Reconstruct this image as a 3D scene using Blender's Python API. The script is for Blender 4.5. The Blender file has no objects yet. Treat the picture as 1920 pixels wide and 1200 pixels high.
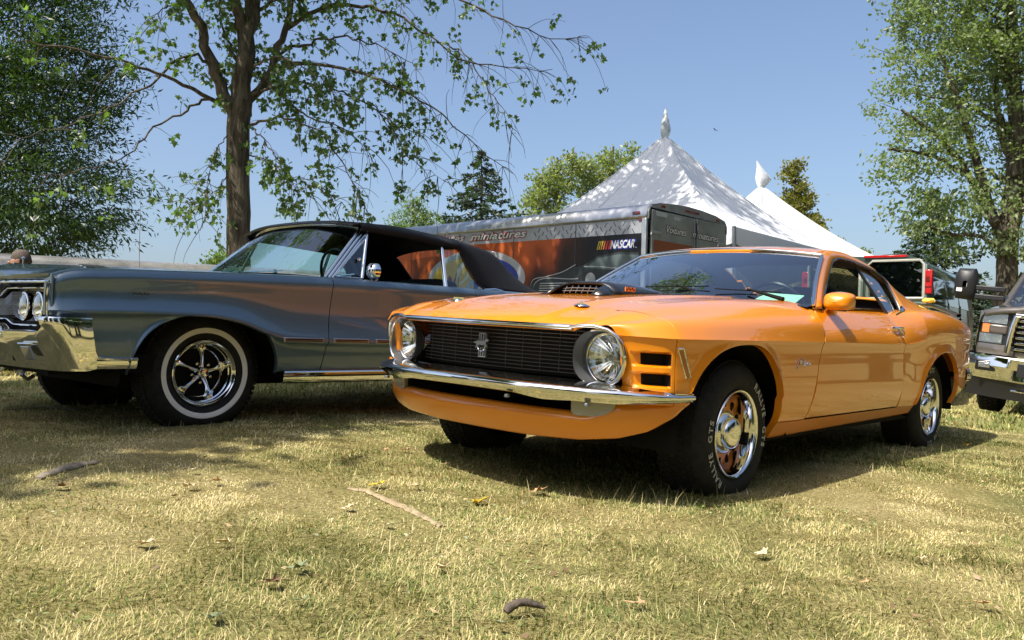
import bpy, bmesh, math, random
import numpy as np
from mathutils import Vector, Matrix

R = math.radians
rng = np.random.default_rng(7)
random.seed(7)
S = bpy.context.scene
COL = S.collection

# ------------------------------------------------------------------ camera, sky, sun, exposure
EYE = 0.665
PITCH = math.atan(62.0 / 1557.0)
cam_data = bpy.data.cameras.new('camera')
cam = bpy.data.objects.new('camera', cam_data)
COL.objects.link(cam)
cam.location = (0, 0, EYE)
cam.rotation_euler = (R(90) + PITCH, 0, 0)
cam_data.sensor_width = 36.0
cam_data.lens = 36.0 * 1557.0 / 1920.0
cam_data.clip_start = 0.05
cam_data.clip_end = 2000
S.camera = cam

SUN_EL = R(58)
SUN_FROM = Vector((-0.747, -0.658, 0)).normalized()      # horizontal direction towards the sun
SUN_DIR = Vector((SUN_FROM.x * math.cos(SUN_EL), SUN_FROM.y * math.cos(SUN_EL), math.sin(SUN_EL)))
world = bpy.data.worlds.new('World')
S.world = world
world.use_nodes = True
wn = world.node_tree
wn.nodes.clear()
sky = wn.nodes.new('ShaderNodeTexSky')
sky.sky_type = 'NISHITA'
sky.sun_disc = False
sky.sun_elevation = SUN_EL
sky.sun_rotation = math.atan2(SUN_FROM.x, SUN_FROM.y)
sky.altitude = 50
sky.air_density = 1.0
sky.dust_density = 3.6
sky.ozone_density = 2.6
bg = wn.nodes.new('ShaderNodeBackground')
bg.inputs['Strength'].default_value = 0.120
out = wn.nodes.new('ShaderNodeOutputWorld')
wn.links.new(sky.outputs['Color'], bg.inputs['Color'])
wn.links.new(bg.outputs[0], out.inputs['Surface'])

sd = bpy.data.lights.new('sun', 'SUN')
sd.energy = 4.5
sd.angle = R(0.53)
sd.color = (1.0, 0.95, 0.86)
sun = bpy.data.objects.new('sun', sd)
COL.objects.link(sun)
sun.rotation_euler = SUN_DIR.to_track_quat('Z', 'Y').to_euler()

S.view_settings.view_transform = 'Standard'
S.view_settings.look = 'None'
S.view_settings.exposure = 0.75
S.view_settings.gamma = 1.0
S.view_settings.use_curve_mapping = False
try:
    S.cycles.max_bounces = 10
    S.cycles.transparent_max_bounces = 24
    S.cycles.transmission_bounces = 8
    S.cycles.sample_clamp_indirect = 6.0
    S.cycles.use_denoising = True
except Exception:
    pass

# ------------------------------------------------------------------ materials
def newmat(name):
    m = bpy.data.materials.new(name)
    m.use_nodes = True
    nt = m.node_tree
    b = nt.nodes['Principled BSDF']
    return m, nt, b

def setin(b, **kw):
    for k, v in kw.items():
        k = k.replace('_', ' ')
        if k in b.inputs:
            b.inputs[k].default_value = v

def noise_node(nt, scale, detail=3.0, rough=0.55, coord='Object', vec=None):
    tc = nt.nodes.new('ShaderNodeTexCoord')
    n = nt.nodes.new('ShaderNodeTexNoise')
    n.inputs['Scale'].default_value = scale
    n.inputs['Detail'].default_value = detail
    n.inputs['Roughness'].default_value = rough
    if vec is not None:
        mp = nt.nodes.new('ShaderNodeMapping')
        mp.inputs['Scale'].default_value = vec
        nt.links.new(tc.outputs[coord], mp.inputs['Vector'])
        nt.links.new(mp.outputs[0], n.inputs['Vector'])
    else:
        nt.links.new(tc.outputs[coord], n.inputs['Vector'])
    return n

def ramp(nt, src, stops):
    r = nt.nodes.new('ShaderNodeValToRGB')
    el = r.color_ramp.elements
    while len(el) < len(stops):
        el.new(0.5)
    for e, (p, c) in zip(el, stops):
        e.position = p
        e.color = (c[0], c[1], c[2], 1) if len(c) == 3 else c
    nt.links.new(src, r.inputs['Fac'])
    return r

def simple(name, col, rough=0.5, metal=0.0, coat=0.0, var=0.0, vscale=8.0, bump=0.0, bscale=60.0, rvar=0.0, spec=0.5):
    m, nt, b = newmat(name)
    setin(b, Base_Color=(*col, 1), Roughness=rough, Metallic=metal, Coat_Weight=coat, Coat_Roughness=0.03, Specular_IOR_Level=spec)
    if var > 0:
        n = noise_node(nt, vscale, 5)
        lo = [max(0, c * (1 - var)) for c in col]
        hi = [min(1, c * (1 + var)) for c in col]
        r = ramp(nt, n.outputs['Fac'], [(0.3, lo), (0.7, hi)])
        nt.links.new(r.outputs[0], b.inputs['Base Color'])
    if rvar > 0:
        n2 = noise_node(nt, 5.0, 6, 0.65)
        mr = nt.nodes.new('ShaderNodeMapRange')
        mr.inputs['From Min'].default_value = 0.3
        mr.inputs['From Max'].default_value = 0.75
        mr.inputs['To Min'].default_value = max(0.01, rough - rvar)
        mr.inputs['To Max'].default_value = rough + rvar
        nt.links.new(n2.outputs['Fac'], mr.inputs['Value'])
        nt.links.new(mr.outputs[0], b.inputs['Roughness'])
    if bump > 0:
        n3 = noise_node(nt, bscale, 4)
        bp = nt.nodes.new('ShaderNodeBump')
        bp.inputs['Strength'].default_value = bump
        bp.inputs['Distance'].default_value = 0.01
        nt.links.new(n3.outputs['Fac'], bp.inputs['Height'])
        nt.links.new(bp.outputs[0], b.inputs['Normal'])
    return m

def paint(name, col, metal=0.0, rough=0.3, flake=0.0, coatr=0.025, wave=0.0):
    m, nt, b = newmat(name)
    setin(b, Base_Color=(*col, 1), Roughness=rough, Metallic=metal, Coat_Weight=1.0, Coat_Roughness=coatr, Coat_IOR=1.5)
    # a film of dust and polish haze in the clear coat
    n = noise_node(nt, 3.0, 6, 0.65)
    mr = nt.nodes.new('ShaderNodeMapRange')
    mr.inputs['From Min'].default_value = 0.35
    mr.inputs['From Max'].default_value = 0.8
    mr.inputs['To Min'].default_value = coatr
    mr.inputs['To Max'].default_value = coatr + 0.05
    nt.links.new(n.outputs['Fac'], mr.inputs['Value'])
    nt.links.new(mr.outputs[0], b.inputs['Coat Roughness'])
    if wave > 0:
        n2 = noise_node(nt, 2.2, 2, 0.4)
        bp = nt.nodes.new('ShaderNodeBump')
        bp.inputs['Strength'].default_value = 1.0
        bp.inputs['Distance'].default_value = wave
        nt.links.new(n2.outputs['Fac'], bp.inputs['Height'])
        nt.links.new(bp.outputs[0], b.inputs['Coat Normal'])
    return m

def glassmat(name, tint, refl=1.3, rough=0.0, frost=None):
    m = bpy.data.materials.new(name)
    m.use_nodes = True
    nt = m.node_tree
    nt.nodes.clear()
    o = nt.nodes.new('ShaderNodeOutputMaterial')
    mix = nt.nodes.new('ShaderNodeMixShader')
    t = nt.nodes.new('ShaderNodeBsdfTransparent')
    t.inputs['Color'].default_value = (*tint, 1)
    g = nt.nodes.new('ShaderNodeBsdfGlossy')
    g.inputs['Roughness'].default_value = rough
    g.inputs['Color'].default_value = (0.95, 0.97, 1, 1)
    lw = nt.nodes.new('ShaderNodeLayerWeight')
    lw.inputs['Blend'].default_value = 0.5
    pw_ = nt.nodes.new('ShaderNodeMath')
    pw_.operation = 'POWER'
    pw_.inputs[1].default_value = 4.2
    nt.links.new(lw.outputs['Facing'], pw_.inputs[0])
    f = nt.nodes.new('ShaderNodeMath')
    f.operation = 'MULTIPLY_ADD'
    f.inputs[1].default_value = 0.92
    f.inputs[2].default_value = 0.075
    nt.links.new(pw_.outputs[0], f.inputs[0])
    mu = nt.nodes.new('ShaderNodeMath')
    mu.operation = 'MULTIPLY'
    mu.use_clamp = True
    mu.inputs[1].default_value = refl
    nt.links.new(f.outputs[0], mu.inputs[0])
    nt.links.new(mu.outputs[0], mix.inputs[0])
    nt.links.new(t.outputs[0], mix.inputs[1])
    nt.links.new(g.outputs[0], mix.inputs[2])
    nt.links.new(mix.outputs[0], o.inputs['Surface'])
    return m

def leafmat(name, lo, hi, trans=0.45, tcol=None):
    m = bpy.data.materials.new(name)
    m.use_nodes = True
    nt = m.node_tree
    b = nt.nodes['Principled BSDF']
    o = nt.nodes['Material Output']
    at = nt.nodes.new('ShaderNodeAttribute')
    at.attribute_name = 'rnd'
    r = ramp(nt, at.outputs['Fac'], [(0.0, lo), (0.7, hi), (1.0, [min(1, c * 1.5) for c in hi])])
    nt.links.new(r.outputs[0], b.inputs['Base Color'])
    setin(b, Roughness=0.42, Specular_IOR_Level=0.5)
    tr = nt.nodes.new('ShaderNodeBsdfTranslucent')
    mul = nt.nodes.new('ShaderNodeMix')
    mul.data_type = 'RGBA'
    mul.blend_type = 'MULTIPLY'
    mul.inputs['Factor'].default_value = 1.0
    nt.links.new(r.outputs[0], mul.inputs[6])
    mul.inputs[7].default_value = (*(tcol or (1.5, 1.9, 0.55)), 1)
    nt.links.new(mul.outputs[2], tr.inputs['Color'])
    mix = nt.nodes.new('ShaderNodeMixShader')
    mix.inputs[0].default_value = trans
    nt.links.new(b.outputs[0], mix.inputs[1])
    nt.links.new(tr.outputs[0], mix.inputs[2])
    nt.links.new(mix.outputs[0], o.inputs['Surface'])
    return m

def barkmat(name, lo, hi, scale=1.0):
    m, nt, b = newmat(name)
    n = noise_node(nt, 14 * scale, 6, 0.65, vec=(1.0, 1.0, 0.16))
    r = ramp(nt, n.outputs['Fac'], [(0.35, lo), (0.62, hi)])
    nt.links.new(r.outputs[0], b.inputs['Base Color'])
    setin(b, Roughness=0.9, Specular_IOR_Level=0.2)
    bp = nt.nodes.new('ShaderNodeBump')
    bp.inputs['Strength'].default_value = 1.0
    bp.inputs['Distance'].default_value = 0.03
    nt.links.new(n.outputs['Fac'], bp.inputs['Height'])
    nt.links.new(bp.outputs[0], b.inputs['Normal'])
    return m

ORANGE = paint('orange_paint', (0.75, 0.238, 0.003), 0.0, 0.35, coatr=0.012, wave=0.0012)
BLUE = paint('steel_blue_paint', (0.105, 0.165, 0.215), 0.60, 0.42, coatr=0.03, wave=0.0010)
TRUCKP = paint('brown_grey_paint', (0.15, 0.13, 0.112), 0.6, 0.36)
VANP = paint('dark_green_paint', (0.075, 0.105, 0.085), 0.55, 0.36)
CHROME = simple('chrome', (0.80, 0.80, 0.79), 0.045, 1.0, rvar=0.03)
SATIN = simple('satin_metal', (0.30, 0.31, 0.32), 0.38, 0.9, rvar=0.08)
ALU = simple('brushed_aluminium', (0.50, 0.51, 0.52), 0.36, 0.85, var=0.12, vscale=6, rvar=0.1)
RUBBER = simple('tyre_rubber', (0.018, 0.018, 0.017), 0.78, 0, var=0.3, vscale=30, bump=0.25, bscale=90, spec=0.25)
BLACKP = simple('satin_black', (0.012, 0.012, 0.014), 0.28, 0, coat=0.3, rvar=0.08)
BLACK = simple('matt_black', (0.008, 0.008, 0.008), 0.85, spec=0.15)
VINYL = simple('black_vinyl', (0.010, 0.010, 0.011), 0.5, 0, bump=0.2, bscale=300)
CLOTHTOP = simple('black_canvas', (0.008, 0.0085, 0.011), 0.72, 0, var=0.2, vscale=5, bump=0.35, bscale=420, spec=0.3)
PLASTIC = simple('grey_black_plastic', (0.016, 0.016, 0.017), 0.45, 0, bump=0.1, bscale=400)
WHITEW = simple('whitewall_rubber', (0.78, 0.77, 0.72), 0.55, 0, var=0.05)
LETTER = simple('raised_letter_white', (0.50, 0.49, 0.44), 0.6, 0, var=0.15, vscale=60)
SCREEN = glassmat('windscreen_glass', (0.74, 0.84, 0.82), 1.9)
TEALGLASS = glassmat('teal_tinted_glass', (0.55, 0.80, 0.78), 1.5)
SIDEGLASS = glassmat('side_glass', (0.80, 0.88, 0.86), 1.1)
DARKGLASS = glassmat('dark_tinted_glass', (0.10, 0.12, 0.12), 2.2)
LENS = glassmat('lamp_lens', (0.86, 0.88, 0.84), 2.2)
REDLENS = simple('red_lens', (0.45, 0.008, 0.010), 0.15, 0, coat=1.0)
DARKRED = simple('dark_red_lens', (0.12, 0.008, 0.008), 0.25, 0, coat=0.6)
AMBER = simple('amber_lens', (0.75, 0.20, 0.03), 0.2, 0, coat=1.0)
MINT = simple('mint_green_paper', (0.42, 0.86, 0.62), 0.7)
WHITEPL = simple('white_plastic', (0.75, 0.75, 0.72), 0.5)
YELLOWC = simple('yellow_cloth', (0.62, 0.55, 0.08), 0.8, bump=0.5, bscale=30)
MAROON = simple('bronze_paint', (0.045, 0.020, 0.014), 0.25, 0.2, coat=1.0)
ORANGEW = simple('wheel_orange', (0.70, 0.22, 0.010), 0.4, 0, coat=0.3)

# ------------------------------------------------------------------ mesh helpers
class MB:
    """collects vertices and faces, then links them as one mesh object"""
    def __init__(self):
        self.v = []
        self.f = []
        self.mi = []
    def add(self, vs, fs, mi=0):
        o = len(self.v)
        self.v += [tuple(float(c) for c in p) for p in vs]
        self.f += [tuple(o + i for i in f) for f in fs]
        self.mi += [mi] * len(fs)
        return o
    def grid(self, P, mi=0, flip=False, cu=False, cv=False):
        P = np.asarray(P, float)
        n, m = P.shape[:2]
        fs = []
        for i in range(n if cu else n - 1):
            for j in range(m if cv else m - 1):
                a, b_, c, d = i * m + j, i * m + (j + 1) % m, ((i + 1) % n) * m + (j + 1) % m, ((i + 1) % n) * m + j
                fs.append((a, d, c, b_) if flip else (a, b_, c, d))
        self.add(P.reshape(-1, 3), fs, mi)
        return self
    def box(self, c, s, rot=None, mi=0):
        c = np.array(c, float)
        h = np.array(s, float) / 2
        vs = [np.array([x, y, z]) * h for x in (-1, 1) for y in (-1, 1) for z in (-1, 1)]
        if rot is not None:
            M = np.array(rot.to_3x3() if hasattr(rot, 'to_3x3') else rot)
            vs = [M @ p for p in vs]
        self.add([p + c for p in vs], [(0, 1, 3, 2), (4, 6, 7, 5), (0, 4, 5, 1), (2, 3, 7, 6), (0, 2, 6, 4), (1, 5, 7, 3)], mi)
        return self
    def tube(self, pts, r, seg=8, cap=True, mi=0, sq=1.0, up=(0, 0, 1)):
        pts = np.asarray(pts, float)
        n = len(pts)
        r = np.full(n, r) if np.isscalar(r) else np.asarray(r, float)
        T = np.gradient(pts, axis=0)
        T /= np.linalg.norm(T, axis=1)[:, None] + 1e-12
        u = np.array(up, float)
        if abs(T[0] @ u) > 0.9:
            u = np.array([1.0, 0.3, 0])
        rings = []
        a = np.cross(T[0], u)
        a /= np.linalg.norm(a)
        for i in range(n):
            a = a - T[i] * (a @ T[i])
            a /= np.linalg.norm(a) + 1e-12
            b_ = np.cross(T[i], a)
            ang = np.linspace(0, 2 * np.pi, seg, endpoint=False)
            rings.append(pts[i] + r[i] * (np.outer(np.cos(ang), a) + sq * np.outer(np.sin(ang), b_)))
        o = len(self.v)
        self.grid(rings, mi, cv=True)
        if cap:
            self.f.append(tuple(o + k for k in range(seg)))
            self.f.append(tuple(o + (n - 1) * seg + k for k in reversed(range(seg))))
            self.mi += [mi, mi]
        return self
    def lathe(self, prof, c=(0, 0, 0), axis='y', seg=48, mi=0, cap=False, arc=None):
        """prof: list of (radius, along)"""
        ang = np.linspace(0, 2 * np.pi, seg, endpoint=False)
        rows = []
        for r_, a_ in prof:
            ca, sa = r_ * np.cos(ang), r_ * np.sin(ang)
            al = np.full(seg, a_)
            if axis == 'y':
                q = np.stack([ca, al, sa], 1)
            elif axis == 'x':
                q = np.stack([al, ca, sa], 1)
            else:
                q = np.stack([ca, sa, al], 1)
            rows.append(q + np.array(c))
        o = len(self.v)
        self.grid(rows, mi, cv=True)
        if cap:
            n = len(prof)
            self.f.append(tuple(o + k for k in range(seg)))
            self.f.append(tuple(o + (n - 1) * seg + k for k in reversed(range(seg))))
            self.mi += [mi, mi]
        return self
    def poly(self, outline, n=(0, 0, 1), th=0.0, mi=0):
        """flat polygon in 3D, with thickness along n"""
        o = np.asarray(outline, float)
        k = len(o)
        if th == 0:
            self.add(o, [tuple(range(k))], mi)
        else:
            n = np.array(n, float) * th
            fs = [tuple(range(k)), tuple(reversed(range(k, 2 * k)))]
            fs += [(i, i + k, (i + 1) % k + k, (i + 1) % k) for i in range(k)]
            self.add(np.vstack([o, o + n]), fs, mi)
        return self
    def xform(self, M):
        M = np.array(M)
        v = np.array(self.v)
        v = v @ M[:3, :3].T + M[:3, 3]
        self.v = [tuple(p) for p in v]
        return self
    def build(self, name, mats, parent=None, smooth=35, flange=None, bevel=0, solid=0, weld=0, matrix=None, normals=False):
        me = bpy.data.meshes.new(name)
        me.from_pydata(self.v, [], self.f)
        mats = mats if isinstance(mats, (list, tuple)) else [mats]
        for m in mats:
            me.materials.append(m)
        if len(mats) > 1:
            me.polygons.foreach_set('material_index', self.mi)
        if weld or flange is not None or normals:
            bm = bmesh.new()
            bm.from_mesh(me)
            if weld:
                bmesh.ops.remove_doubles(bm, verts=bm.verts, dist=weld)
            if normals:
                bmesh.ops.recalc_face_normals(bm, faces=bm.faces)
            if flange is not None:
                be = [e for e in bm.edges if e.is_boundary]
                r_ = bmesh.ops.extrude_edge_only(bm, edges=be)
                fv = Vector(flange)
                for g in r_['geom']:
                    if isinstance(g, bmesh.types.BMVert):
                        g.co += fv
            bm.to_mesh(me)
            bm.free()
        me.update()
        if smooth:
            me.shade_smooth()
            me.set_sharp_from_angle(angle=R(smooth))
        ob = bpy.data.objects.new(name, me)
        COL.objects.link(ob)
        if parent is not None:
            ob.parent = parent
        if matrix is not None:
            ob.matrix_world = matrix
        if solid:
            md = ob.modifiers.new('thickness', 'SOLIDIFY')
            md.thickness = solid
            md.offset = -1 if solid > 0 else 1
            md.thickness = abs(solid)
            if len(mats) > 1:
                md.material_offset = 1
        if bevel:
            md = ob.modifiers.new('edges', 'BEVEL')
            md.width = bevel
            md.segments = 2
            md.limit_method = 'ANGLE'
            md.angle_limit = R(40)
        return ob

def tag(o, label=None, cat=None, group=None, kind=None):
    if label:
        o['label'] = label
    if cat:
        o['category'] = cat
    if group:
        o['group'] = group
    if kind:
        o['kind'] = kind
    return o

def empty(name, M=None, loc=None):
    o = bpy.data.objects.new(name, None)
    COL.objects.link(o)
    o.empty_display_size = 0.2
    if M is not None:
        o.matrix_world = M
    elif loc is not None:
        o.location = loc
    return o

def hermite(xs, ys, x):
    xs = np.asarray(xs, float)
    ys = np.asarray(ys, float)
    x = np.clip(x, xs[0], xs[-1])
    if ys.ndim == 1:
        ys = ys[:, None]
        one = True
    else:
        one = False
    d = np.zeros_like(ys)
    h = np.diff(xs)
    s = np.diff(ys, axis=0) / h[:, None]
    d[1:-1] = (s[:-1] * h[1:, None] + s[1:] * h[:-1, None]) / (h[:-1] + h[1:])[:, None]
    d[0], d[-1] = s[0], s[-1]
    i = np.clip(np.searchsorted(xs, x, side='right') - 1, 0, len(xs) - 2)
    t = ((x - xs[i]) / h[i])
    if np.ndim(t) == 0:
        t = np.array(t)
    tt = t[..., None]
    hh = h[i][..., None]
    r = (2 * tt**3 - 3 * tt**2 + 1) * ys[i] + (tt**3 - 2 * tt**2 + tt) * hh * d[i] + (-2 * tt**3 + 3 * tt**2) * ys[i + 1] + (tt**3 - tt**2) * hh * d[i + 1]
    return r[..., 0] if one else r

def curve(pts, n):
    """smooth curve through pts, resampled to n points by chord length"""
    p = np.asarray(pts, float)
    s = np.r_[0, np.cumsum(np.linalg.norm(np.diff(p, axis=0), axis=1))]
    return hermite(s, p, np.linspace(0, s[-1], n))

def carM(o, yaw, rx, ry):
    """car frame: x forward, y to the car's left, z up"""
    b = Vector((math.sin(yaw), math.cos(yaw), math.tan(rx))).normalized()
    n = Vector((math.cos(yaw), -math.sin(yaw), -math.tan(ry)))
    n = (n - b * n.dot(b)).normalized()
    k = n.cross(b)
    if k.z < 0:
        k = -k
    f = -b
    return Matrix(((f.x, n.x, k.x, o[0]), (f.y, n.y, k.y, o[1]), (f.z, n.z, k.z, o[2]), (0, 0, 0, 1)))

_txt = {}
def text_mesh(s, size=1.0, shear=0.0, offset=0.0, spacing=1.0):
    key = (s, size, shear, offset, spacing)
    if key in _txt:
        return _txt[key]
    cu = bpy.data.curves.new('lettering', 'FONT')
    cu.body = s
    cu.size = size
    cu.shear = shear
    cu.offset = offset
    cu.space_character = spacing
    cu.resolution_u = 3
    ob = bpy.data.objects.new('lettering', cu)
    COL.objects.link(ob)
    dg = bpy.context.evaluated_depsgraph_get()
    me = bpy.data.meshes.new_from_object(ob.evaluated_get(dg))
    vs = np.array([v.co[:] for v in me.vertices]) if len(me.vertices) else np.zeros((0, 3))
    fs = [tuple(p.vertices) for p in me.polygons]
    bpy.data.objects.remove(ob)
    bpy.data.curves.remove(cu)
    bpy.data.meshes.remove(me)
    _txt[key] = (vs, fs)
    return _txt[key]

def add_text(mb, s, size, origin, ex, ey, lift=(0, 0, 0), shear=0, offset=0, spacing=1.0, mi=0, width=None):
    vs, fs = text_mesh(s, size, shear, offset, spacing)
    if not len(vs):
        return
    ex, ey = np.array(ex, float), np.array(ey, float)
    x = vs[:, 0].copy()
    if width is not None:
        x = (x - x.min()) / (x.max() - x.min()) * width
    mb.add(np.array(origin) + np.outer(x, ex) + np.outer(vs[:, 1], ey) + np.array(lift), fs, mi)

# ------------------------------------------------------------------ where the cars stand, and the ground under them
MU = carM((0.373, 4.279, 0.040), 0.748, -0.003, 0.070)
PO = carM((-2.366, 5.285, 0.240), 0.725, -0.004, 0.041)
_c = []
for M_, us, hv in ((MU, (0, -2.743), 0.72), (PO, (0, -3.07), 0.76)):
    for ux in us:
        for sv in (1, -1):
            q = M_ @ Vector((ux, sv * hv, 0))
            _c.append((q.x, q.y, q.z + .055))
_c = np.array(_c)
_A = np.c_[_c[:, 0], _c[:, 1], np.ones(len(_c))]
_pl, *_ = np.linalg.lstsq(_A, _c[:, 2], rcond=None)
_K = np.exp(-((_c[:, None, :2] - _c[None, :, :2])**2).sum(-1) / (2 * 0.9**2)) + np.eye(len(_c)) * 0.02

def _base(x, y):
    q = _pl[0] * x + _pl[1] * y + _pl[2]
    q = 0.48 * np.tanh(q / 0.48)
    q = q - 0.30 * np.exp(-(((x - 7.2)**2 + (y - 12.0)**2) / (2 * 1.9**2)))
    return q
_w = np.linalg.solve(_K, _c[:, 2] - _base(_c[:, 0], _c[:, 1]))

def ground_z(x, y):
    x = np.asarray(x, float)
    y = np.asarray(y, float)
    q = _base(x, y)
    for (cx_, cy_, _), w_ in zip(_c, _w):
        q = q + w_ * np.exp(-((x - cx_)**2 + (y - cy_)**2) / (2 * 0.9**2))
    q = q + 0.012 * np.sin(x * 2.1 + 0.7 * y) * np.sin(y * 1.7 - 0.5) + 0.006 * np.sin(5.3 * x + 1) * np.sin(4.7 * y)
    return q

def at(px, py, d):
    """a point seen at that spot of a 1920 x 1200 view, d metres out"""
    a = (px - 960.0) / 1557.0
    t = -(py - 600.0) / 1557.0
    c, s = math.cos(PITCH), math.sin(PITCH)
    dy = c - s * t
    dz = s + c * t
    return np.array([a * d / dy, d, EYE + dz / dy * d])

def on_ground(px, py):
    lo, hi = 0.8, 30.0
    for d in np.linspace(0.8, 30, 400):
        p = at(px, py, d)
        if p[2] < float(ground_z(p[0], p[1])):
            hi = d
            break
        lo = d
    for _ in range(20):
        m = (lo + hi) / 2
        p = at(px, py, m)
        if p[2] < float(ground_z(p[0], p[1])):
            hi = m
        else:
            lo = m
    p = at(px, py, lo)
    p[2] = float(ground_z(p[0], p[1]))
    return p

# ------------------------------------------------------------------ ground
def make_ground():
    m, nt, b = newmat('dry_lawn_soil')
    n1 = noise_node(nt, 0.9, 6, 0.6)
    n2 = noise_node(nt, 55, 5, 0.7)
    r1 = ramp(nt, n1.outputs['Fac'], [(0.32, (0.16, 0.165, 0.055)), (0.52, (0.31, 0.265, 0.105)), (0.72, (0.43, 0.35, 0.17))])
    r2 = ramp(nt, n2.outputs['Fac'], [(0.3, (0.35, 0.35, 0.35)), (0.75, (1.25, 1.25, 1.25))])
    mx = nt.nodes.new('ShaderNodeMix')
    mx.data_type = 'RGBA'
    mx.blend_type = 'MULTIPLY'
    mx.inputs['Factor'].default_value = 1
    nt.links.new(r1.outputs[0], mx.inputs[6])
    nt.links.new(r2.outputs[0], mx.inputs[7])
    nt.links.new(mx.outputs[2], b.inputs['Base Color'])
    setin(b, Roughness=0.95, Specular_IOR_Level=0.1)
    bp = nt.nodes.new('ShaderNodeBump')
    bp.inputs['Strength'].default_value = 0.8
    bp.inputs['Distance'].default_value = 0.02
    nt.links.new(n2.outputs['Fac'], bp.inputs['Height'])
    nt.links.new(bp.outputs[0], b.inputs['Normal'])
    ax = np.r_[-900, -300, -120, -60, -35, np.linspace(-22, 22, 120), 35, 60, 120, 300, 900]
    ay = np.r_[-900, -300, -100, -40, -20, -10, np.linspace(-4, 26, 110), 34, 50, 80, 150, 300, 900]
    X, Y = np.meshgrid(ax, ay, indexing='ij')
    g = MB().grid(np.stack([X, Y, ground_z(X, Y)], -1)).build('ground', m, smooth=80)
    tag(g, kind='structure')
make_ground()

# ------------------------------------------------------------------ the orange fastback
def U(p):
    """(back, side, up) -> car frame (forward, left, up)"""
    p = np.asarray(p, float).copy()
    p[..., 0] *= -1
    return p

def SD(p, s):
    p = U(p)
    p[..., 1] *= s
    return p

def sup(t, p):
    return np.maximum(0, 1 - np.abs(t)**p)**(1 / p)

mus = empty('orange_car', MU)
tag(mus, 'glossy orange fastback coupe with black hood scoop and chrome bumper, parked front-left on the grass', 'car')

KF = np.array([  # G (u,v,z), C, E
    [-.800, .520, .768, -.775, .600, .773, -.745, .690, .742],
    [-.765, .545, .785, -.735, .645, .786, -.722, .755, .742],
    [-.700, .565, .810, -.670, .695, .801, -.675, .815, .741],
    [-.610, .585, .837, -.590, .733, .820, -.610, .862, .740],
    [-.450, .605, .866, -.430, .757, .838, -.450, .888, .741],
    [-.100, .620, .903, -.100, .770, .868, -.100, .900, .744],
    [.350, .640, .935, .350, .782, .897, .350, .903, .746],
    [.760, .665, .952, .790, .797, .912, .726, .905, .748]])
KS = np.array([0, .09, .18, .27, .42, .66, .9, 1.1])
OFFZ = ([.20, .26, .32, .38, .45, .55, .65, .735, .75], [-.13, -.095, -.060, -.028, -.012, -.006, -.010, -.005, 0])

def front_station(s):
    k = hermite(KS, KF, s)
    G, C, E = k[0:3], k[3:6], k[6:9]
    M_ = (C + E) / 2 + np.array([0, .020, .018])
    row = curve([G, (G + C) / 2 + np.array([0, 0, .006]), C, M_, E], 20)
    return row, E

def off_in(z):
    return hermite(*OFFZ, z)

def plan_dir(s):
    a = hermite(KS, KF, max(s - .01, 0))[6:8]
    b_ = hermite(KS, KF, min(s + .01, 1.1))[6:8]
    t = b_ - a
    t /= np.linalg.norm(t)
    return np.array([t[1] * -1, t[0]])     # outward normal in plan (u, v)

def arch_f(u):
    t = (u + .05)
    t = t / .50 if t < 0 else t / .37
    if abs(t) >= 1:
        return None
    return .29 + .435 * float(sup(t, 2.4))

def arch_r(u):
    t = (u - 2.72)
    t = t / .47 if t < 0 else t / .36
    if abs(t) >= 1:
        return None
    return .34 + .365 * float(sup(t, 2.1))

def side_row(E, nrm, z0, zl, n=26, lean=0.0, flare=None):
    zs = np.linspace(z0, zl, n)
    o = off_in(zs)
    if flare is not None:
        o = o + flare * np.exp(-((zs - zl) / .035)**2)
    P = np.zeros((n, 3))
    P[:, 0] = E[0] + nrm[0] * o + lean * (z0 - zs)
    P[:, 1] = E[1] + nrm[1] * o
    P[:, 2] = zs
    return P

def dgap(z):       # door front edge
    return float(np.interp(z, [.30, .374, .745, .915], [.60, .615, .728, .815]))

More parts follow.
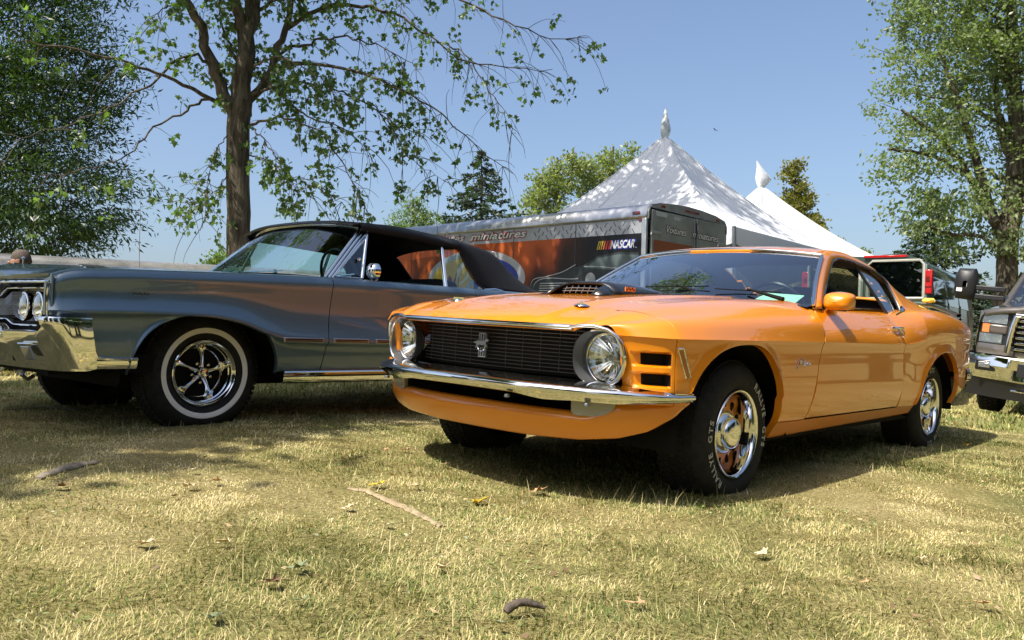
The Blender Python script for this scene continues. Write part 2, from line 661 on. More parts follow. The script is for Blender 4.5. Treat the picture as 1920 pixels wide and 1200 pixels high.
for s in (1, -1):
    # corner panel with the two intake slots
    top, low, mi = [], [], []
    ss = np.linspace(0, .288, 64)
    zz = np.linspace(.741, .478, 60)
    for a in ss:
        r_, E = front_station(a)
        top.append(r_)
        nd = plan_dir(a)
        P = side_row(E, nd, E[2], .478, 60, lean=.25 * max(0, 1 - a / .25))
        # recessed slots: deep towards the rear
        for j in range(60):
            for z1, z2 in ((.628, .684), (.548, .604)):
                zc, hz = (z1 + z2) / 2, (z2 - z1) / 2
                dz = (hz - abs(P[j, 2] - zc)) / .007
                da = min((a - .055) / .10, (.270 - a) / .008)
                if dz > 0 and da > 0:
                    dep = .042 * min(1, dz) * min(1, da)
                    P[j, 0] -= nd[0] * dep
                    P[j, 1] -= nd[1] * dep
        low.append(P)
    top, low = np.array(top), np.array(low)
    mb = MB().grid(SD(top, s), 0, flip=s > 0)
    o0 = len(mb.f)
    mb.grid(SD(low, s), 0, flip=s > 0)
    for i in range(63):
        for j in range(59):
            a, z = (ss[i] + ss[i + 1]) / 2, (low[i, j, 2] + low[i, j + 1, 2]) / 2
            if .112 < a < .268 and (.634 < z < .678 or .554 < z < .598):
                mb.mi[o0 + i * 59 + j] = 1
    mb.build('fender_extension', [ORANGE, BLACK], mus, smooth=40, flange=(-.02, -.012 * s, 0))
    # fender
    top, low = [], []
    for a in np.linspace(.294, 1.1, 60):
        r_, E = front_station(a)
        top.append(r_)
    mb = MB().grid(SD(top, s), 0, flip=s > 0)
    uu = np.unique(np.r_[np.linspace(-.588, -.55, 6), -.05 - .50 * np.cos(np.linspace(0, np.pi / 2, 30)), -.05 + .37 * np.sin(np.linspace(0, np.pi / 2, 30)), np.linspace(.32, .728, 18)])
    us_of = hermite(KS, KF, np.linspace(.25, 1.1, 300))[:, 6]
    sv_of = np.linspace(.25, 1.1, 300)
    for u in uu:
        a = float(np.interp(u, us_of, sv_of))
        E = hermite(KS, KF, a)[6:9]
        zf = arch_f(u)
        if zf is None:
            zf = .478 if u < 0 else .285
        if u < -.53:
            zf = .478
        P = side_row(E, plan_dir(a), E[2], zf, 30, flare=.010 if -.5 < u < .30 else None)
        # end at the slanting door gap
        for j in range(30):
            lim = dgap(P[j, 2]) - .003
            if u > .32:
                P[j, 0] = .32 + (P[j, 0] - .32) * (lim - .32) / (.728 - .32)
        low.append(P)
    mb.grid(SD(low, s), 0, flip=s > 0)
    mb.build('fender', ORANGE, mus, smooth=40, flange=(0, -.035 * s, 0))

# hood
ucs = [-.872, -.80, -.70, -.60, -.40, -.10, .30, .76]
zcs = [.768, .803, .834, .858, .892, .922, .948, .962]
rows = []
for i, a in enumerate(np.linspace(0, 1.1, 60)):
    k = hermite(KS, KF, a)
    G = k[:3]
    uc = float(hermite(KS, np.array([-.872, -.83, -.74, -.63, -.45, -.1, .35, .70]), a))
    zc = float(hermite(ucs, zcs, uc))
    v = np.linspace(-1, 1, 61)
    w = np.abs(v)
    row = np.zeros((61, 3))
    row[:, 1] = v * (G[1] - .0065)
    row[:, 0] = uc + (G[0] - uc) * w**2
    row[:, 2] = zc + (G[2] - zc) * w**2.4
    fade = min(1, max(0, (a - .05) / .2))
    row[:, 2] += fade * .007 * (np.exp(-((w - .62) / .05)**2) + .6 * (1 / (1 + np.exp((w - .62) / .02))))
    row[:, 2] -= fade * .004
    rows.append(row)
MB().grid(U(rows), flip=True).build('hood', ORANGE, mus, smooth=45, flange=(0, 0, -.02))
hood_rows = np.array(rows)
def hood_z(u, v):
    d = (hood_rows[..., 0] - u)**2 + (hood_rows[..., 1] - v)**2
    return float(hood_rows[..., 2].ravel()[d.argmin()])

# chrome lip along the front edge of the hood
lip = rows[0][::3].copy()
mb = MB()
sec = [(-.004, .006), (-.013, .002), (-.016, -.007), (-.010, -.016), (.004, -.016)]
mb.grid(U([[p + np.array([dx, 0, dz]) for p in lip] for dx, dz in sec]))
mb.build('hood_lip_trim', CHROME, mus, smooth=60)

for s in (1, -1):
    MB().tube(SD([(-.818, .505, .763), (-.803, .55, .772), (-.786, .61, .772), (-.770, .66, .760), (-.757, .695, .738), (-.748, .712, .705), (-.740, .716, .66)], s), [.005, .007, .008, .009, .009, .009, .007], 8).build('hood_lip_trim', CHROME, mus, smooth=60)
# headlamp buckets
for s in (1, -1):
    n = 64
    th = np.linspace(0, 2 * np.pi, n, endpoint=False)
    ct, st = np.cos(th), np.sin(th)
    def sq(c, e):
        return np.sign(c) * np.abs(c)**e
    hv = np.where(ct > 0, .112, .116)
    ov = .602 + hv * sq(ct, .85)
    oz = .648 + .110 * sq(st, .85)
    ou = -.728 - .030 * (.70 - ov) / .2
    outer = np.stack([ou, ov, oz], 1)
    hl = np.array([-.692, .602, .647])
    inner = np.stack([np.full(n, hl[0]), hl[1] + .100 * ct, hl[2] + .100 * st], 1)
    mid = outer * .35 + inner * .65
    mid[:, 0] -= .004
    mb = MB().grid(SD([outer, mid, inner], s), cv=True)
    mb.build('headlamp_bucket', simple('dark_satin', (.11, .115, .12), .42, .6), mus, smooth=60)
    oc = np.vstack([outer, outer[:1]]) + np.array([-.006, 0, 0])
    keep = [i for i in range(n + 1) if not (1.9 < (i / n * 2 * np.pi) < 4.3)]
    mb = MB()
    i1, i2 = int(n * 4.25 / (2 * np.pi)), int(n * 1.95 / (2 * np.pi))
    seq = [(i1 + k) % n for k in range((i2 - i1) % n + 1)]
    wd = np.interp(np.linspace(0, 1, len(seq)), [0, .3, .7, 1], [.003, .009, .010, .004])
    mb.tube(SD(outer[seq] + np.array([-.004, .004, 0]), s), wd, 8)
    mb.build('headlamp_chrome_surround', CHROME, mus, smooth=60)
    mb = MB()
    mb.lathe([(.100, .018), (.104, .010), (.103, .0), (.093, -.002)], (-hl[0] + -.0, s * hl[1], hl[2]), 'x', 48)
    hr = mb.build('headlight', CHROME, mus, smooth=60)
    hr['label'] = 'round chrome ringed headlight'
    mb = MB()
    prof = [(.093, 0)] + [(.093 * math.sin(t), .026 * math.cos(t) ) for t in np.linspace(1.5, .02, 10)]
    mb.lathe([(r_, a_) for r_, a_ in prof], (-hl[0] - .002, s * hl[1], hl[2]), 'x', 48)
    mb.build('lens', LENS, hr, smooth=80)
    mb = MB()
    # fluted reflector
    ang = np.linspace(0, 2 * np.pi, 97)[:-1]
    rr = [.092, .080, .062, .040, .018, .004]
    rws = []
    for r_ in rr:
        dpt = -.055 + .055 * (r_ / .092)**2
        w_ = r_ * (1 + .012 * np.sign(np.sin(ang * 16)))
        rws.append(np.stack([np.full(96, -hl[0] - .004 + dpt), s * hl[1] + w_ * np.cos(ang), hl[2] + w_ * np.sin(ang)], 1))
    mb.grid(rws, cv=True)
    mb.build('reflector', CHROME, hr, smooth=20)
    MB().lathe([(.001, .022), (.010, .018), (.013, 0), (.013, -.03)], (-hl[0] - .03, s * hl[1], hl[2]), 'x', 16).build('bulb_cap', SATIN, hr)

# grille: dark backing, bars, uprights, emblem
def gx(v):
    return -.775 + .075 * (abs(v) / .5)**2
vv = np.linspace(-.49, .49, 25)
mb = MB()
mb.grid(U([[(gx(v) + .045, v, .555) for v in vv], [(gx(v) + .030, v, .768) for v in vv]]))
mb.build('grille_backing', BLACK, mus)
mb = MB()
for i, z in enumerate(np.linspace(.572, .748, 12)):
    mb.tube(U([(gx(v) + .012 - .02 * (z - .57), v, z) for v in vv]), .0022, 4)
for v in (-.43, -.33, -.22, -.11, .11, .20, .29, .38, .45):
    for z in np.linspace(.572, .732, 11):
        mb.tube(U([(gx(v) + .017 - .02 * (z - .57), v + .015 * (z - .66), z), (gx(v) + .017 - .02 * (z - .55), v + .015 * (z - .645), z + .016)]), .0014, 4)
mb.build('grille_bars', simple('grille_grey', (.10, .10, .10), .45, .7), mus, smooth=60)['kind'] = 'stuff'
em = MB()
em.box((.788, 0, .722), (.012, .052, .006)); em.box((.788, 0, .598), (.012, .052, .006))
for dv in (-.024, .024):
    em.box((.788, dv, .66), (.012, .005, .124))
for dv in (-.009, .009):
    em.box((.790, dv, .695), (.010, .009, .044)); em.box((.790, dv, .625), (.010, .009, .044))
def emscale(m):
    m.v = [(x, y * .85, .660 + (z - .66) * .82) for x, y, z in m.v]
    return m
eo = emscale(em).build('grille_emblem', SATIN, mus)
eo['label'] = 'chrome pony emblem with tri-bar on the grille'
MB().box((.783, 0, .66), (.004, .036, .10)).build('emblem_plate', BLACKP, eo)
hs = [(-.055, .004), (-.044, .012), (-.036, .008), (-.024, .016), (-.008, .014), (.012, .016), (.026, .014), (.038, .022), (.048, .028), (.058, .024), (.062, .016),
      (.052, .014), (.044, .012), (.040, .002), (.050, -.008), (.058, -.018), (.050, -.014), (.036, -.006), (.024, -.004), (.012, -.006), (-.006, -.004),
      (-.018, -.006), (-.028, -.016), (-.042, -.022), (-.034, -.012), (-.030, -.002), (-.040, .002)]
MB().poly([(.800, a * .80, .665 + b_ * .9) for a, b_ in hs], (1, 0, 0), .006).build('pony', SATIN, eo, smooth=0)
MB().tube([(.799, .024 * math.cos(t), .655 + .020 * math.sin(t)) for t in np.linspace(0, 6.2832, 25)], .0028, 6).build('corral_ring', CHROME, eo)

# front bumper
bp = curve([(-.985, 0, .520), (-.978, .18, .519), (-.955, .34, .516), (-.90, .50, .513), (-.84, .64, .511), (-.77, .745, .510), (-.69, .835, .510), (-.61, .893, .510), (-.52, .918, .511)], 46)
full = np.vstack([bp[::-1] * [1, -1, 1], bp[1:]])
tg = np.gradient(full[:, :2], axis=0)
tg /= np.linalg.norm(tg, axis=1)[:, None]
nr = np.stack([-tg[:, 1], tg[:, 0]], 1)
if (nr[45] @ np.array([-1, 0])) < 0:
    nr = -nr
sec = [(-.155, .040), (-.090, .036), (-.030, .026), (-.008, .020), (0, .012), (.002, .002), (-.002, -.010), (-.014, -.022), (-.030, -.034), (-.034, -.040), (-.06, -.040)]
fr = np.abs(full[:, 1]) / .918
taper = np.clip(1.0 - (fr - .80) / .2 * .55, .25, 1)
deep = np.interp(fr, [0, .7, .85, 1], [1, .9, .45, .12])
dip = np.interp(fr, [0, .35, .5, .62, 1], [.66, .68, 1.05, .88, .85])
rows = []
for w_, dz in sec:
    ww = np.where(w_ < -.04, w_ * deep, w_ * taper)
    zz_ = np.where(dz < 0, dz * taper * dip, dz * taper)
    rows.append(np.stack([full[:, 0] + nr[:, 0] * ww, full[:, 1] + nr[:, 1] * ww, full[:, 2] + zz_], 1))
bo = MB().grid(U(rows), flip=True).build('front_bumper', CHROME, mus, smooth=50)
mb = MB()
for v in (-.62, .30, .62):
    i = np.abs(full[:, 1] - v).argmin()
    mb.lathe([(.001, .006), (.011, .004), (.013, 0), (.013, -.008)], (-(full[i, 0] + nr[i, 0] * -.035), full[i, 1], full[i, 2] - .043), 'z', 12)
mb.build('bumper_bolts', SATIN, bo)['kind'] = 'stuff'

# valance with opening, turn lamps
vp = [(-.845, 0), (-.838, .25), (-.815, .42), (-.78, .56), (-.725, .68), (-.665, .765), (-.60, .83), (-.545, .862), (-.515, .872)]
vpc = curve([(a, b_, 0) for a, b_ in vp], 50)[:, :2]
vf = np.vstack([vpc[::-1] * [1, -1], vpc[1:]])
rows = []
for j, t in enumerate(np.linspace(0, 1, 16)):
    row = []
    for u, v in vf:
        av = abs(v)
        zt = float(np.interp(av, [0, .50, .57, .645, .69, .9], [.424, .424, .418, .448, .482, .488]))
        zb = float(np.interp(av, [0, .3, .55, .70, .79, .845, .872], [.300, .302, .312, .335, .372, .425, .480]))
        z = zt + (zb - zt) * t
        tuck = .055 * max(0, (.40 - z) / .10)**1.6 * (1 - .5 * (av / .9)**4) + .012 * max(0, 1 - t * 5)
        row.append((u + tuck, v * (1 - .06 * tuck / .06), z))
    rows.append(row)
MB().grid(U(rows), flip=True).build('front_valance', ORANGE, mus, smooth=60, flange=(-.03, 0, .004))
MB().grid(U([[(u + .03, v * .95, .485) for u, v in vf], [(u + .26, v * .85, .49) for u, v in vf], [(u + .28, v * .85, .30) for u, v in vf]])).build('valance_backing', BLACK, mus)
for s in (1, -1):
    mb = MB()
    c0 = np.array([-.800, .602 , .448])
    ol = [(-.086, .038), (.082, .038), (.075, .0), (.040, -.034), (-.070, -.036), (-.084, -.02)]
    q = np.array([(c0[0] + abs(a + .09) * .42, c0[1] + a, c0[2] + b_) for a, b_ in ol])
    mb.poly(SD(q, s), (-1, 0, 0), .03)
    mb.build('turn_lamp', simple('clear_lamp_plastic', (.34, .33, .28), .18, 0, coat=.8, bump=.4, bscale=220), mus, smooth=0, bevel=.006)

# side marker on each front fender
for s in (1, -1):
    zt_, zb_ = .703, .588
    fr_ = [(-.578, zt_), (-.545, zt_ - .001), (-.500, zb_), (-.528, zb_)]
    fr3 = [(u, float(hermite(KS, KF, .27)[7] + np.interp(u, [-.6, -.5], [.004, .024])) + off_in(z), z) for u, z in fr_]
    mb = MB().tube(SD(np.array(fr3 + fr3[:2]), s), .0045, 6, cap=False)
    sm = mb.build('side_marker', CHROME, mus)
    MB().poly(SD(np.array(fr3) + [0, -.001, 0], s), (0, s, 0), .003).build('marker_lens', simple('orange_lens', (.42, .13, .02), .25, coat=.6), sm, smooth=0)

# doors
def belt(u):      # (v, z) of the shoulder above the crease
    return (float(np.interp(u, [.7, 1.2, 2.0, 2.3], [.800, .812, .805, .79])), float(np.interp(u, [.7, 1.2, 1.9, 2.1, 2.3], [.912, .912, .918, .935, .958])))
def creasev(u):
    return .905

def upper_pt(u, t):
    """t 0 at crease, 1 at belt"""
    vb, zb = belt(u)
    v = creasev(u) + (vb - creasev(u)) * (t**1.25)
    z = .748 + (zb - .748) * (t**.92)
    return v, z

DR = 1.948
for s in (1, -1):
    mb = MB()
    rows = []
    for f in np.linspace(0, 1, 40):
        row = []
        for t in np.linspace(0, 1, 16):
            zb = .748 + t * .165
            u0 = dgap(zb) + .004
            u = u0 + (DR - u0) * f
            v, z = upper_pt(u, t)
            row.append((u, v, z))
        vb, zb = belt(row[-1][0])
        row += [(row[-1][0], vb - .010, zb + .004), (row[-1][0], vb - .045, zb + .002), (row[-1][0], vb - .05, zb - .03)]
        rows.append(row)
    mb.grid(SD(rows, s), flip=s < 0)
    rows = []
    for f in np.linspace(0, 1, 40):
        row = []
        for z in np.linspace(.748, .368, 26):
            u0 = dgap(z) + .004
            dr = DR - .02 * max(0, (.55 - z) / .2)**2
            u = u0 + (dr - u0) * f
            row.append((u, creasev(u) + off_in(z) + .004 * math.exp(-((z - .50) / .05)**2), z))
        rows.append(row)
    mb.grid(SD(rows, s), flip=s > 0)
    mb.build('door', ORANGE, mus, smooth=40, flange=(0, -.03 * s, 0))
    # sill below the door
    rows = []
    for u in np.linspace(.30, 2.26, 30):
        row = []
        for z in np.linspace(.360, .285 + .02 * (u - .3) / 1.9, 8):
            row.append((u, .905 + off_in(z) + .004, z))
        row.append((u, .78, row[-1][2] - .012))
        rows.append(row)
    MB().grid(SD(rows, s), flip=s > 0).build('rocker_panel', ORANGE, mus, smooth=50)
    MB().box((-1.25, s * .60, .29), (2.2, .40, .05)).build('underbody', BLACK, mus)

# quarter panels
QU = [1.955, 2.15, 2.40, 2.72, 3.05, 3.35, 3.60, 3.74]
QE = np.array([[.905, .748], [.912, .765], [.925, .800], [.932, .815], [.920, .815], [.895, .815], [.850, .815], [.790, .810]])   # widest line v, z
QC = np.array([[.806, .925], [.812, .950], [.815, .975], [.812, .985], [.802, .972], [.790, .945], [.755, .915], [.70, .885]])   # crest v, z
for s in (1, -1):
    uu = np.unique(np.r_[np.linspace(1.955, 2.25, 12), 2.72 - .47 * np.cos(np.linspace(0, np.pi / 2, 26)), 2.72 + .36 * np.sin(np.linspace(0, np.pi / 2, 26)), np.linspace(3.08, 3.74, 22)])
    rows = []
    low = []
    for u in uu:
        E_ = hermite(QU, QE, u)
        C_ = hermite(QU, QC, u)
        k = min(1, max(0, (u - 1.955) / .35))
        pts = []
        for t in np.linspace(0, 1, 14):     # crest inner edge -> widest line
            if t < .3:
                w_ = t / .3
                v, z = C_[0] - .06 * (1 - w_), C_[1] + (.004 * (1 - w_))
            else:
                w_ = (t - .3) / .7
                rnd_v = C_[0] + (E_[0] - C_[0]) * math.sin(w_ * math.pi / 2)
                rnd_z = E_[1] + (C_[1] - E_[1]) * math.cos(w_ * math.pi / 2)
                tt = 1 - w_
                lin_v = creasev(u) + (belt(1.95)[0] - creasev(u)) * tt**1.25
                lin_z = .748 + (C_[1] - .748) * tt**.92
                v, z = lin_v * (1 - k) + rnd_v * k, lin_z * (1 - k) + rnd_z * k
            pts.append((u, v, z))
        rows.append(pts)
        zb = arch_r(u)
        fl = .012 if zb is not None else None
        if zb is None:
            zb = .360 if u < 2.4 else float(np.interp(u, [3.05, 3.3, 3.74], [.37, .43, .54]))
        P = []
        for z in np.linspace(E_[1], zb, 26):
            zn = .748 - (E_[1] - z) * (.748 - .2) / (E_[1] - .2)
            o_ = float(off_in(zn))
            # waist behind the door
            o_ -= .016 * k * math.exp(-((z - .60) / .09)**2) * math.exp(-((u - 2.15) / .2)**2)
            if fl:
                o_ += fl * math.exp(-((z - zb) / .035)**2)
            P.append((u, E_[0] + o_, z))
        low.append(P)
    mb = MB().grid(SD(rows, s), flip=s > 0).grid(SD(low, s), flip=s > 0)
    mb.build('quarter_panel', ORANGE, mus, smooth=40, weld=.0008, flange=(0, -.03 * s, 0))

# deck, tail panel, rear bumper, spoiler
rows = []
for u in np.linspace(2.90, 3.74, 16):
    C_ = hermite(QU, QC, u)
    rows.append([(u, v * (C_[0] - .055), C_[1] + .006 * (1 - v * v)) for v in np.linspace(-1, 1, 17)])
MB().grid(U(rows)).build('deck_lid', ORANGE, mus, smooth=40, flange=(0, 0, -.02))
MB().grid(U([[(3.75 + .03 * (1 - v * v), v * .72, z) for v in np.linspace(-1, 1, 12)] for z in (.885, .72, .54)])).build('tail_panel', ORANGE, mus)
rb = curve([(3.83, 0, .53), (3.82, .4, .53), (3.79, .68, .53), (3.70, .82, .53), (3.55, .875, .535), (3.38, .89, .54)], 30)
fullr = np.vstack([rb[::-1] * [1, -1, 1], rb[1:]])
MB().grid(U([fullr * [1, w_, 1] + [du, 0, dz] for w_, du, dz in ((.99, -.03, .045), (1.0, 0, .038), (1.003, .004, 0), (1.0, 0, -.04), (.98, -.04, -.048))])).build('rear_bumper', CHROME, mus, smooth=50)
mb = MB()
vs_ = np.r_[-.80, -.74, np.linspace(-.62, .62, 9), .74, .80]
def spz(v):
    return 1.045 - (.075 * max(0, (abs(v) - .60) / .20))
rows = []
for du, dz in ((0, 0), (.05, .012), (.18, .018), (.22, .014), (.18, -.006), (.05, -.012)):
    rows.append([(3.36 + du * (1 - .35 * max(0, (abs(v) - .6) / .2)), v, spz(v) + dz) for v in vs_])
mb.grid(U(rows), cu=True)
sp = mb.build('rear_spoiler', MAROON, mus, smooth=40)
for s in (1, -1):
    MB().box((-3.46, s * .45, 1.0), (.10, .03, .085)).build('pedestal', MAROON, sp, bevel=.006)

# greenhouse
inn = np.array([(.889, .813, .918), (1.009, .771, .976), (1.25, .689, 1.107), (1.474, .621, 1.217), (1.560, .606, 1.240), (1.640, .602, 1.250), (1.836, .604, 1.247), (2.075, .617, 1.226), (2.200, .632, 1.198), (2.262, .655, 1.165), (2.27, .689, 1.108), (2.24, .754, 1.004), (2.211, .784, .950)])
outr = np.array([(.800, .803, .918), (.90, .770, .985), (1.10, .695, 1.115), (1.30, .622, 1.232), (1.42, .588, 1.268), (1.55, .572, 1.288), (1.80, .566, 1.293), (2.10, .572, 1.256), (2.28, .582, 1.205), (2.42, .598, 1.160), (2.56, .628, 1.105), (2.76, .70, 1.030), (2.98, .775, .975)])
n = 70
tI = np.linspace(0, 1, len(inn))
ia, oa = hermite(tI, inn, np.linspace(0, 1, n)), hermite(tI, outr, np.linspace(0, 1, n))
for s in (1, -1):
    rows = []
    for k in range(n):
        a, b_ = ia[k], oa[k]
        row = [a + (b_ - a) * t + np.array([0, .006, .006]) * math.sin(math.pi * t) for t in np.linspace(0, 1, 8)]
        rows.append(row)
    MB().grid(SD(rows, s), flip=s > 0).build('roof_pillar', [ORANGE, BLACKP], mus, smooth=40, weld=.0005, solid=.018)
# roof
rc_u = [1.245, 1.30, 1.45, 1.70, 2.0, 2.3, 2.6, 2.98]
rc_z = [1.272, 1.288, 1.310, 1.322, 1.308, 1.245, 1.155, 1.010]
rows = []
for k in np.linspace(.258, 1, 60):
    b_ = hermite(tI, outr, k)
    row = []
    for w_ in np.linspace(-1, 1, 41):
        aw = abs(w_)
        u = b_[0] - (.066 * (1 - aw**2.3)) * max(0, 1 - (k - .258) / .25)
        zc = float(hermite(rc_u, rc_z, u))
        z = b_[2] + (zc - b_[2]) * (1 - aw**2.6)
        row.append((u, w_ * b_[1], z))
    rows.append(row)
rows = np.array(rows)
mask_f = []
mb = MB()
o = 0
P = rows.reshape(-1, 3)
fs = []
for i in range(59):
    for j in range(40):
        c_ = rows[i:i + 2, j:j + 2].reshape(-1, 3).mean(0)
        if 2.20 < c_[0] < 2.80 and abs(c_[1]) < .50:
            continue
        a = i * 41 + j
        fs.append((a, a + 1, a + 42, a + 41))
mb.add(U(P), fs)
mb.build('roof', [ORANGE, VINYL], mus, smooth=50, solid=.02)
rg = [[p for p in r_[6:35]] for r_ in rows if 2.14 < r_[20][0] < 2.86]
MB().grid(U(np.array(rg) + [0, 0, -.012])).build('rear_window', DARKGLASS if False else SIDEGLASS, mus, smooth=60)
# windscreen
A0, A1 = np.array([.800, .800, .924]), np.array([1.300, .622, 1.232])
rows = []
for t in np.linspace(0, 1, 22):
    row = []
    for w_ in np.linspace(-1, 1, 33):
        e = A0 + (A1 - A0) * t
        c = np.array([.640, 0, .965]) + (np.array([1.262, 0, 1.268]) - np.array([.640, 0, .965])) * t
        aw = abs(w_)
        p = np.array([c[0] + (e[0] - c[0]) * aw**2.3, w_ * e[1], c[2] + (e[2] - c[2]) * aw**2.2])
        p[0] -= .02 * math.sin(math.pi * t)
        row.append(p)
    rows.append(row)
ws = np.array(rows)
MB().grid(U(ws)).build('windshield', SCREEN, mus, smooth=80)
mb = MB()
mb.tube(U(ws[-1] + [.0, 0, .006]), .011, 8)
for j in (0, -1):
    mb.tube(U(ws[:, j] + [0, .002 * (1 if j else -1), .003]), .011, 8)
mb.build('windshield_trim', CHROME, mus, smooth=60)
MB().grid(U([ws[0] + [-.075, 0, -.004], ws[0] + [-.02, 0, .004], ws[0] + [.01, 0, .003], ws[0] + [.03, 0, -.02]])).build('cowl', BLACKP, mus, smooth=60)
# wipers
for s0, a, b_ in ((1, (.66, .30), (.72, .70)), (-1, (.63, -.20), (.70, .28))):
    p0 = np.array([a[0], a[1], .972])
    i = np.abs(ws[3][:, 1] - b_[1] * .9).argmin()
    j = np.abs(ws[2][:, 1] - (b_[1] - .42)).argmin()
    mb = MB().tube(U([ws[3][i] + [-.012, 0, .012], ws[2][j] + [-.015, 0, .014]]), .0035, 6)
    wo = mb.build('wiper', BLACK, mus)
    MB().tube(U([(.70, b_[1] * .98, .955), (ws[3][i] + ws[2][j]) / 2 + [-.02, 0, .022]]), [.013, .005], 6).build('wiper_arm', BLACK, wo)

# door window weatherstrips, quarter window, headliner
for s in (1, -1):
    mb = MB()
    mb.tube(SD(ia[::2] + [0, -.008, -.004], s), .011, 6)
    mb.build('window_seal', BLACKP, mus, smooth=60)
    mb = MB()
    q0, q1 = np.array([2.02, .800, .925]), np.array([1.90, .618, 1.232])
    mb.tube(SD([q0 + [-.02, -.03, 0], q1 + [.02, -.03, -.01]], s), .010, 6)
    mb.build('window_divider', PLASTIC, mus)
    g4 = [q0 + [0, -.03, 0], (2.20, .755, .955), (2.235, .66, 1.10), (2.18, .61, 1.19), q1 + [.02, -.03, -.01]]
    MB().poly(SD(g4, s), (0, 0, 0), 0).build('quarter_window', SIDEGLASS, mus, smooth=0)
    MB().tube(SD([(2.02, .81, .925), (2.16, .80, .945), (2.225, .785, .965), (2.235, .775, .99)], s), [.006, .013, .016, .008], 8).build('window_corner_trim', CHROME, mus)
MB().box((-1.45, 0, .30), (1.75, 1.50, .04)).build('cabin_floor', BLACK, mus)
for s in (1, -1):
    MB().box((-1.45, s * .775, .60), (1.35, .03, .58)).build('door_lining', VINYL, mus, bevel=.01)
MB().box((-.80, 0, .62), (.03, 1.2, .5)).build('firewall', BLACK, mus)
db = MB()
db.grid(U([[(.84 - .08 * (1 - abs(v))**.5, v * .76, .905), (.98, v * .76, .945), (1.12, v * .76, .935), (1.18, v * .76, .86), (1.16, v * .76, .66)] for v in np.linspace(-1, 1, 13)]))
db.build('dashboard', VINYL, mus, smooth=60)
stw = MB().tube([(-1.30 + .06 * math.sin(t), .36 + .19 * math.cos(t), .90 + .17 * math.sin(t)) for t in np.linspace(0, 2 * math.pi, 33)], .013, 8, cap=False)
st = stw.build('steering_wheel', BLACKP, mus)
MB().tube([(-1.30, .18, .90), (-1.26, .36, .88), (-1.30, .54, .90)], .012, 6).tube([(-1.26, .36, .88), (-1.02, .36, .82)], .03, 8).build('steering_spokes', SATIN, st)
def seat(parent, x, y, z0, zt, wdt, mat, thick=.13):
    rows = []
    prof = [(0.0, z0 + .28), (-.02, z0 + .36), (-.10, zt - .10), (-.125, zt - .03), (-.14, zt), (-.17, zt), (-.20, zt - .04), (-.18, z0 + .4), (-.16, z0 + .28)]
    for w_ in np.linspace(-1, 1, 13):
        cr_ = 1 - .0 * w_
        sh = 1 - .42 * max(0, abs(w_) - .55)
        rows.append([(x + px_ + .025 * (w_ * w_) * (1 if i < 5 else -1) * .6, y + w_ * wdt * (1 - .10 * max(0, (pz - z0 - .55))), z0 + (pz - z0) * (1 - .05 * abs(w_)**4)) for i, (px_, pz) in enumerate(prof)])
    m1 = MB().grid(rows, cv=True)
    m1.box((x + .22, y, z0 + .22), (.50, wdt * 1.9, .14))
    return m1.build('seat', mat, parent, smooth=50, bevel=.012)
seat(mus, -1.58, .36, .40, 1.075, .235, VINYL)
seat(mus, -1.58, -.36, .40, 1.075, .235, VINYL)
MB().box((-2.22, 0, .62), (.12, 1.2, .36)).box((-2.05, 0, .46), (.4, 1.2, .12)).build('rear_seat', VINYL, mus, bevel=.03)
MB().box((-2.62, 0, .80), (.7, 1.3, .02)).build('parcel_shelf', BLACK, mus)
# mint green show card lying on the dashboard
q = U([(.95, .37, .944), (.95, .628, .936), (1.08, .632, .992), (1.08, .415, 1.002)])
pc = MB().poly(q, (0, 0, 1), .002).build('show_card', MINT, None, smooth=0)
pc.matrix_world = MU
tag(pc, 'mint green paper card lying on the dashboard behind the windscreen', 'card')

# mirror shells
for s in (1, -1):
    mb = MB()
    c = np.array([.950, .872, .960])
    rows = []
    for k, (du, sc) in enumerate([(-.055, .05), (-.050, .55), (-.035, .82), (-.010, .96), (.025, 1.0), (.050, 1.0), (.056, .96), (.045, .88), (.045, .05)]):
        row = []
        for t in np.linspace(0, 2 * np.pi, 32, endpoint=False):
            a, b_ = math.cos(t), math.sin(t)
            e = .55
            a = math.copysign(abs(a)**e, a)
            b_ = math.copysign(abs(b_)**e, b_)
            row.append((c[0] + du, c[1] + .074 * sc * a - .002, c[2] + (.048 * sc - .006 * (a > 0) * a) * b_ + .006 * du / .05))
        rows.append(row)
    mb.grid(SD(rows, s), cv=True)
    mo = mb.build('wing_mirror', ORANGE, mus, smooth=60)
    MB().tube(SD([(1.03, .800, .908), (1.00, .818, .920), (.970, .842, .938), (.955, .860, .955)], s), [.036, .024, .020, .022], 12, sq=.8).build('mirror_stalk', ORANGE, mo, smooth=60)
    MB().poly(SD([(c[0] + .051, c[1] + .07 * a, c[2] + .038 * b_) for a, b_ in ((-1, -.8), (-.8, -1), (.8, -1), (1, -.8), (1, .8), (.8, 1), (-.8, 1), (-1, .8))], s), (-1, 0, 0), .002).build('mirror_glass', CHROME, mo, smooth=0)

# door handles
for s in (1, -1):
    y0 = .872
    mb = MB().tube(SD([(1.79, y0 + .015, .842), (1.80, y0 + .032, .845), (1.86, y0 + .036, .845), (1.90, y0 + .022, .842)], s), .008, 8)
    mb.tube(SD([(1.885, y0 + .012, .838), (1.895, y0 + .03, .82), (1.90, y0 + .03, .795)], s), .010, 8)
    mb.box(SD([(1.845, y0 + .002, .842)], s)[0], (.13, .012, .02))
    mb.build('door_handle', CHROME, mus, bevel=.003)
    MB().lathe([(.001, .012), (.011, .010), (.013, 0)], (-1.895, s * (y0 + .012), .770), 'y', 16).build('door_lock', CHROME, mus)

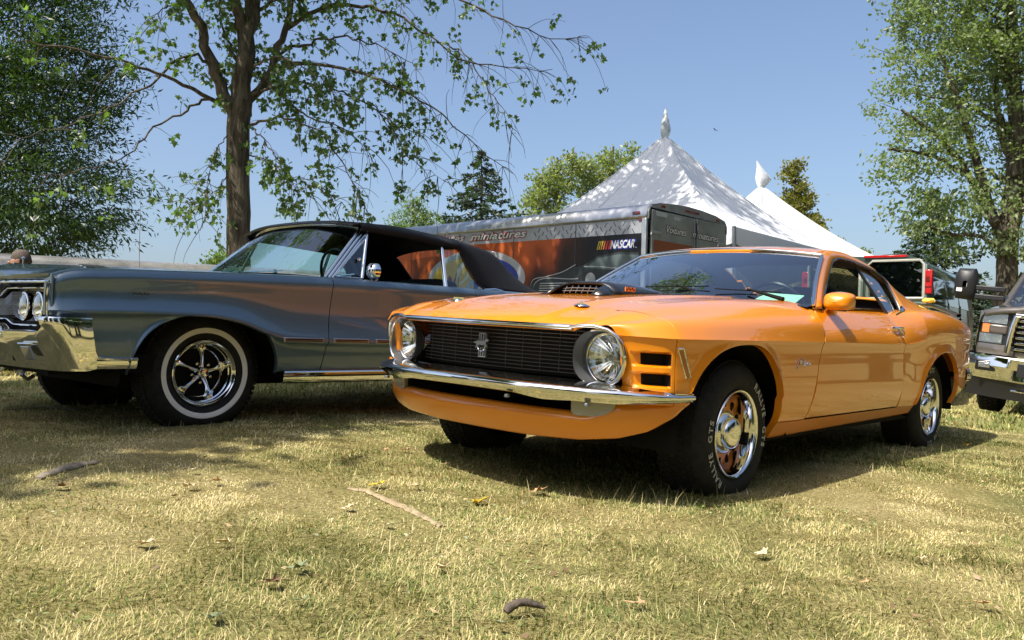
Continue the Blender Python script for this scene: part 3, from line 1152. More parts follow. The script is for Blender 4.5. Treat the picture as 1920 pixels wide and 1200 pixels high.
# maker's script on the front fenders
for s in (1, -1):
    mb = MB()
    yy = lambda z: s * (.905 + float(off_in(z)) + .004)
    def stroke(pts, r):
        mb.tube([(-(.420 + a * 1.0), yy(.632), .632 + b_) for a, b_ in pts], r, 6)
    stroke([(0, -.018), (.012, -.008), (.040, .030), (.044, .024), (.050, .002), (.072, .030)], .003)
    stroke([(.072, .030), (.070, .0), (.080, -.002), (.088, .010), (.086, -.002), (.096, -.002)], .0026)
    stroke([(.098, .008), (.104, -.004), (.112, .010), (.108, .0), (.118, .004), (.124, .026), (.120, -.002), (.134, .004)], .0024)
    stroke([(.134, .004), (.138, .012), (.146, .004), (.152, .012), (.156, .000), (.164, .004)], .0024)
    mb.build('fender_script', CHROME, mus)

# hood scoop
def sct(pts):
    return U(pts)
hz = lambda u, v: hood_z(u, v)
rows = []
us_ = [-.205, -.14, -.09, -.02, .08, .20, .32, .44]
hts = [0, .036, .050, .054, .051, .040, .023, .0]
for u, h_ in zip(us_, hts):
    row = []
    for w_ in np.linspace(-1, 1, 21):
        aw = abs(w_)
        vwid = .188 - .02 * max(0, u) / .4
        lead = .11 * (1 - aw**4) if u < -.10 else 0
        uu_ = u + (lead if u < -.1 else 0) * 0
        prof = (1 - aw**5)
        row.append((u, w_ * vwid, hz(u, w_ * vwid) - .006 + (h_ + .006) * (prof if aw < 1 else 0)))
    rows.append(row)
R_ = np.array(rows)
mb = MB()
# roof skin starts behind the mouth; cheeks run forward
mb.grid(U(R_[2:]), flip=True)
for sgn in (0, 1):
    cols = slice(0, 4) if sgn == 0 else slice(-4, None)
    mb.grid(U(R_[:3, cols]), flip=True)
so = mb.build('hood_scoop', BLACKP, mus, smooth=50, solid=.010)
tilt = np.array(R_[2])
mb = MB()
mouth_t = tilt[3:-3] + [.005, 0, -.006]
mouth_b = np.array([(u - .02, v, hz(u, v) + .004) for u, v, z in tilt[3:-3]])
MB().grid(U([mouth_t + [.10, 0, -.01], mouth_b + [.06, 0, 0]])).build('scoop_throat', BLACK, so)
for k in range(1, 14, 2):
    a, b_ = mouth_t[k], mouth_b[k]
    mb.tube(U([a, b_]), .0022, 4)
for f in (.33, .70):
    mb.tube(U(mouth_t * (1 - f) + mouth_b * f), .0022, 4)
mb.build('scoop_grille', SATIN, so)
for s in (1, -1):
    mb = MB()
    c = np.array([.045, .186, .958])
    mb.box((-c[0], s * c[1], c[2]), (.085, .004, .022))
    bo = mb.build('scoop_badge', simple('orange_badge', (.75, .25, .06), .4), so)
    mb = MB()
    for k in range(5):
        mb.box((-c[0] - .03 + k * .015, s * (c[1] + .003), c[2] + (.004 if k % 2 else -.002)), (.007, .002, .010))
    mb.build('badge_print', BLACK, bo, smooth=0)
# twist locks on the hood
for s in (1, -1):
    u0, v0 = -.59, .385
    z0 = hz(u0, v0)
    mb = MB().lathe([(.036, 0), (.034, .004), (.026, .007), (.022, .005), (.020, .010), (.001, .014)], (-u0, s * v0, z0), 'z', 28)
    mb.box((-u0, s * v0, z0 + .014), (.050, .014, .012), Matrix.Rotation(.6 * s, 3, 'Z'))
    mb.build('hood_lock', CHROME, mus, smooth=50)

# inner wheel wells
for s in (1, -1):
    for uc_ in (0, 2.743):
        aa = np.linspace(-.12, math.pi + .12, 24)
        rr_ = (.50, .50) if uc_ == 0 else (.47, .47)
        rw = [[(-uc_ + (.02 if uc_ == 0 else -.0) + r_ * math.cos(a), s * y_, .33 + (.40 if uc_ == 0 else .38) * math.sin(a)) for a in aa] for r_, y_ in ((.30, .34), (rr_[0], .36), (rr_[1], .84))]
        MB().grid(rw).build('wheel_well', BLACK, mus)
MB().box((-1.35, 0, .34), (4.0, 1.1, .10)).build('chassis', BLACK, mus)

# wheels
def letters_on_tyre(mb, word, r, y, s, a0, size, sign=1):
    """letters whose tops point outwards, reading clockwise as seen from outside"""
    a = a0
    for ch in word:
        if ch == ' ':
            a -= size * .9 / r
            continue
        vs, fs = text_mesh(ch, size, 0, size * .02)
        w_ = vs[:, 0].max() - vs[:, 0].min()
        a -= w_ / 2 / r
        er = np.array([math.cos(a), 0, math.sin(a)])
        et = np.array([math.sin(a), 0, -math.cos(a)])      # clockwise
        x = vs[:, 0] - vs[:, 0].mean()
        mb.add(np.array([0, y, 0]) + np.outer(x, et) + np.outer(r - size * .36 + vs[:, 1], er), fs)
        a -= (w_ / 2 + size * .16) / r

def sport_wheel(M):
    """wheel in its own frame: y outwards, origin at hub on the outer face plane"""
    w = empty('wheel')
    w.parent = mus
    w.matrix_local = M
    RT = .325
    mb = MB().lathe([(.196, -.006), (.205, .002), (.235, .012), (.268, .010), (.296, -.004), (.312, -.018), (.322, -.034), (RT, -.055), (RT + .002, -.115), (RT, -.175), (.320, -.20), (.30, -.222), (.25, -.236), (.20, -.222)], seg=72)
    t = mb.build('tyre', RUBBER, w, smooth=50)
    # tread blocks
    mb = MB()
    for k in range(72):
        a = k / 72 * 2 * math.pi
        for row_, yy_ in enumerate((-.048, -.085, -.122, -.159, -.19)):
            aa = a + (row_ % 2) * math.pi / 72
            rr_ = RT + (.001 if 0 < row_ < 4 else -.004)
            c = (rr_ * math.cos(aa), yy_, rr_ * math.sin(aa))
            mb.box(c, (.010, .030, .021), Matrix.Rotation(-aa, 3, 'Y'))
    mb.build('tread', RUBBER, t, smooth=0)['kind'] = 'stuff'
    mb = MB()
    letters_on_tyre(mb, 'RALLYE GTS', .252, .0135, 1, R(57), .045)
    letters_on_tyre(mb, 'RALLYE GTS', .252, .0135, 1, R(237), .045)
    mb.v = [(-x, y, z) for x, y, z in mb.v]
    mb.build('tyre_lettering', LETTER, t, smooth=0)['kind'] = 'stuff'
    mb = MB().lathe([(.197, -.004), (.199, .004), (.194, .010), (.187, .008), (.182, -.004), (.176, -.030), (.172, -.060), (.167, -.085), (.163, -.100), (.150, -.106)], seg=64)
    rim = mb.build('rim', CHROME, w, smooth=55)
    # orange steel centre with slots
    mb = MB()
    ang = np.linspace(0, 2 * np.pi, 72, endpoint=False)
    rows = []
    for r_, y in ((.163, -.098), (.155, -.082), (.135, -.070), (.108, -.062), (.095, -.064), (.06, -.062)):
        rows.append(np.stack([r_ * np.cos(ang), np.full(72, y), r_ * np.sin(ang)], 1))
    o0 = len(mb.f)
    mb.grid(rows, cv=True)
    mb.build('wheel_centre', ORANGEW, w, smooth=40)
    for k in range(12):
        a = k / 12 * 2 * math.pi + .1
        MB().box((.134 * math.cos(a), -.0680, .134 * math.sin(a)), (.042, .010, .020), Matrix.Rotation(-a, 3, 'Y')).build('vent_slot', BLACK, w, smooth=0, bevel=.003)
    mb = MB().lathe([(.098, -.064), (.096, -.050), (.088, -.040), (.080, -.034), (.074, -.036), (.071, -.020), (.064, -.006), (.050, .0), (.030, .003), (.001, .004)], seg=48)
    mb.build('hub_cap', CHROME, w, smooth=50)
    MB().lathe([(.165, -.13), (.001, -.14)], seg=24).build('brake_drum', BLACK, w)
    return w

def copy_tree(o, parent=None):
    c = o.copy()
    COL.objects.link(c)
    c.parent = parent
    for ch in list(o.children):
        copy_tree(ch, c)
    return c

hubL = Matrix.Translation((0, .825, .325)) @ Matrix.Rotation(R(0.5), 4, 'Z')
w0 = sport_wheel(hubL)
for M_ in (Matrix.Translation((-2.743, .825, .325)) @ Matrix.Rotation(R(100), 4, 'Y'),
           Matrix.Translation((0, -.825, .325)) @ Matrix.Rotation(R(180), 4, 'Z'),
           Matrix.Translation((-2.743, -.825, .325)) @ Matrix.Rotation(R(180), 4, 'Z')):
    w_ = copy_tree(w0, mus)
    w_.matrix_local = M_

# ------------------------------------------------------------------ the blue convertible
pol = empty('blue_convertible', PO)
tag(pol, 'large steel blue convertible with raised black canvas top and whitewall tyres, parked in the shade', 'car')

# side sheet: upper body bulges over the wheel, a crease runs back then sweeps down behind the front wheel
def p_ve(u):     # half width at the crease
    return float(np.interp(u, [-.86, -.83, -.72, -.4, 0, 3.2, 3.9, 4.5], [.905, .930, .962, .985, .995, 1.0, .98, .90]))
def p_crease(u):
    return float(hermite([-.86, -.3, 0.0, .14, .28, .42, .60, 2.0, 4.5], [.668, .678, .668, .640, .588, .553, .545, .545, .545], u))
def p_belt(u):
    return float(hermite([-.86, -.80, -.6, -.3, .3, .8, 1.6, 2.6, 3.6, 4.5], [.845, .868, .890, .905, .928, .945, .950, .955, .945, .90], u))
def p_arch(u, c=-.055):
    t = (u - c) / .435
    if abs(t) >= 1:
        return None
    return .30 + .375 * float(sup(t, 2.5))

PG = .722   # door gap
for s in (1, -1):
    for nm, u0, u1 in (('fender', -.86, PG), ('door', PG + .006, 2.02), ('quarter_panel', 2.026, 4.45)):
        if nm == 'fender':
            uu = np.unique(np.r_[np.linspace(-.86, -.78, 8), np.linspace(-.76, -.49, 8), -.055 - .435 * np.cos(np.linspace(0, math.pi / 2, 24)), -.055 + .435 * np.sin(np.linspace(0, math.pi / 2, 24)), np.linspace(.39, PG, 12)])
        elif nm == 'door':
            uu = np.linspace(u0, u1, 30)
        else:
            uu = np.unique(np.r_[np.linspace(u0, 2.62, 12), 3.05 - .435 * np.cos(np.linspace(0, math.pi / 2, 16)), 3.05 + .435 * np.sin(np.linspace(0, math.pi / 2, 16)), np.linspace(3.5, 4.45, 14)])
        up, lo = [], []
        for u in uu:
            zc, zb, ve_ = p_crease(u), p_belt(u), p_ve(u)
            vb = ve_ - .075
            nose = max(0, (-.70 - u) / .16)
            row = []
            # top inboard, rounded shoulder, then the flank down to the crease
            row.append((u + .03 * nose, vb - .13, zb + .004))
            row.append((u + .02 * nose, vb - .05, zb + .004))
            for a in np.linspace(0, 1, 8):
                th_ = a * math.pi / 2
                row.append((u, vb + (ve_ - .022 - vb) * math.sin(th_), zb - .055 * (1 - math.cos(th_))))
            zt = zb - .055
            for t in np.linspace(.12, 1, 12):
                v = ve_ - .022 - .012 * math.sin(t * math.pi) + .022 * t**3
                row.append((u + (-.012 * nose * t), v, zt + (zc - zt) * t))
            # small roll at the crease
            row.append((u, ve_ - .001, zc - .010))
            up.append(row)
            za = p_arch(u, -.055 if u < 1.5 else 3.05)
            zl = za if za is not None else (.435 if u < -.4 else .355)
            if u > 3.45:
                zl = .36 + .08 * (u - 3.45)
            lr = []
            z0 = zc - .010
            for j, z in enumerate(np.linspace(z0, min(zl, z0 - .004), 20)):
                d_ = (z0 - z)
                v = ve_ - .001 - .030 * (1 - math.exp(-d_ / .02)) - .05 * max(0, (.52 - z) / .2)**2
                # wheel lip
                if za is not None:
                    v += .012 * math.exp(-((z - zl) / .02)**2)
                lr.append((u, v, z))
            lo.append(lr)
        def slant(P):
            P = np.array(P)
            if nm == 'fender':
                w_ = np.clip((P[..., 0] - .40) / (PG - .40), 0, 1)
                P[..., 0] += w_ * (-.03 * np.clip((.66 - P[..., 2]) / .3, 0, 1) + .02 * np.clip((P[..., 2] - .7) / .2, -.2, 1))
            if nm == 'door':
                w_ = np.clip(1 - (P[..., 0] - PG) / .3, 0, 1)
                P[..., 0] += w_ * (-.03 * np.clip((.66 - P[..., 2]) / .3, 0, 1) + .02 * np.clip((P[..., 2] - .7) / .2, -.2, 1))
            return P
        mb = MB().grid(SD(slant(up), s), flip=s > 0).grid(SD(slant(lo), s), flip=s > 0)
        mb.build(nm, BLUE, pol, smooth=45, weld=.0006, flange=(0, -.03 * s, 0))
    # ribbed trim bars along the crease
    for u0, u1 in ((.385, .672), (.742, 1.02), (1.075, 1.36), (1.42, 1.70)):
        y = p_ve(.6) + .002
        mb = MB()
        mb.box(((-(u0 + u1) / 2), s * y, .547), (u1 - u0, .010, .030))
        tb = mb.build('side_trim', simple('dull_chrome', (.42, .43, .44), .32, .9), pol, bevel=.004)
        MB().box((-(u0 + u1) / 2, s * (y + .006), .551), (u1 - u0 - .03, .003, .006)).box((-(u0 + u1) / 2, s * (y + .006), .541), (u1 - u0 - .03, .003, .005)).build('trim_groove', BLACK, tb)
    # bright sills
    mb = MB()
    for u0, u1, zt, zb_ in ((-.66, -.445, .437, .375), (.425, 2.60, .357, .285)):
        L = u1 - u0
        mb.grid(SD([[(u, p_ve(u) + dv, zt + (zb_ - zt) * t) for u in np.linspace(u0, u1, 8)] for dv, t in ((-.060, -.12), (-.040, 0), (-.036, .10), (-.046, .16), (-.044, .5), (-.055, .92), (-.09, 1.02))], s))
    mb.build('rocker_trim', CHROME, pol, smooth=30)
    MB().tube(SD([(u, p_ve(u) - .034, z) for u, z in ((-.70, .63), (-.675, .55), (-.66, .47), (-.645, .437), (-.60, .432), (-.448, .428))], s), .008, 6).build('bumper_edge_trim', CHROME, pol)

# hood, cowl, deck
rows = []
for u in np.r_[-.865, -.85, np.linspace(-.80, .80, 22)]:
    zb, ve_ = p_belt(max(u, -.8)), p_ve(u)
    e = ve_ - .075 - .13
    row = []
    for w_ in np.linspace(-1, 1, 41):
        aw = abs(w_)
        z = zb + .004 + .022 * (1 - aw**3) + .022 * math.exp(-(w_ / .16)**2) * (1 if u > -.8 else .6)
        if aw > .90:
            z -= .012 * math.exp(-((aw - .93) / .02)**2)
        uf = u - .05 * (1 - aw**2) * max(0, (-.2 - u) / .6)
        if u < -.83:
            z -= .03 * (-.83 - u) / .035
        row.append((uf, w_ * (e + .001), z))
    rows.append(row)
MB().grid(U(rows)).build('hood', BLUE, pol, smooth=50, flange=(0, 0, -.02))
P_hood = np.array(rows)
rows = []
for u in np.linspace(2.80, 4.45, 14):
    e = p_ve(u) - .205
    rows.append([(u, w_ * e, p_belt(u) + .004 + .015 * (1 - w_ * w_)) for w_ in np.linspace(-1, 1, 15)])
MB().grid(U(rows)).build('deck_lid', BLUE, pol, smooth=50, flange=(0, 0, -.02))
MB().grid(U([[(4.46, v * .86, z) for v in np.linspace(-1, 1, 6)] for z in (.90, .4)])).build('tail_panel', BLUE, pol)
MB().box((-4.50, 0, .50), (.12, 1.9, .16)).build('rear_bumper', CHROME, pol, bevel=.03)
# hood front header, slanted, with thin gills
def gf(v):          # front line bows forward in the middle
    return -.855 - .045 * (1 - (abs(v) / .87)**2)
vv = np.linspace(-.87, .87, 49)
def ztop(v):        # lower edge of the header: a step up towards each side
    return float(np.interp(abs(v), [0, .20, .29, .9], [.772, .772, .812, .808]))
rows = [[(gf(v) + .004, v, .862 - (0.010 if abs(v) > .7 else 0)) for v in vv], [(gf(v) - .012, v, .848) for v in vv], [(gf(v) - .006, v, .83) for v in vv], [(gf(v) + .008, v, ztop(v) + .006) for v in vv]]
MB().grid(U(rows)).build('header_panel', BLUE, pol, smooth=50)
mb = MB()
for k in range(-6, 7):
    v = k * .058
    mb.tube(U([(gf(v) - .008, v - .006, .828), (gf(v) - .001, v - .016, .798)]), .0028, 4)
mb.build('header_letters', CHROME, pol)
mb = MB()
dense = np.linspace(-.87, .87, 80)
mb.tube(U([(gf(v) - .004, v, ztop(v)) for v in dense]), .0075, 6)
mb.tube(U([(gf(v) + .030, v, ztop(v) - .030) for v in dense]), .0055, 6)
def zlow(v):
    return float(np.interp(abs(v), [0, .33, .42, .9], [.618, .618, .590, .590]))
mb.tube(U([(gf(v) + .020, v, zlow(v)) for v in dense]), .0055, 6)
mb.build('grille_frame', CHROME, pol, smooth=60)
MB().grid(U([[(gf(v) + .0, v, ztop(v) - .002) for v in dense], [(gf(v) + .09, v, ztop(v) - .034) for v in dense], [(gf(v) + .10, v, (ztop(v) + zlow(v)) / 2) for v in dense], [(gf(v) + .09, v, zlow(v) + .008) for v in dense], [(gf(v) + .018, v, zlow(v)) for v in dense]])).build('grille_backing', BLACKP, pol)
mb = MB()
for k, f in enumerate(np.linspace(.08, .92, 15)):
    pts = []
    for v in dense:
        if abs(v) > .44:
            continue
        pinch = math.exp(-(v / .5)**2) * 0
        pts.append((gf(v) + .055, v, zlow(v) + .012 + (ztop(v) - .05 - zlow(v)) * f + pinch))
    mb.tube(U(pts), .0035 if k != 7 else .007, 4)
mb.build('grille_bars', SATIN, pol, smooth=60)['kind'] = 'stuff'
for s in (1, -1):
    for v0 in (.525, .690):
        hu = gf(v0) + .045
        mb = MB().lathe([(.070, -.01), (.076, .010), (.074, .022), (.066, .024), (.064, .014)], (-hu, s * v0, .686), 'x', 40)
        h = mb.build('headlight', CHROME, pol, smooth=50)
        MB().lathe([(.066, .014)] + [(.066 * math.sin(t), .014 + .018 * math.cos(t)) for t in np.linspace(1.5, .02, 8)], (-hu, s * v0, .686), 'x', 40).build('lens', LENS, h, smooth=80)
        ang = np.linspace(0, 2 * np.pi, 61)[:-1]
        MB().grid([np.stack([np.full(60, -hu + .012 - .04 * (1 - (r_ / .065)**2)), s * v0 + r_ * np.cos(ang), .686 + r_ * np.sin(ang)], 1) for r_ in (.065, .05, .03, .004)], cv=True).build('reflector', CHROME, h, smooth=30)
    # bright vertical fender edge
    MB().tube(SD([(-.868, .875, .80), (-.872, .874, .74), (-.868, .870, .66), (-.862, .866, .60)], s), .007, 6).build('fender_edge_trim', CHROME, pol)
    MB().grid(SD([[(-.86, .80, z), (-.862, .90, z), (-.855, p_ve(-.86), z)] for z in (.845, .75, .645)], s)).build('fender_front', BLUE, pol)

# front bumper: heavy wrap round blade that leans back towards its lower edge
path = curve([(-.945, 0), (-.94, .30), (-.93, .60), (-.912, .80), (-.898, .88), (-.875, .935), (-.83, .965), (-.78, .968)], 60)
full = np.vstack([path[::-1] * [1, -1], path[1:]])
def bz(v):
    return float(np.interp(abs(v), [0, .36, .44, .86, .9, 1.0], [.598, .590, .558, .562, .60, .61]))
rows = []
for f, lean, dz in ((-.02, .050, .0), (0, .012, .006), (.02, 0, 0), (.10, .002, 0), (.30, .012, 0), (.60, .034, 0), (.85, .055, 0), (1.0, .070, 0), (1.0, .12, .01)):
    rows.append([(u + lean, v, bz(v) + (.372 - bz(v)) * f + dz) for u, v in full])
bmp = MB().grid(U(rows), flip=True).build('front_bumper', CHROME, pol, smooth=50)
for s in (1, -1):
    pe = curve([(-.905, .872), (-.902, .915), (-.885, .955), (-.850, .980), (-.78, .988), (-.70, .990)], 30)
    rows = []
    for f, lean, dz, inn_ in ((0, .03, -.004, .02), (0, .006, .003, .003), (.03, 0, 0, 0), (.15, .008, 0, -.002), (.35, .034, 0, -.004), (.6, .072, 0, -.003), (.85, .112, 0, .003), (1.0, .128, 0, .010), (1.02, .15, 0, .04)):
        row = []
        for k_, (u, v) in enumerate(pe):
            t_ = k_ / 29
            row.append((u + lean * (1 - .72 * t_), v - inn_ * (.3 + .7 * t_), .632 + (.385 - .632) * f + dz))
        rows.append(row)
    MB().grid(SD(rows, s), flip=s > 0).build('bumper_end', CHROME, bmp, smooth=60)
# raised pod either side of the number plate
for s in (1, -1):
    mb = MB()
    q = [(-.948, .19, .592), (-.948, .34, .580), (-.935, .46, .540), (-.915, .52, .49), (-.885, .50, .395), (-.890, .30, .392)]
    c_ = np.mean(q, axis=0) + [-.040, -.02, .01]
    for i in range(len(q)):
        mb.add(SD([q[i], q[(i + 1) % len(q)], c_], s), [(0, 1, 2)])
    mb.build('bumper_pod', CHROME, bmp, smooth=0)
    mb = MB().poly(SD([(-.915, .70, .485), (-.905, .80, .487), (-.888, .83, .422), (-.900, .745, .418)], s), (1, 0, 0), .012)
    mb.build('turn_lamp', simple('smoked_lamp', (.13, .13, .11), .15, coat=1.0), bmp, smooth=0, bevel=.004)
    MB().tube(SD([(-.925, .68, .497), (-.912, .82, .500)], s), .006, 6).build('lamp_brow', CHROME, bmp)
pl_ = MB().box((.905, 0, .475), (.008, .32, .15)).build('number_plate', simple('blue_white_plate', (.55, .58, .68), .4), pol, bevel=.002)
mb = MB()
mb.box((.911, 0, .475), (.003, .30, .022))
mb.box((.911, -.12, .50), (.003, .05, .03)); mb.box((.911, .02, .515), (.003, .20, .012))
mb.build('plate_print', simple('plate_blue', (.03, .06, .25), .4), pl_)
MB().box((.55, 0, .40), (.55, 1.6, .10)).box((.84, 0, .50), (.03, 1.5, .22)).build('front_apron', BLACK, pol)
MB().tube([(.80, .42, .36), (.82, .42, .325), (.79, .42, .30), (.76, .42, .32)], .012, 6).build('tow_eye', SATIN, pol)
mb = MB().tube(U([(-.70, 0, .925), (-.70, 0, .965)]), .003, 6).box((.70, 0, .93), (.10, .02, .012)).lathe([(.001, .01), (.008, .006), (.008, -.006), (.001, -.01)], (.70, 0, .968), 'y', 12)
mb.build('hood_ornament', CHROME, pol)
mb = MB()
for k in range(3):
    mb.box((.60 + k * .018, .78, .896 + .006 * k), (.13, .03, .003))
mb.build('fender_ornament', CHROME, pol)
# fender badge script (small)
mb = MB()
for k in range(8):
    mb.box((.50 - k * .011, .985 if True else 0, .768 + .003 * (k % 2)), (.006, .004, .012))
mb.build('fender_badge', BLACKP, pol)
MB().tube([(-.32, -.80, .93), (-.31, -.80, 1.60)], [.004, .0018], 6).build('antenna', CHROME, pol)

# windscreen and its bright frame
A0, A1 = np.array([.790, .795, .958]), np.array([1.175, .655, 1.318])
rows = []
for t in np.linspace(0, 1, 16):
    row = []
    for w_ in np.linspace(-1, 1, 33):
        e = A0 + (A1 - A0) * t
        c = np.array([.60, 0, .985]) * (1 - t) + np.array([1.06, 0, 1.362]) * t
        aw = abs(w_)
        row.append((c[0] + (e[0] - c[0]) * aw**2.6, w_ * e[1], c[2] + (e[2] - c[2]) * aw**2.6))
    rows.append(row)
pw = np.array(rows)
MB().grid(U(pw)).build('windshield', TEALGLASS, pol, smooth=80)
mb = MB()
mb.tube(U(pw[-1] + [-.004, 0, .004]), .013, 8)
for j, sg in ((0, -1), (-1, 1)):
    for dv, r_ in ((.004, .011), (.030, .010), (.052, .008)):
        mb.tube(U([pw[0, j] + [.006 + dv * .9, sg * dv * .5, -.01], pw[-1, j] + [.006 + dv * .9, sg * dv * .5, .006 - dv * .3]]), r_, 8)
mb.build('windshield_frame', CHROME, pol, smooth=60)
for s in (1, -1):
    a, b_ = (pw[0, -1], pw[-1, -1])
    MB().grid(SD([[a + [.004, .003, 0], a + [.058, .022, 0]], [b_ + [.004, .003, 0], b_ + [.058, .022, -.02]]], s)).build('windshield_pillar', BLUE, pol)
MB().grid(U([P_hood[-1], pw[0][::1][:, :][np.linspace(0, 32, 41).astype(int)] + [-.01, 0, -.006]])).build('cowl', BLUE, pol)
for v0, v1 in ((.02, .40), (-.45, -.05)):
    wo = MB().tube(U([(.70, v0, .995), (.745, v1, 1.000)]), .005, 6).build('wiper', CHROME, pol)
    MB().lathe([(.001, .02), (.016, .012), (.018, -.01)], (-.70, v1 - .02, .985), 'z', 12).build('wiper_pivot', CHROME, wo)

# vent window, glass division
for s in (1, -1):
    vf, vt, vr = np.array([.862, .815, .960]), np.array([1.205, .700, 1.262]), np.array([1.096, .805, .962])
    mb = MB().tube(SD([vf, vt], s), .009, 8).tube(SD([vt + [.0, 0, .01], vr], s), .012, 8).tube(SD([vf, vr], s), .006, 6)
    vw = mb.build('vent_window_frame', CHROME, pol, smooth=60)
    MB().poly(SD([vf, vt, vr], s), (0, 0, 0), 0).build('pane', TEALGLASS, vw, smooth=0)
    MB().lathe([(.001, .02), (.012, .015), (.014, 0)], SD([(1.085, .775, 1.09)], s)[0], 'y', 12).build('latch', CHROME, vw)
    mb = MB().tube(SD([(1.865, .808, .950), (1.905, .700, 1.272)], s), .013, 8, sq=.6)
    mb.tube(SD([(1.885, .806, .950), (1.925, .698, 1.272)], s), .006, 6)
    mb.build('window_divider', CHROME, pol, smooth=60)
    MB().poly(SD([(1.90, .800, .95), (2.24, .80, .944), (2.10, .70, 1.262), (1.94, .692, 1.27)], s), (0, 0, 0), 0).build('quarter_window', SIDEGLASS, pol, smooth=0)
    # round mirror on the door
    mb = MB().lathe([(.001, .050), (.030, .044), (.050, .026), (.058, .004), (.058, -.012), (.050, -.016)], (-1.115, s * .905, 1.010), 'x', 32)
    mb.xform(Matrix.Identity(4))
    mm = mb.build('door_mirror', CHROME, pol, smooth=60)
    MB().tube(SD([(1.155, .875, .948), (1.145, .885, .968), (1.12, .90, 1.0)], s), [.020, .013, .012], 10).lathe([(.001, .012), (.034, .008), (.042, 0)], SD([(1.145, .872, .946)], s)[0], 'z', 20).build('mirror_base', CHROME, mm, smooth=60)
    MB().box(SD([(1.72, .945, .865)], s)[0], (.16, .02, .02)).build('door_handle', CHROME, pol, bevel=.006)

# soft top
st_u = [1.055, 1.20, 1.45, 1.75, 2.05, 2.28, 2.45, 2.56, 2.67, 2.80, 2.94]
top_c = [1.374, 1.390, 1.414, 1.425, 1.412, 1.390, 1.355, 1.315, 1.21, 1.08, .985]      # centre height
side_v = [.690, .695, .700, .700, .698, .695, .690, .688, .70, .72, .74]
side_z = [1.335, 1.345, 1.340, 1.325, 1.300, 1.290, 1.262, 1.215, 1.13, 1.05, .975]
rows = []
uu = np.r_[np.linspace(1.10, 2.42, 30), np.linspace(2.45, 2.62, 10), np.linspace(2.64, 2.94, 14)]
for u in uu:
    vc, sv_, sz = float(hermite(st_u, top_c, u)), float(hermite(st_u, side_v, u)), float(hermite(st_u, side_z, u))
    row = []
    for w_ in np.linspace(-1, 1, 49):
        aw = abs(w_)
        bow = .006 * math.sin((u - 1.1) * 2 * math.pi / .45) * (1 - aw)
        uf = u - (.07 * (1 - aw**2) * max(0, 1 - (u - 1.1) / .5))
        row.append((uf, w_ * sv_, sz + (vc - sz) * (1 - aw**3.2) + bow))
    rows.append(row)
tp = np.array(rows)
mb = MB()
fs_, nn_ = [], len(tp)
for i in range(nn_ - 1):
    for j in range(48):
        c_ = tp[i:i + 2, j:j + 2].reshape(-1, 3).mean(0)
        if c_[0] > 2.52 and 1.0 < c_[2] < 1.345 and abs(c_[1]) < .55 and i < nn_ - 2:
            continue
        a = i * 49 + j
        fs_.append((a, a + 1, a + 50, a + 49))
mb.add(U(tp.reshape(-1, 3)), fs_)
mb.build('soft_top', CLOTHTOP, pol, smooth=60, solid=.014)
MB().grid(U(tp[38:, 9:40] + [-.006, 0, -.006])).build('back_window', SIDEGLASS, pol, smooth=60)
for s in (1, -1):
    # cloth valance over the side windows, and the rear quarter of the top
    lo_edge, hi_edge = [], []
    uq = np.linspace(1.14, 2.94, 60)
    hi = np.stack([uq, [float(hermite(st_u, side_v, u)) for u in uq], [float(hermite(st_u, side_z, u)) for u in uq]], 1)
    def low_pt(u):
        if u < 2.08:
            return (u, .712, float(np.interp(u, [1.14, 1.5, 2.08], [1.302, 1.292, 1.262])))
        t = (u - 2.08) / (2.94 - 2.08)
        p = hermite([0, .14, .45, .70, 1.0], np.array([(2.08, .712, 1.262), (2.12, .735, 1.16), (2.29, .80, .965), (2.55, .84, .958), (2.94, .86, .955)]), t)
        return tuple(p)
    lo_ = np.array([low_pt(u) for u in uq])
    rr = [[hi[k] + (lo_[k] - hi[k]) * t + np.array([0, .022 * math.sin(t * math.pi), 0]) for t in np.linspace(0, 1, 10)] for k in range(60)]
    MB().grid(SD(rr, s), flip=s > 0).build('top_quarter', CLOTHTOP, pol, smooth=60, solid=.012)
    MB().tube(SD([lo_[i] + [0, .006, 0] for i in range(0, 60, 2)], s), .008, 6).build('top_weatherstrip', BLACKP, pol)
    MB().tube(SD([(2.58, .60, 1.292), (2.60, .61, 1.285), (2.615, .615, 1.26), (2.61, .61, 1.23)], s), .006, 6).build('top_cord', WHITEPL, pol)
    MB().tube(SD([(2.27, .82, .958), (2.36, .85, .968), (2.44, .86, .956)], s), .009, 6).build('top_clip', CHROME, pol)
MB().tube(U(tp[0][::2] + [-.004, 0, -.014]), .010, 6).build('header_seal', BLACKP, pol)

# cabin
MB().box((-1.9, 0, .36), (2.6, 1.7, .04)).build('cabin_floor', BLACK, pol)
for s in (1, -1):
    MB().box((-1.75, s * .80, .64), (1.9, .03, .60)).build('door_lining', VINYL, pol, bevel=.01)
MB().grid(U([[(.80 - .1 * (1 - abs(v)), v * .78, .955), (1.02, v * .78, .975), (1.10, v * .78, .93), (1.08, v * .78, .7)] for v in np.linspace(-1, 1, 11)])).build('dashboard', simple('teal_dash', (.03, .12, .11), .5), pol, smooth=60)
seat(pol, -1.85, .40, .42, 1.03, .34, VINYL)
seat(pol, -1.85, -.40, .42, 1.03, .34, VINYL)
MB().box((-2.65, 0, .70), (.16, 1.3, .42)).build('rear_seat', VINYL, pol, bevel=.05)
sw = MB().tube([(-1.19 + .05 * math.sin(t), .42 + .20 * math.cos(t), 1.00 + .18 * math.sin(t)) for t in np.linspace(0, 2 * math.pi, 33)], .011, 8, cap=False).build('steering_wheel', BLACKP, pol)
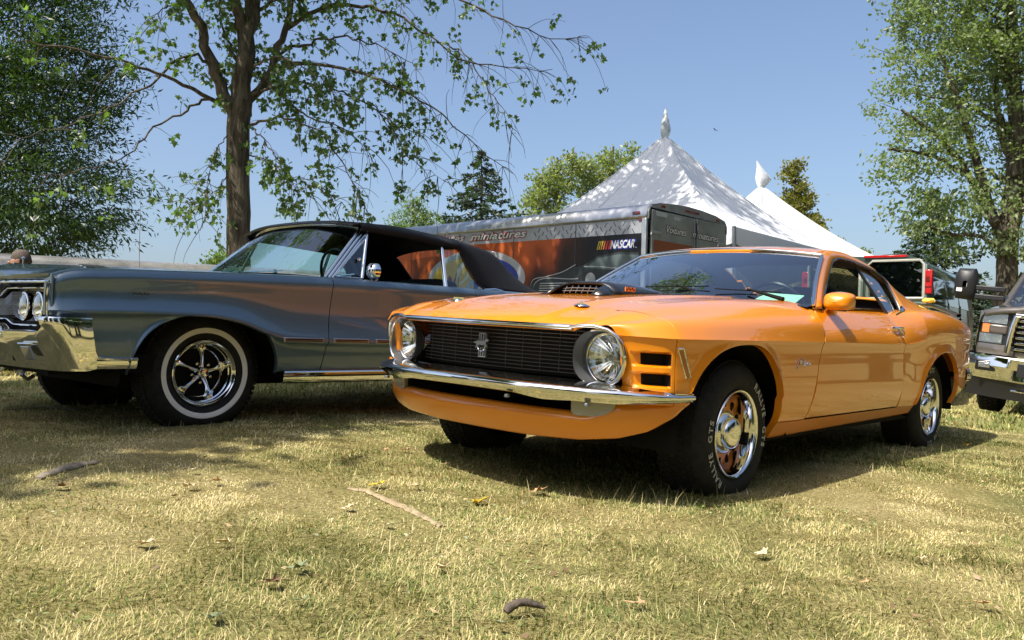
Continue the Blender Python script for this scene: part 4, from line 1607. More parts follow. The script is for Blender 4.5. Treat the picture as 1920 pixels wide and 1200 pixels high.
MB().tube([(-1.19, .22, 1.0), (-1.17, .42, .99), (-1.19, .62, 1.0)], .009, 6).tube([(-1.17, .42, .99), (-1.0, .42, .90)], .03, 8).build('steering_spokes', CHROME, sw)
MB().box((-1.9, 0, .30), (4.6, 1.2, .08)).build('chassis', BLACK, pol)
for s in (1, -1):
    MB().box((-1.55, s * .78, .305), (2.1, .22, .05)).build('underbody', BLACK, pol)
    for uc_ in (-.02, 3.07):
        aa = np.linspace(-.1, math.pi + .1, 20)
        MB().grid([[(-uc_ + .50 * math.cos(a), s * y_, .34 + .38 * math.sin(a)) for a in aa] for y_ in (.40, .90)]).build('wheel_well', BLACK, pol)

def white_wheel(M):
    w = empty('wheel')
    w.parent = pol
    w.matrix_local = M
    RT = .345
    t = MB().lathe([(.186, -.010), (.200, .0), (.225, .010), (.262, .016), (.292, .008), (.318, -.012), (.336, -.034), (RT, -.052), (RT + .002, -.10), (RT, -.155), (.335, -.172), (.30, -.19), (.25, -.20), (.20, -.19)], seg=72).build('tyre', RUBBER, w, smooth=50)
    mb = MB()
    for k in range(66):
        a = k / 66 * 2 * math.pi
        for row_, yy_ in enumerate((-.046, -.075, -.104, -.133, -.158)):
            aa = a + (row_ % 2) * math.pi / 66
            mb.box(((RT + .001) * math.cos(aa), yy_, (RT + .001) * math.sin(aa)), (.010, .024, .024), Matrix.Rotation(-aa, 3, 'Y'))
    mb.build('tread', RUBBER, t, smooth=0)['kind'] = 'stuff'
    MB().lathe([(.228, .0125), (.232, .0140), (.244, .0165), (.254, .0180), (.258, .0168)], seg=96).build('whitewall', WHITEW, t, smooth=60)
    MB().lathe([(.189, -.006), (.191, .004), (.186, .008), (.180, .002), (.174, -.010), (.170, -.012), (.166, -.030), (.160, -.034), (.155, -.060), (.150, -.066), (.146, -.085), (.140, -.090)], seg=72).build('rim', CHROME, w, smooth=40)
    MB().lathe([(.150, -.10), (.001, -.105)], seg=32).build('wheel_backing', BLACK, w)
    mb = MB()
    for k in range(5):
        a = k / 5 * 2 * math.pi + math.pi * .5 - 1.15
        er = np.array([math.cos(a), 0, math.sin(a)])
        et = np.array([-math.sin(a), 0, math.cos(a)])
        rws = []
        for r_, w__, y in ((.020, .018, -.030), (.05, .011, -.034), (.085, .009, -.044), (.115, .013, -.056), (.135, .026, -.066), (.146, .050, -.074)):
            rws.append([er * r_ - et * w__ + [0, y - .016, 0], er * r_ - et * w__ * .55 + [0, y - .002, 0], er * r_ - et * w__ * .12 + [0, y + .002, 0], er * r_ + et * w__ * .12 + [0, y + .002, 0], er * r_ + et * w__ * .55 + [0, y - .002, 0], er * r_ + et * w__ + [0, y - .016, 0]])
        MB().grid(rws).build('spoke', CHROME, w, smooth=40)
    for k in range(5):
        a = k / 5 * 2 * math.pi + math.pi * .5 - 1.15 + math.pi / 5
        MB().lathe([(.001, .016), (.008, .014), (.010, 0), (.011, -.02)], (.058 * math.cos(a), -.05, .058 * math.sin(a)), 'y', 10).build('wheel_nut', CHROME, w)
    MB().lathe([(.001, .012), (.018, .010), (.020, .004), (.026, .0), (.030, -.012), (.034, -.04)], seg=32).build('centre_cap', CHROME, w, smooth=40)
    return w
w1 = white_wheel(Matrix.Translation((0, .805, .345)) @ Matrix.Rotation(R(-1.5), 4, 'Z'))
for M_ in (Matrix.Translation((-3.073, .80, .345)), Matrix.Translation((0, -.78, .345)) @ Matrix.Rotation(R(172), 4, 'Z'), Matrix.Translation((-3.073, -.80, .345)) @ Matrix.Rotation(R(180), 4, 'Z')):
    w_ = copy_tree(w1, pol)
    w_.matrix_local = M_

# ------------------------------------------------------------------ printed show trailer
TA = Vector((-.7248, .6878, .0420)).normalized()
TR = Vector((.6884, .7254, 0)).normalized()
TK = TR.cross(TA)
if TK.z < 0:
    TK = -TK
# local axes: x towards the rear, y towards the right of the rear face ... x = -a, y = r, z = k
TM = Matrix(((-TA.x, TR.x, TK.x, 1.74), (-TA.y, TR.y, TK.y, 11.06), (-TA.z, TR.z, TK.z, .41), (0, 0, 0, 1)))
trl = empty('enclosed_trailer', TM)
tag(trl, 'silver enclosed trailer with orange and black printed side and rounded roof edge', 'trailer')
TL, TW = 5.6, 2.08

def side_print():
    m, nt, b = newmat('trailer_print_black')
    tc = nt.nodes.new('ShaderNodeTexCoord')
    sx = nt.nodes.new('ShaderNodeSeparateXYZ')
    nt.links.new(tc.outputs['Object'], sx.inputs[0])
    mr = nt.nodes.new('ShaderNodeMapRange')      # black near the rear, orange towards the front
    mr.inputs['From Min'].default_value = -.95
    mr.inputs['From Max'].default_value = -2.0
    nt.links.new(sx.outputs['X'], mr.inputs['Value'])
    mz = nt.nodes.new('ShaderNodeMapRange')
    mz.inputs['From Min'].default_value = 1.05
    mz.inputs['From Max'].default_value = 1.85
    nt.links.new(sx.outputs['Z'], mz.inputs['Value'])
    # pointed flame peaks
    wv = nt.nodes.new('ShaderNodeMath'); wv.operation = 'PINGPONG'; wv.inputs[1].default_value = .28
    nt.links.new(sx.outputs['X'], wv.inputs[0])
    ad = nt.nodes.new('ShaderNodeMath'); ad.operation = 'MULTIPLY'; ad.inputs[1].default_value = 1.6
    nt.links.new(wv.outputs[0], ad.inputs[0])
    sb = nt.nodes.new('ShaderNodeMath'); sb.operation = 'SUBTRACT'
    nt.links.new(mz.outputs[0], sb.inputs[0])
    nt.links.new(ad.outputs[0], sb.inputs[1])
    n = noise_node(nt, 2.5, 4)
    s2 = nt.nodes.new('ShaderNodeMath'); s2.operation = 'ADD'
    nt.links.new(sb.outputs[0], s2.inputs[0]); nt.links.new(n.outputs['Fac'], s2.inputs[1])
    mu = nt.nodes.new('ShaderNodeMath'); mu.operation = 'MULTIPLY'; mu.use_clamp = True
    nt.links.new(s2.outputs[0], mu.inputs[0]); nt.links.new(mr.outputs[0], mu.inputs[1])
    r = ramp(nt, mu.outputs[0], [(0.02, (.004, .004, .007)), (.32, (.028, .012, .007)), (.62, (.16, .032, .009)), (1.0, (.44, .09, .018))])
    nt.links.new(r.outputs[0], b.inputs['Base Color'])
    setin(b, Roughness=.5, Coat_Weight=.08, Specular_IOR_Level=.3)
    return m
SIDEP = side_print()
PLATEM = simple('plate_print_grey', (.36, .37, .39), .35, .3, var=.12, vscale=3, rvar=.08)
prof = [(0, 0), (0, 2.055)]
rail = [(-.02, 2.06), (-.022, 2.09), (-.004, 2.16), (.03, 2.215), (.08, 2.25)]
roofc = [(.3, 2.295), (.7, 2.325), (TW / 2, 2.335)]
half = rail + roofc
allr = half + [(TW - a, b_) for a, b_ in half[::-1][1:]]
mb = MB().grid([[(0, a, b_) for a, b_ in allr], [(-TL, a, b_) for a, b_ in allr]])
mb.build('roof_rail', ALU, trl, smooth=60, solid=.004)
MB().grid([[(-.07, 0, .35), (-.07, 0, 1.86)], [(-TL, 0, .35), (-TL, 0, 1.86)]]).build('side_panel', SIDEP, trl)
MB().grid([[(-.07, 0, 1.86), (-.07, -.0, 2.06)], [(-TL, 0, 1.86), (-TL, 0, 2.06)]]).build('upper_side_band', PLATEM, trl)
mb = MB()
for i in range(13):
    for j in range(3):
        x = -.22 - i * .155 - (j % 2) * .077
        z = 1.895 + j * .055
        if x < -2.05:
            continue
        a = math.radians(55 if (i + j) % 2 else -55)
        mb.box((x, -.003, z), (.075, .002, .012), Matrix.Rotation(-a, 3, 'Y'))
mb.build('tread_plate_print', simple('tread_plate_dark', (.12, .125, .13), .3, .4), trl, smooth=0)
MB().box((-.035, .0, 1.2), (.075, .05, 1.72)).build('corner_post', ALU, trl, bevel=.01)
MB().box((-.035, TW, 1.2), (.075, .05, 1.75)).build('corner_post', ALU, trl, bevel=.01)
MB().grid([[(-.07, TW, .35), (-.07, TW, 2.06)], [(-TL, TW, .35), (-TL, TW, 2.06)]]).build('side_panel', PLATEM, trl)
MB().grid([[(-TL, 0, .35), (-TL, 0, 2.06)], [(-TL, TW, .35), (-TL, TW, 2.06)]]).build('front_panel', PLATEM, trl)
MB().box((-TL / 2, TW / 2, .32), (TL, TW, .08)).build('trailer_floor', BLACK, trl)
# rivets on the rail
mb = MB()
for k in range(14):
    mb.lathe([(.001, .006), (.008, .003), (.010, 0)], (-.5 - k * .4, -.02, 2.075), 'y', 8)
mb = mb.xform(Matrix.Identity(4))
mb.build('rail_rivets', SATIN, trl)['kind'] = 'stuff'
# rear: header panel, two swing doors
hd = [(0.02, 2.055)] + [(min(max(a, 0), TW), b_ - .012) for a, b_ in allr] + [(TW - .02, 2.055), (TW - .05, 2.17), (TW - .3, 2.19), (.3, 2.205), (.05, 2.205)]
MB().poly([(.0, a, b_) for a, b_ in hd], (1, 0, 0), .02).build('rear_header', simple('dull_header_metal', (.26, .27, .265), .45, .5, var=.2), trl, smooth=0)
DOORM = simple('weathered_door_skin', (.25, .265, .245), .38, .35, var=.25, vscale=2.2, rvar=.12)
for y0, y1 in ((.075, 1.135), (1.150, TW - .06)):
    d_ = MB().box((.012, (y0 + y1) / 2, 1.28), (.03, y1 - y0, 1.80)).build('rear_door', DOORM, trl, bevel=.008)
    for z in (.6, 1.88):
        yy_ = y0 + .10 if y0 < 1 else y1 - .10
        MB().box((.034, yy_, z), (.012, .24, .035)).tube([(.035, yy_ - .12, z - .04), (.035, yy_ - .12, z + .04)], .012, 6).build('door_hinge', ALU, d_, bevel=.003)
    MB().box((.030, (y0 + y1) / 2, 1.70), (.004, y1 - y0 - .10, .16)).build('door_print_band', simple('rust_orange_print', (.20, .06, .02), .4), d_, smooth=0)
MB().tube([(.045, 1.20, .40), (.045, 1.20, 2.17)], .014, 8).box((.05, 1.20, 2.14), (.03, .06, .06)).box((.05, 1.20, 1.6), (.03, .05, .10)).build('lock_bar', SATIN, trl)
MB().tube([(.05, 1.15, 2.15), (.06, 1.13, 2.08), (.055, 1.17, 2.0), (.05, 1.20, 1.94)], .006, 6).build('lock_cable', BLACK, trl)
for x, y, z, sx_, sy_ in ((-.16, -.028, 2.135, .12, .012), (-.10, -.012, 2.045, .07, .012), (.022, .34, 2.250, .012, .10), (.022, 1.08, 2.262, .012, .36), (.022, 1.80, 2.225, .012, .10)):
    MB().box((x, y, z), (sx_, sy_, .035)).build('marker_light', DARKRED, trl, bevel=.004)
MB().box((.029, .30, 2.135), (.003, .26, .06)).build('white_sticker', simple('faded_sticker', (.34, .38, .38), .5), trl, smooth=0)
MB().box((.029, .68, 2.12), (.003, .16, .05)).build('white_sticker', simple('faded_sticker', (.30, .34, .34), .5), trl, smooth=0)
for k in range(1, 5):
    MB().box((-k * 1.22, -.002, 1.2), (.012, .003, 1.7)).build('panel_seam', simple('seam_grey', (.05, .05, .05), .5), trl, smooth=0)
# lettering
RED = simple('red_print', (.42, .02, .015), .4)
DRED = simple('dark_red_print', (.16, .02, .012), .4)
WPR = simple('pale_grey_print', (.62, .62, .60), .4)
BPR = simple('black_print', (.012, .012, .014), .4)
YPR = simple('yellow_print', (.60, .42, .04), .4)
BLPR = simple('blue_print', (.02, .045, .33), .4)
ORPR = simple('orange_print', (.60, .16, .03), .4)
CYPR = simple('pale_blue_print', (.30, .42, .58), .4)
def side_text(nm, s_, size, xl, z, wd, mat, lift, off=0, shear=.28, tilt=0):
    mb = MB()
    add_text(mb, s_, size, (xl, -lift, z), (1, 0, tilt), (0, 0, 1), shear=shear, offset=off, width=wd)
    return mb.build(nm, mat, trl, smooth=0)
for word, xl, wd in (('miniatures', -3.40, 1.22), ('Voitures', -4.45, .90)):
    side_text('outline_lettering', word, .165, xl - .018, 1.925, wd + .036, RED, .004, .016)
    side_text('outline_lettering', word, .165, xl - .008, 1.925, wd + .016, BPR, .006, .009)
    side_text('side_lettering', word, .165, xl, 1.925, wd, WPR, .008, .003)
for word, yl, wd in (('Voitures', .42, .50), ('miniatures', 1.09, .72)):
    for nm, ex_, mat, lift, off in (('outline_lettering', .012, BPR, .030, .010), ('rear_lettering', 0, WPR, .033, .001)):
        mb = MB()
        add_text(mb, word, .14, (lift, yl - ex_, 1.905), (0, 1, 0), (0, 0, 1), shear=.25, offset=off, width=wd + 2 * ex_)
        mb.build(nm, mat, trl, smooth=0)
# racing logo: slanting bars then the word
for k, (cm, w_) in enumerate(((YPR, .016), (YPR, .018), (YPR, .020), (ORPR, .024), (RED, .030), (RED, .036))):
    x = -.83 + sum((.030, .034, .038, .042, .048, .05)[:k])
    MB().poly([(x, -.005, 1.665), (x + w_, -.005, 1.665), (x + w_ + .035, -.005, 1.785), (x + .035, -.005, 1.785)], (0, -1, 0), .001).build('logo_bar', cm, trl, smooth=0)
side_text('logo_backing', 'NASCAR', .150, -.600, 1.672, .44, BLPR, .004, .014, .3)
side_text('logo_lettering', 'NASCAR', .150, -.595, 1.675, .405, WPR, .007, .004, .3)
MB().lathe([(.001, -.006), (.009, -.006)], (-.165, 0, 1.672), 'y', 12).build('logo_dot', CYPR, trl)
# big oval badge: grey ring, yellow left, blue right, brush strokes
oc = np.array([-3.30, 1.30])
def ell(a, b_, t0=0, t1=2 * math.pi, n=72):
    return [(oc[0] + a * math.cos(t), oc[1] + b_ * math.sin(t)) for t in np.linspace(t0, t1, n)]
e1, e2 = ell(1.12, .47), ell(.98, .37)
MB().grid([[(x, -.004, z) for x, z in e1], [(x, -.006, z) for x, z in ell(1.05, .42)], [(x, -.004, z) for x, z in e2]]).build('oval_ring', simple('ring_print', (.40, .41, .42), .35, .2), trl, smooth=60)
MB().poly([(x, -.003, z) for x, z in ell(.98, .37, math.pi / 2, 3 * math.pi / 2, 40)], (0, -1, 0), 0).build('oval_field', YPR, trl, smooth=0)
MB().poly([(x, -.003, z) for x, z in ell(.98, .37, -math.pi / 2, math.pi / 2, 40)], (0, -1, 0), 0).build('oval_field', BLPR, trl, smooth=0)
for cm, pts in ((WPR, [(-3.75, 1.05), (-3.70, 1.35), (-3.50, 1.56), (-3.42, 1.40), (-3.62, 1.22)]), (CYPR, [(-3.60, 1.00), (-3.35, 1.25), (-3.10, 1.50), (-2.95, 1.40)]), (DRED, [(-3.95, 1.10), (-3.85, 1.35), (-3.80, 1.15), (-3.70, 1.42)]), (WPR, [(-3.3, 1.02), (-3.05, 1.18), (-2.95, 1.10), (-3.0, 1.3)])):
    c_ = curve([(a, 0, b_) for a, b_ in pts], 24)
    w_ = .03 * np.sin(np.linspace(.3, 2.9, 24))
    MB().grid([[(p[0] - q, -.008, p[2] + q) for p, q in zip(c_, w_)], [(p[0] + q, -.008, p[2] - q) for p, q in zip(c_, w_)]]).build('brush_stroke', cm, trl, smooth=0)
# printed car
CARG = simple('car_print_grey', (.035, .045, .048), .5, spec=.3)
body = [(-2.12, .60), (-2.12, 1.10), (-2.06, 1.22), (-1.80, 1.28), (-1.50, 1.33), (-1.25, 1.43), (-1.05, 1.46), (-.80, 1.58), (-.45, 1.62), (-.12, 1.60), (-.10, .60)]
MB().poly([(x, -.003, z) for x, z in body], (0, -1, 0), 0).build('car_print', CARG, trl, smooth=0)
MB().poly([(x, -.005, z) for x, z in [(-1.02, 1.42), (-.80, 1.55), (-.45, 1.59), (-.12, 1.57), (-.10, 1.40), (-.6, 1.38)]], (0, -1, 0), 0).build('car_print_screen', simple('screen_print', (.10, .13, .13), .45, spec=.3), trl, smooth=0)
mb = MB()
for k in range(11):
    z = .86 + k * .035
    mb.box((-1.56, -.006, z), (.74 - .012 * k, .002, .013))
mb.build('car_print_grille', simple('grille_print', (.40, .42, .40), .35), trl, smooth=0)
MB().lathe([(.001, -.006), (.09, -.006)], (-.93, 0, 1.26), 'y', 28).build('car_print_lamp', simple('lamp_print', (.30, .32, .33), .3), trl)
MB().poly([(x, -.0045, z) for x, z in [(-1.18, 1.18), (-1.12, 1.33), (-.90, 1.38), (-.80, 1.30), (-.80, 1.15), (-1.0, 1.12)]], (0, -1, 0), 0).build('car_print_shadow', BPR, trl, smooth=0)
for pts in ([(-2.08, 1.12), (-2.04, 1.24), (-1.75, 1.31), (-1.45, 1.37), (-1.2, 1.47)], [(-1.05, 1.44), (-.8, 1.43), (-.5, 1.40), (-.12, 1.38)], [(-2.0, .8), (-2.0, 1.17), (-1.15, 1.27)]):
    c_ = curve([(a, -.006, b_) for a, b_ in pts], 20)
    MB().grid([c_ + [0, 0, .008], c_ - [0, 0, .006]]).build('car_print_line', simple('line_print', (.34, .36, .36), .3), trl, smooth=0)
for x in (-1.9, -2.7):
    MB().lathe([(.20, .02), (.33, .0), (.35, .10), (.33, .2), (.2, .22)], (x, .05, .02), 'y', 24).build('trailer_wheel', RUBBER, trl)

# ------------------------------------------------------------------ peaked tents
FAB = bpy.data.materials.new('white_tent_fabric')
FAB.use_nodes = True
_nt = FAB.node_tree
_b = _nt.nodes['Principled BSDF']
setin(_b, Base_Color=(.80, .81, .83, 1), Roughness=.55)
_n = noise_node(_nt, 1.4, 4, .6)
_bp = _nt.nodes.new('ShaderNodeBump'); _bp.inputs['Strength'].default_value = .5; _bp.inputs['Distance'].default_value = .05
_nt.links.new(_n.outputs['Fac'], _bp.inputs['Height']); _nt.links.new(_bp.outputs[0], _b.inputs['Normal'])
_t = _nt.nodes.new('ShaderNodeBsdfTranslucent'); _t.inputs['Color'].default_value = (.75, .77, .80, 1)
_m = _nt.nodes.new('ShaderNodeMixShader'); _m.inputs[0].default_value = .22
_nt.links.new(_b.outputs[0], _m.inputs[1]); _nt.links.new(_t.outputs[0], _m.inputs[2])
_nt.links.new(_m.outputs[0], _nt.nodes['Material Output'].inputs['Surface'])
WALLF = simple('white_wall_grey_shade', (.36, .40, .42), .6, bump=.3, bscale=6)  # white wall cloth, with its shade put into this grey
WALLG = simple('white_wall_green_shade', (.17, .20, .19), .6, bump=.3, bscale=6)  # same white cloth; deeper shade and grass bounce put into the colour
FLAGF = simple('silvery_pennant_cloth', (.50, .53, .52), .35, var=.45, vscale=7, bump=.4, bscale=9)

def tent(cx, cy, gz, half, ang, ze, zp, label, flag_m, flagkind):
    M_ = Matrix.Translation((cx, cy, gz)) @ Matrix.Rotation(ang, 4, 'Z')
    t = empty('peaked_tent', M_)
    tag(t, label, 'tent', 'white peaked tents behind the cars')
    mb = MB()
    rad = np.linspace(0, 1, 26)
    for k in range(4):
        ck, sk_ = math.cos(k * math.pi / 2), math.sin(k * math.pi / 2)
        rows = []
        for r_ in rad:
            row = []
            for q_ in np.linspace(-1, 1, 17):
                zz_ = ze + (zp - ze) * ((1 - r_)**1.42 * .86 + .14 * (1 - r_))
                zz_ -= .17 * (1 - q_ * q_) * math.sin(math.pi * r_) ** .9
                zz_ += .012 * math.sin(q_ * 23 + k) * r_ * (1 - r_) * 3
                x, y = q_ * half * r_, -half * r_
                row.append((x * ck - y * sk_, x * sk_ + y * ck, zz_))
            rows.append(row)
        mb.grid(rows)
    mb.build('canopy', FAB, t, smooth=28, weld=.002)
    for k in range(4):
        c, s_ = math.cos(k * math.pi / 2), math.sin(k * math.pi / 2)
        Rk = np.array([[c, -s_, 0], [s_, c, 0], [0, 0, 1]])
        q = np.array([[(x, -half, ze), (x, -half - .005, ze - .28 + .03 * math.cos(x * 6))] for x in np.linspace(-half, half, 40)])
        MB().grid(q @ Rk.T).build('valance', FAB, t, smooth=60)
        w = np.array([[(x, -half + .05 + .03 * math.sin(x * 9), 0.02), (x, -half + .05 + .012 * math.sin(x * 9 + 1), ze)] for x in np.linspace(-half, half, 50)])
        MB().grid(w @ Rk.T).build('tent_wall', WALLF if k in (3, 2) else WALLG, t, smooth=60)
        MB().tube([Rk @ np.array([-half, -half, 0]), Rk @ np.array([-half, -half, ze])], .035, 8).build('leg', SATIN, t)
    for k in range(4):
        ck, sk_ = math.cos(k * math.pi / 2), math.sin(k * math.pi / 2)
        for q_, rr_ in ((-1, .014), (-.5, .006), (0, .006), (.5, .006)):
            pts = []
            for r_ in np.linspace(.03, 1, 24):
                zz_ = ze + (zp - ze) * ((1 - r_)**1.42 * .86 + .14 * (1 - r_)) - .17 * (1 - q_ * q_) * math.sin(math.pi * r_) ** .9 + .004
                x, y = q_ * half * r_, -half * r_
                pts.append((x * ck - y * sk_, x * sk_ + y * ck, zz_))
            MB().tube(pts, rr_, 5).build('canopy_seam', FAB, t)
    fl = MB()
    if flagkind == 0:
        rings = []
        for f, r_ in ((0, .04), (.12, .10), (.28, .14), (.45, .12), (.65, .085), (.85, .04), (1, .006)):
            tw = f * 2.2
            rings.append([(r_ * math.cos(a + tw) * (1 + .35 * math.sin(3 * a)) + .06 * f, r_ * .7 * math.sin(a + tw), zp - .12 + f * .72) for a in np.linspace(0, 2 * math.pi, 20, endpoint=False)])
        fl.grid(rings, cv=True)
    else:
        rings = []
        for f, r_, dx in ((0, .10, 0), (.15, .11, .0), (.3, .20, .05), (.45, .26, .10), (.62, .18, .03), (.82, .08, -.06), (1, .01, -.16)):
            rings.append([(r_ * math.cos(a) * (1 + .2 * math.sin(3 * a + 1)) + dx, r_ * .5 * math.sin(a), zp - .18 + f * .85) for a in np.linspace(0, 2 * math.pi, 18, endpoint=False)])
        fl.grid(rings, cv=True)
    fl.build('peak_hood', flag_m, t, smooth=50)
    return t
t1 = tent(3.25, 17.5, .15, 2.95, R(45) + math.atan2(-.33, 4.1) * -1, 2.56, 5.16, 'large white peaked tent dappled with tree shade behind the trailer', FLAGF, 0)
t2 = tent(6.95, 23.0, .15, 2.75, R(45) - .28, 2.7, 5.20, 'plain sunlit white peaked tent farther off to the right', FAB, 1)

# ------------------------------------------------------------------ dark green van
vy = math.radians(37)
vf = Vector((math.sin(vy), math.cos(vy), 0))
vr = Vector((math.cos(vy), -math.sin(vy), -.04)).normalized()
VC = Vector((6.21, 12.4, .07)) - vr * .95
vl = -vr
vk = vf.cross(vl)
VM = Matrix(((vf.x, vl.x, vk.x, VC.x), (vf.y, vl.y, vk.y, VC.y), (vf.z, vl.z, vk.z, VC.z), (0, 0, 0, 1)))
van = empty('parked_van', VM)
tag(van, 'dark green full size van seen from behind, red tail lamp beside a bright window frame', 'van')
VH, VW = 2.06, 1.92
def van_sec(x, inset=0):
    hw = VW / 2 - inset
    pts = [(-hw + .02, .35), (-hw, .6), (-hw - .01, .95), (-hw, 1.30), (-hw + .06, 1.75), (-hw + .12, 1.93), (-hw + .22, 2.02), (0, VH), (hw - .22, 2.02), (hw - .12, 1.93), (hw - .06, 1.75), (hw, 1.30), (hw + .01, .95), (hw, .6), (hw - .02, .35)]
    c_ = curve([(x, a, b_) for a, b_ in pts], 60)
    return c_
secs = [van_sec(x, i_) for x, i_ in ((.0, .03), (.03, .008), (.10, 0), (1.5, 0), (3.4, 0), (4.3, .06))]
mb = MB().grid(secs)
mb.build('body_shell', VANP, van, smooth=50)
pts = secs[0]
MB().poly(pts, (1, 0, 0), 0).build('rear_panel', VANP, van, smooth=0)
CREAM = simple('cream_trim', (.40, .395, .34), .4, .0, coat=.5)
REARG = simple('green_door_glint_tone', (.24, .29, .25), .4, .3, coat=.6, var=.1, vscale=2)  # same dark green paint, paled in colour for the sun glint
for sg in (1, -1):
    yc = sg * .455
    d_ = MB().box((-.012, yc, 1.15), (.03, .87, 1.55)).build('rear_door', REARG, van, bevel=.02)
    MB().box((-.034, yc + sg * .0, 1.70), (.012, .74, .54)).build('door_window', DARKGLASS, d_, bevel=.006)
    MB().box((-.028, yc, 1.70), (.004, .72, .52)).build('window_dark', simple('window_reflection_tone', (.10, .125, .15), .06, coat=1.0), d_, smooth=0)  # sheet behind the glass; its blue-grey colour stands in for reflections
    fr_ = MB()
    y0, y1, z0, z1 = yc - .395, yc + .395, 1.41, 1.985
    ol = [(-.036, y0, z0), (-.036, y0, z1 - .06), (-.036, y0 + .06, z1), (-.036, y1 - .06, z1), (-.036, y1, z1 - .06), (-.036, y1, z0), (-.036, y0, z0)]
    fr_.tube(ol, .022, 6)
    fr_.build('window_frame', CREAM, d_, smooth=50)
    MB().box((-.03, yc, 1.30), (.006, .80, .012)).build('door_crease', BLACK, d_, smooth=0)
    MB().box((-.045, sg * .10, 1.12), (.03, .03, .14)).build('door_pull', BLACKP, d_, bevel=.006)
    tl_ = MB().box((.01, sg * .905, 1.66), (.10, .12, .36)).build('tail_lamp', REDLENS, van, bevel=.012)
    MB().box((-.042, sg * .905, 1.585), (.01, .10, .012)).box((-.042, sg * .905, 1.70), (.01, .05, .07)).build('lamp_division', DARKRED, tl_, smooth=0)
    MB().box((-.01, sg * .90, .55), (.22, .16, .18)).build('bumper_end', BLACKP, van, bevel=.03)
    # long dark side glass
    for x0, x1 in ((.22, 1.25), (1.34, 2.30), (2.40, 3.30)):
        q = [(x0, sg * (VW / 2 + .004), 1.36), (x1, sg * (VW / 2 + .004), 1.36), (x1 - .03, sg * (VW / 2 - .052), 1.76), (x0 + .05, sg * (VW / 2 - .052), 1.76)]
        MB().poly(q, (0, sg, 0), .004).build('side_window', simple('dark_side_glass', (.012, .014, .013), .05, coat=1.0), van, smooth=0)
    for x0 in (1.45, 2.55):
        MB().box((x0, sg * (VW / 2 + .02), 1.18), (.10, .03, .04)).build('door_handle', CHROME, van, bevel=.008)
        MB().box((x0 - .10, sg * (VW / 2 + .006), .9), (.012, .012, 1.0)).build('door_gap', BLACK, van, smooth=0)
    for xw in (.95, 3.5):
        MB().lathe([(.20, .02), (.34, .0), (.36, -.10), (.34, -.2), (.2, -.22)], (xw, sg * .93, .30), 'y', 24).build('wheel', RUBBER, van)
MB().box((-.06, 0, .55), (.16, 1.8, .16)).build('rear_bumper', CHROME, van, bevel=.03)
MB().box((-.03, -.30, 2.055), (.02, .62, .035)).build('high_brake_lamp', REDLENS, van, bevel=.005)
yc_ = MB().lathe([(.001, .035), (.05, .03), (.075, .012), (.085, -.01), (.06, -.03)], (0, 0, 0), 'z', 20)
yv = [np.array(p) * (1 + .18 * math.sin(p[0] * 90 + p[1] * 70)) for p in yc_.v]
yc_.v = [tuple(p) for p in yv]
ycl = yc_.build('yellow_cloth', YELLOWC, None, smooth=60, matrix=MU @ Matrix.Translation((-3.38, .60, 1.078)) @ Matrix.Scale(.55, 4))
tag(ycl, 'small crumpled yellow cloth lying on the rear spoiler of the orange car', 'cloth')

# ------------------------------------------------------------------ brown pickup truck
TYW = math.radians(38)
PT = carM((0, 0, 0), TYW, 0, .150)
corner = Vector((5.72, 10.5, -.045))
off = PT.to_3x3() @ Vector((.62, -1.0, 0))
PT = carM((corner.x - off.x, corner.y - off.y, corner.z - off.z), TYW, 0, .150)
trk = empty('pickup_truck', PT)
tag(trk, 'brown grey pickup truck with large chrome grille and bumper, at the right edge', 'truck')
TW2 = 1.0
def tx(y):      # front face bows forward in the middle
    return .93 - .16 * abs(y)**2.4 - .04 * abs(y)
ys = np.linspace(-1, 1, 61)
# hood
rows = []
for k, x0 in enumerate(np.r_[1.0, .985, .95, .9, np.linspace(.8, -.40, 14)]):
    row = []
    for y in ys * .93:
        zt = 1.245 + .11 * (1 - abs(y)**3.5) + (x0 - .93) * -.085
        if k == 0: zt -= .07
        if k == 1: zt -= .02
        bulge = .035 / (1 + math.exp((abs(y) - .52) / .02))
        row.append((x0 - (.93 - tx(y)) * max(0, (x0 + .6) / 1.55), y, zt + bulge * (1 if x0 < .95 else .5)))
    rows.append(row)
MB().grid(rows).build('hood', TRUCKP, trk, smooth=45, solid=.02)
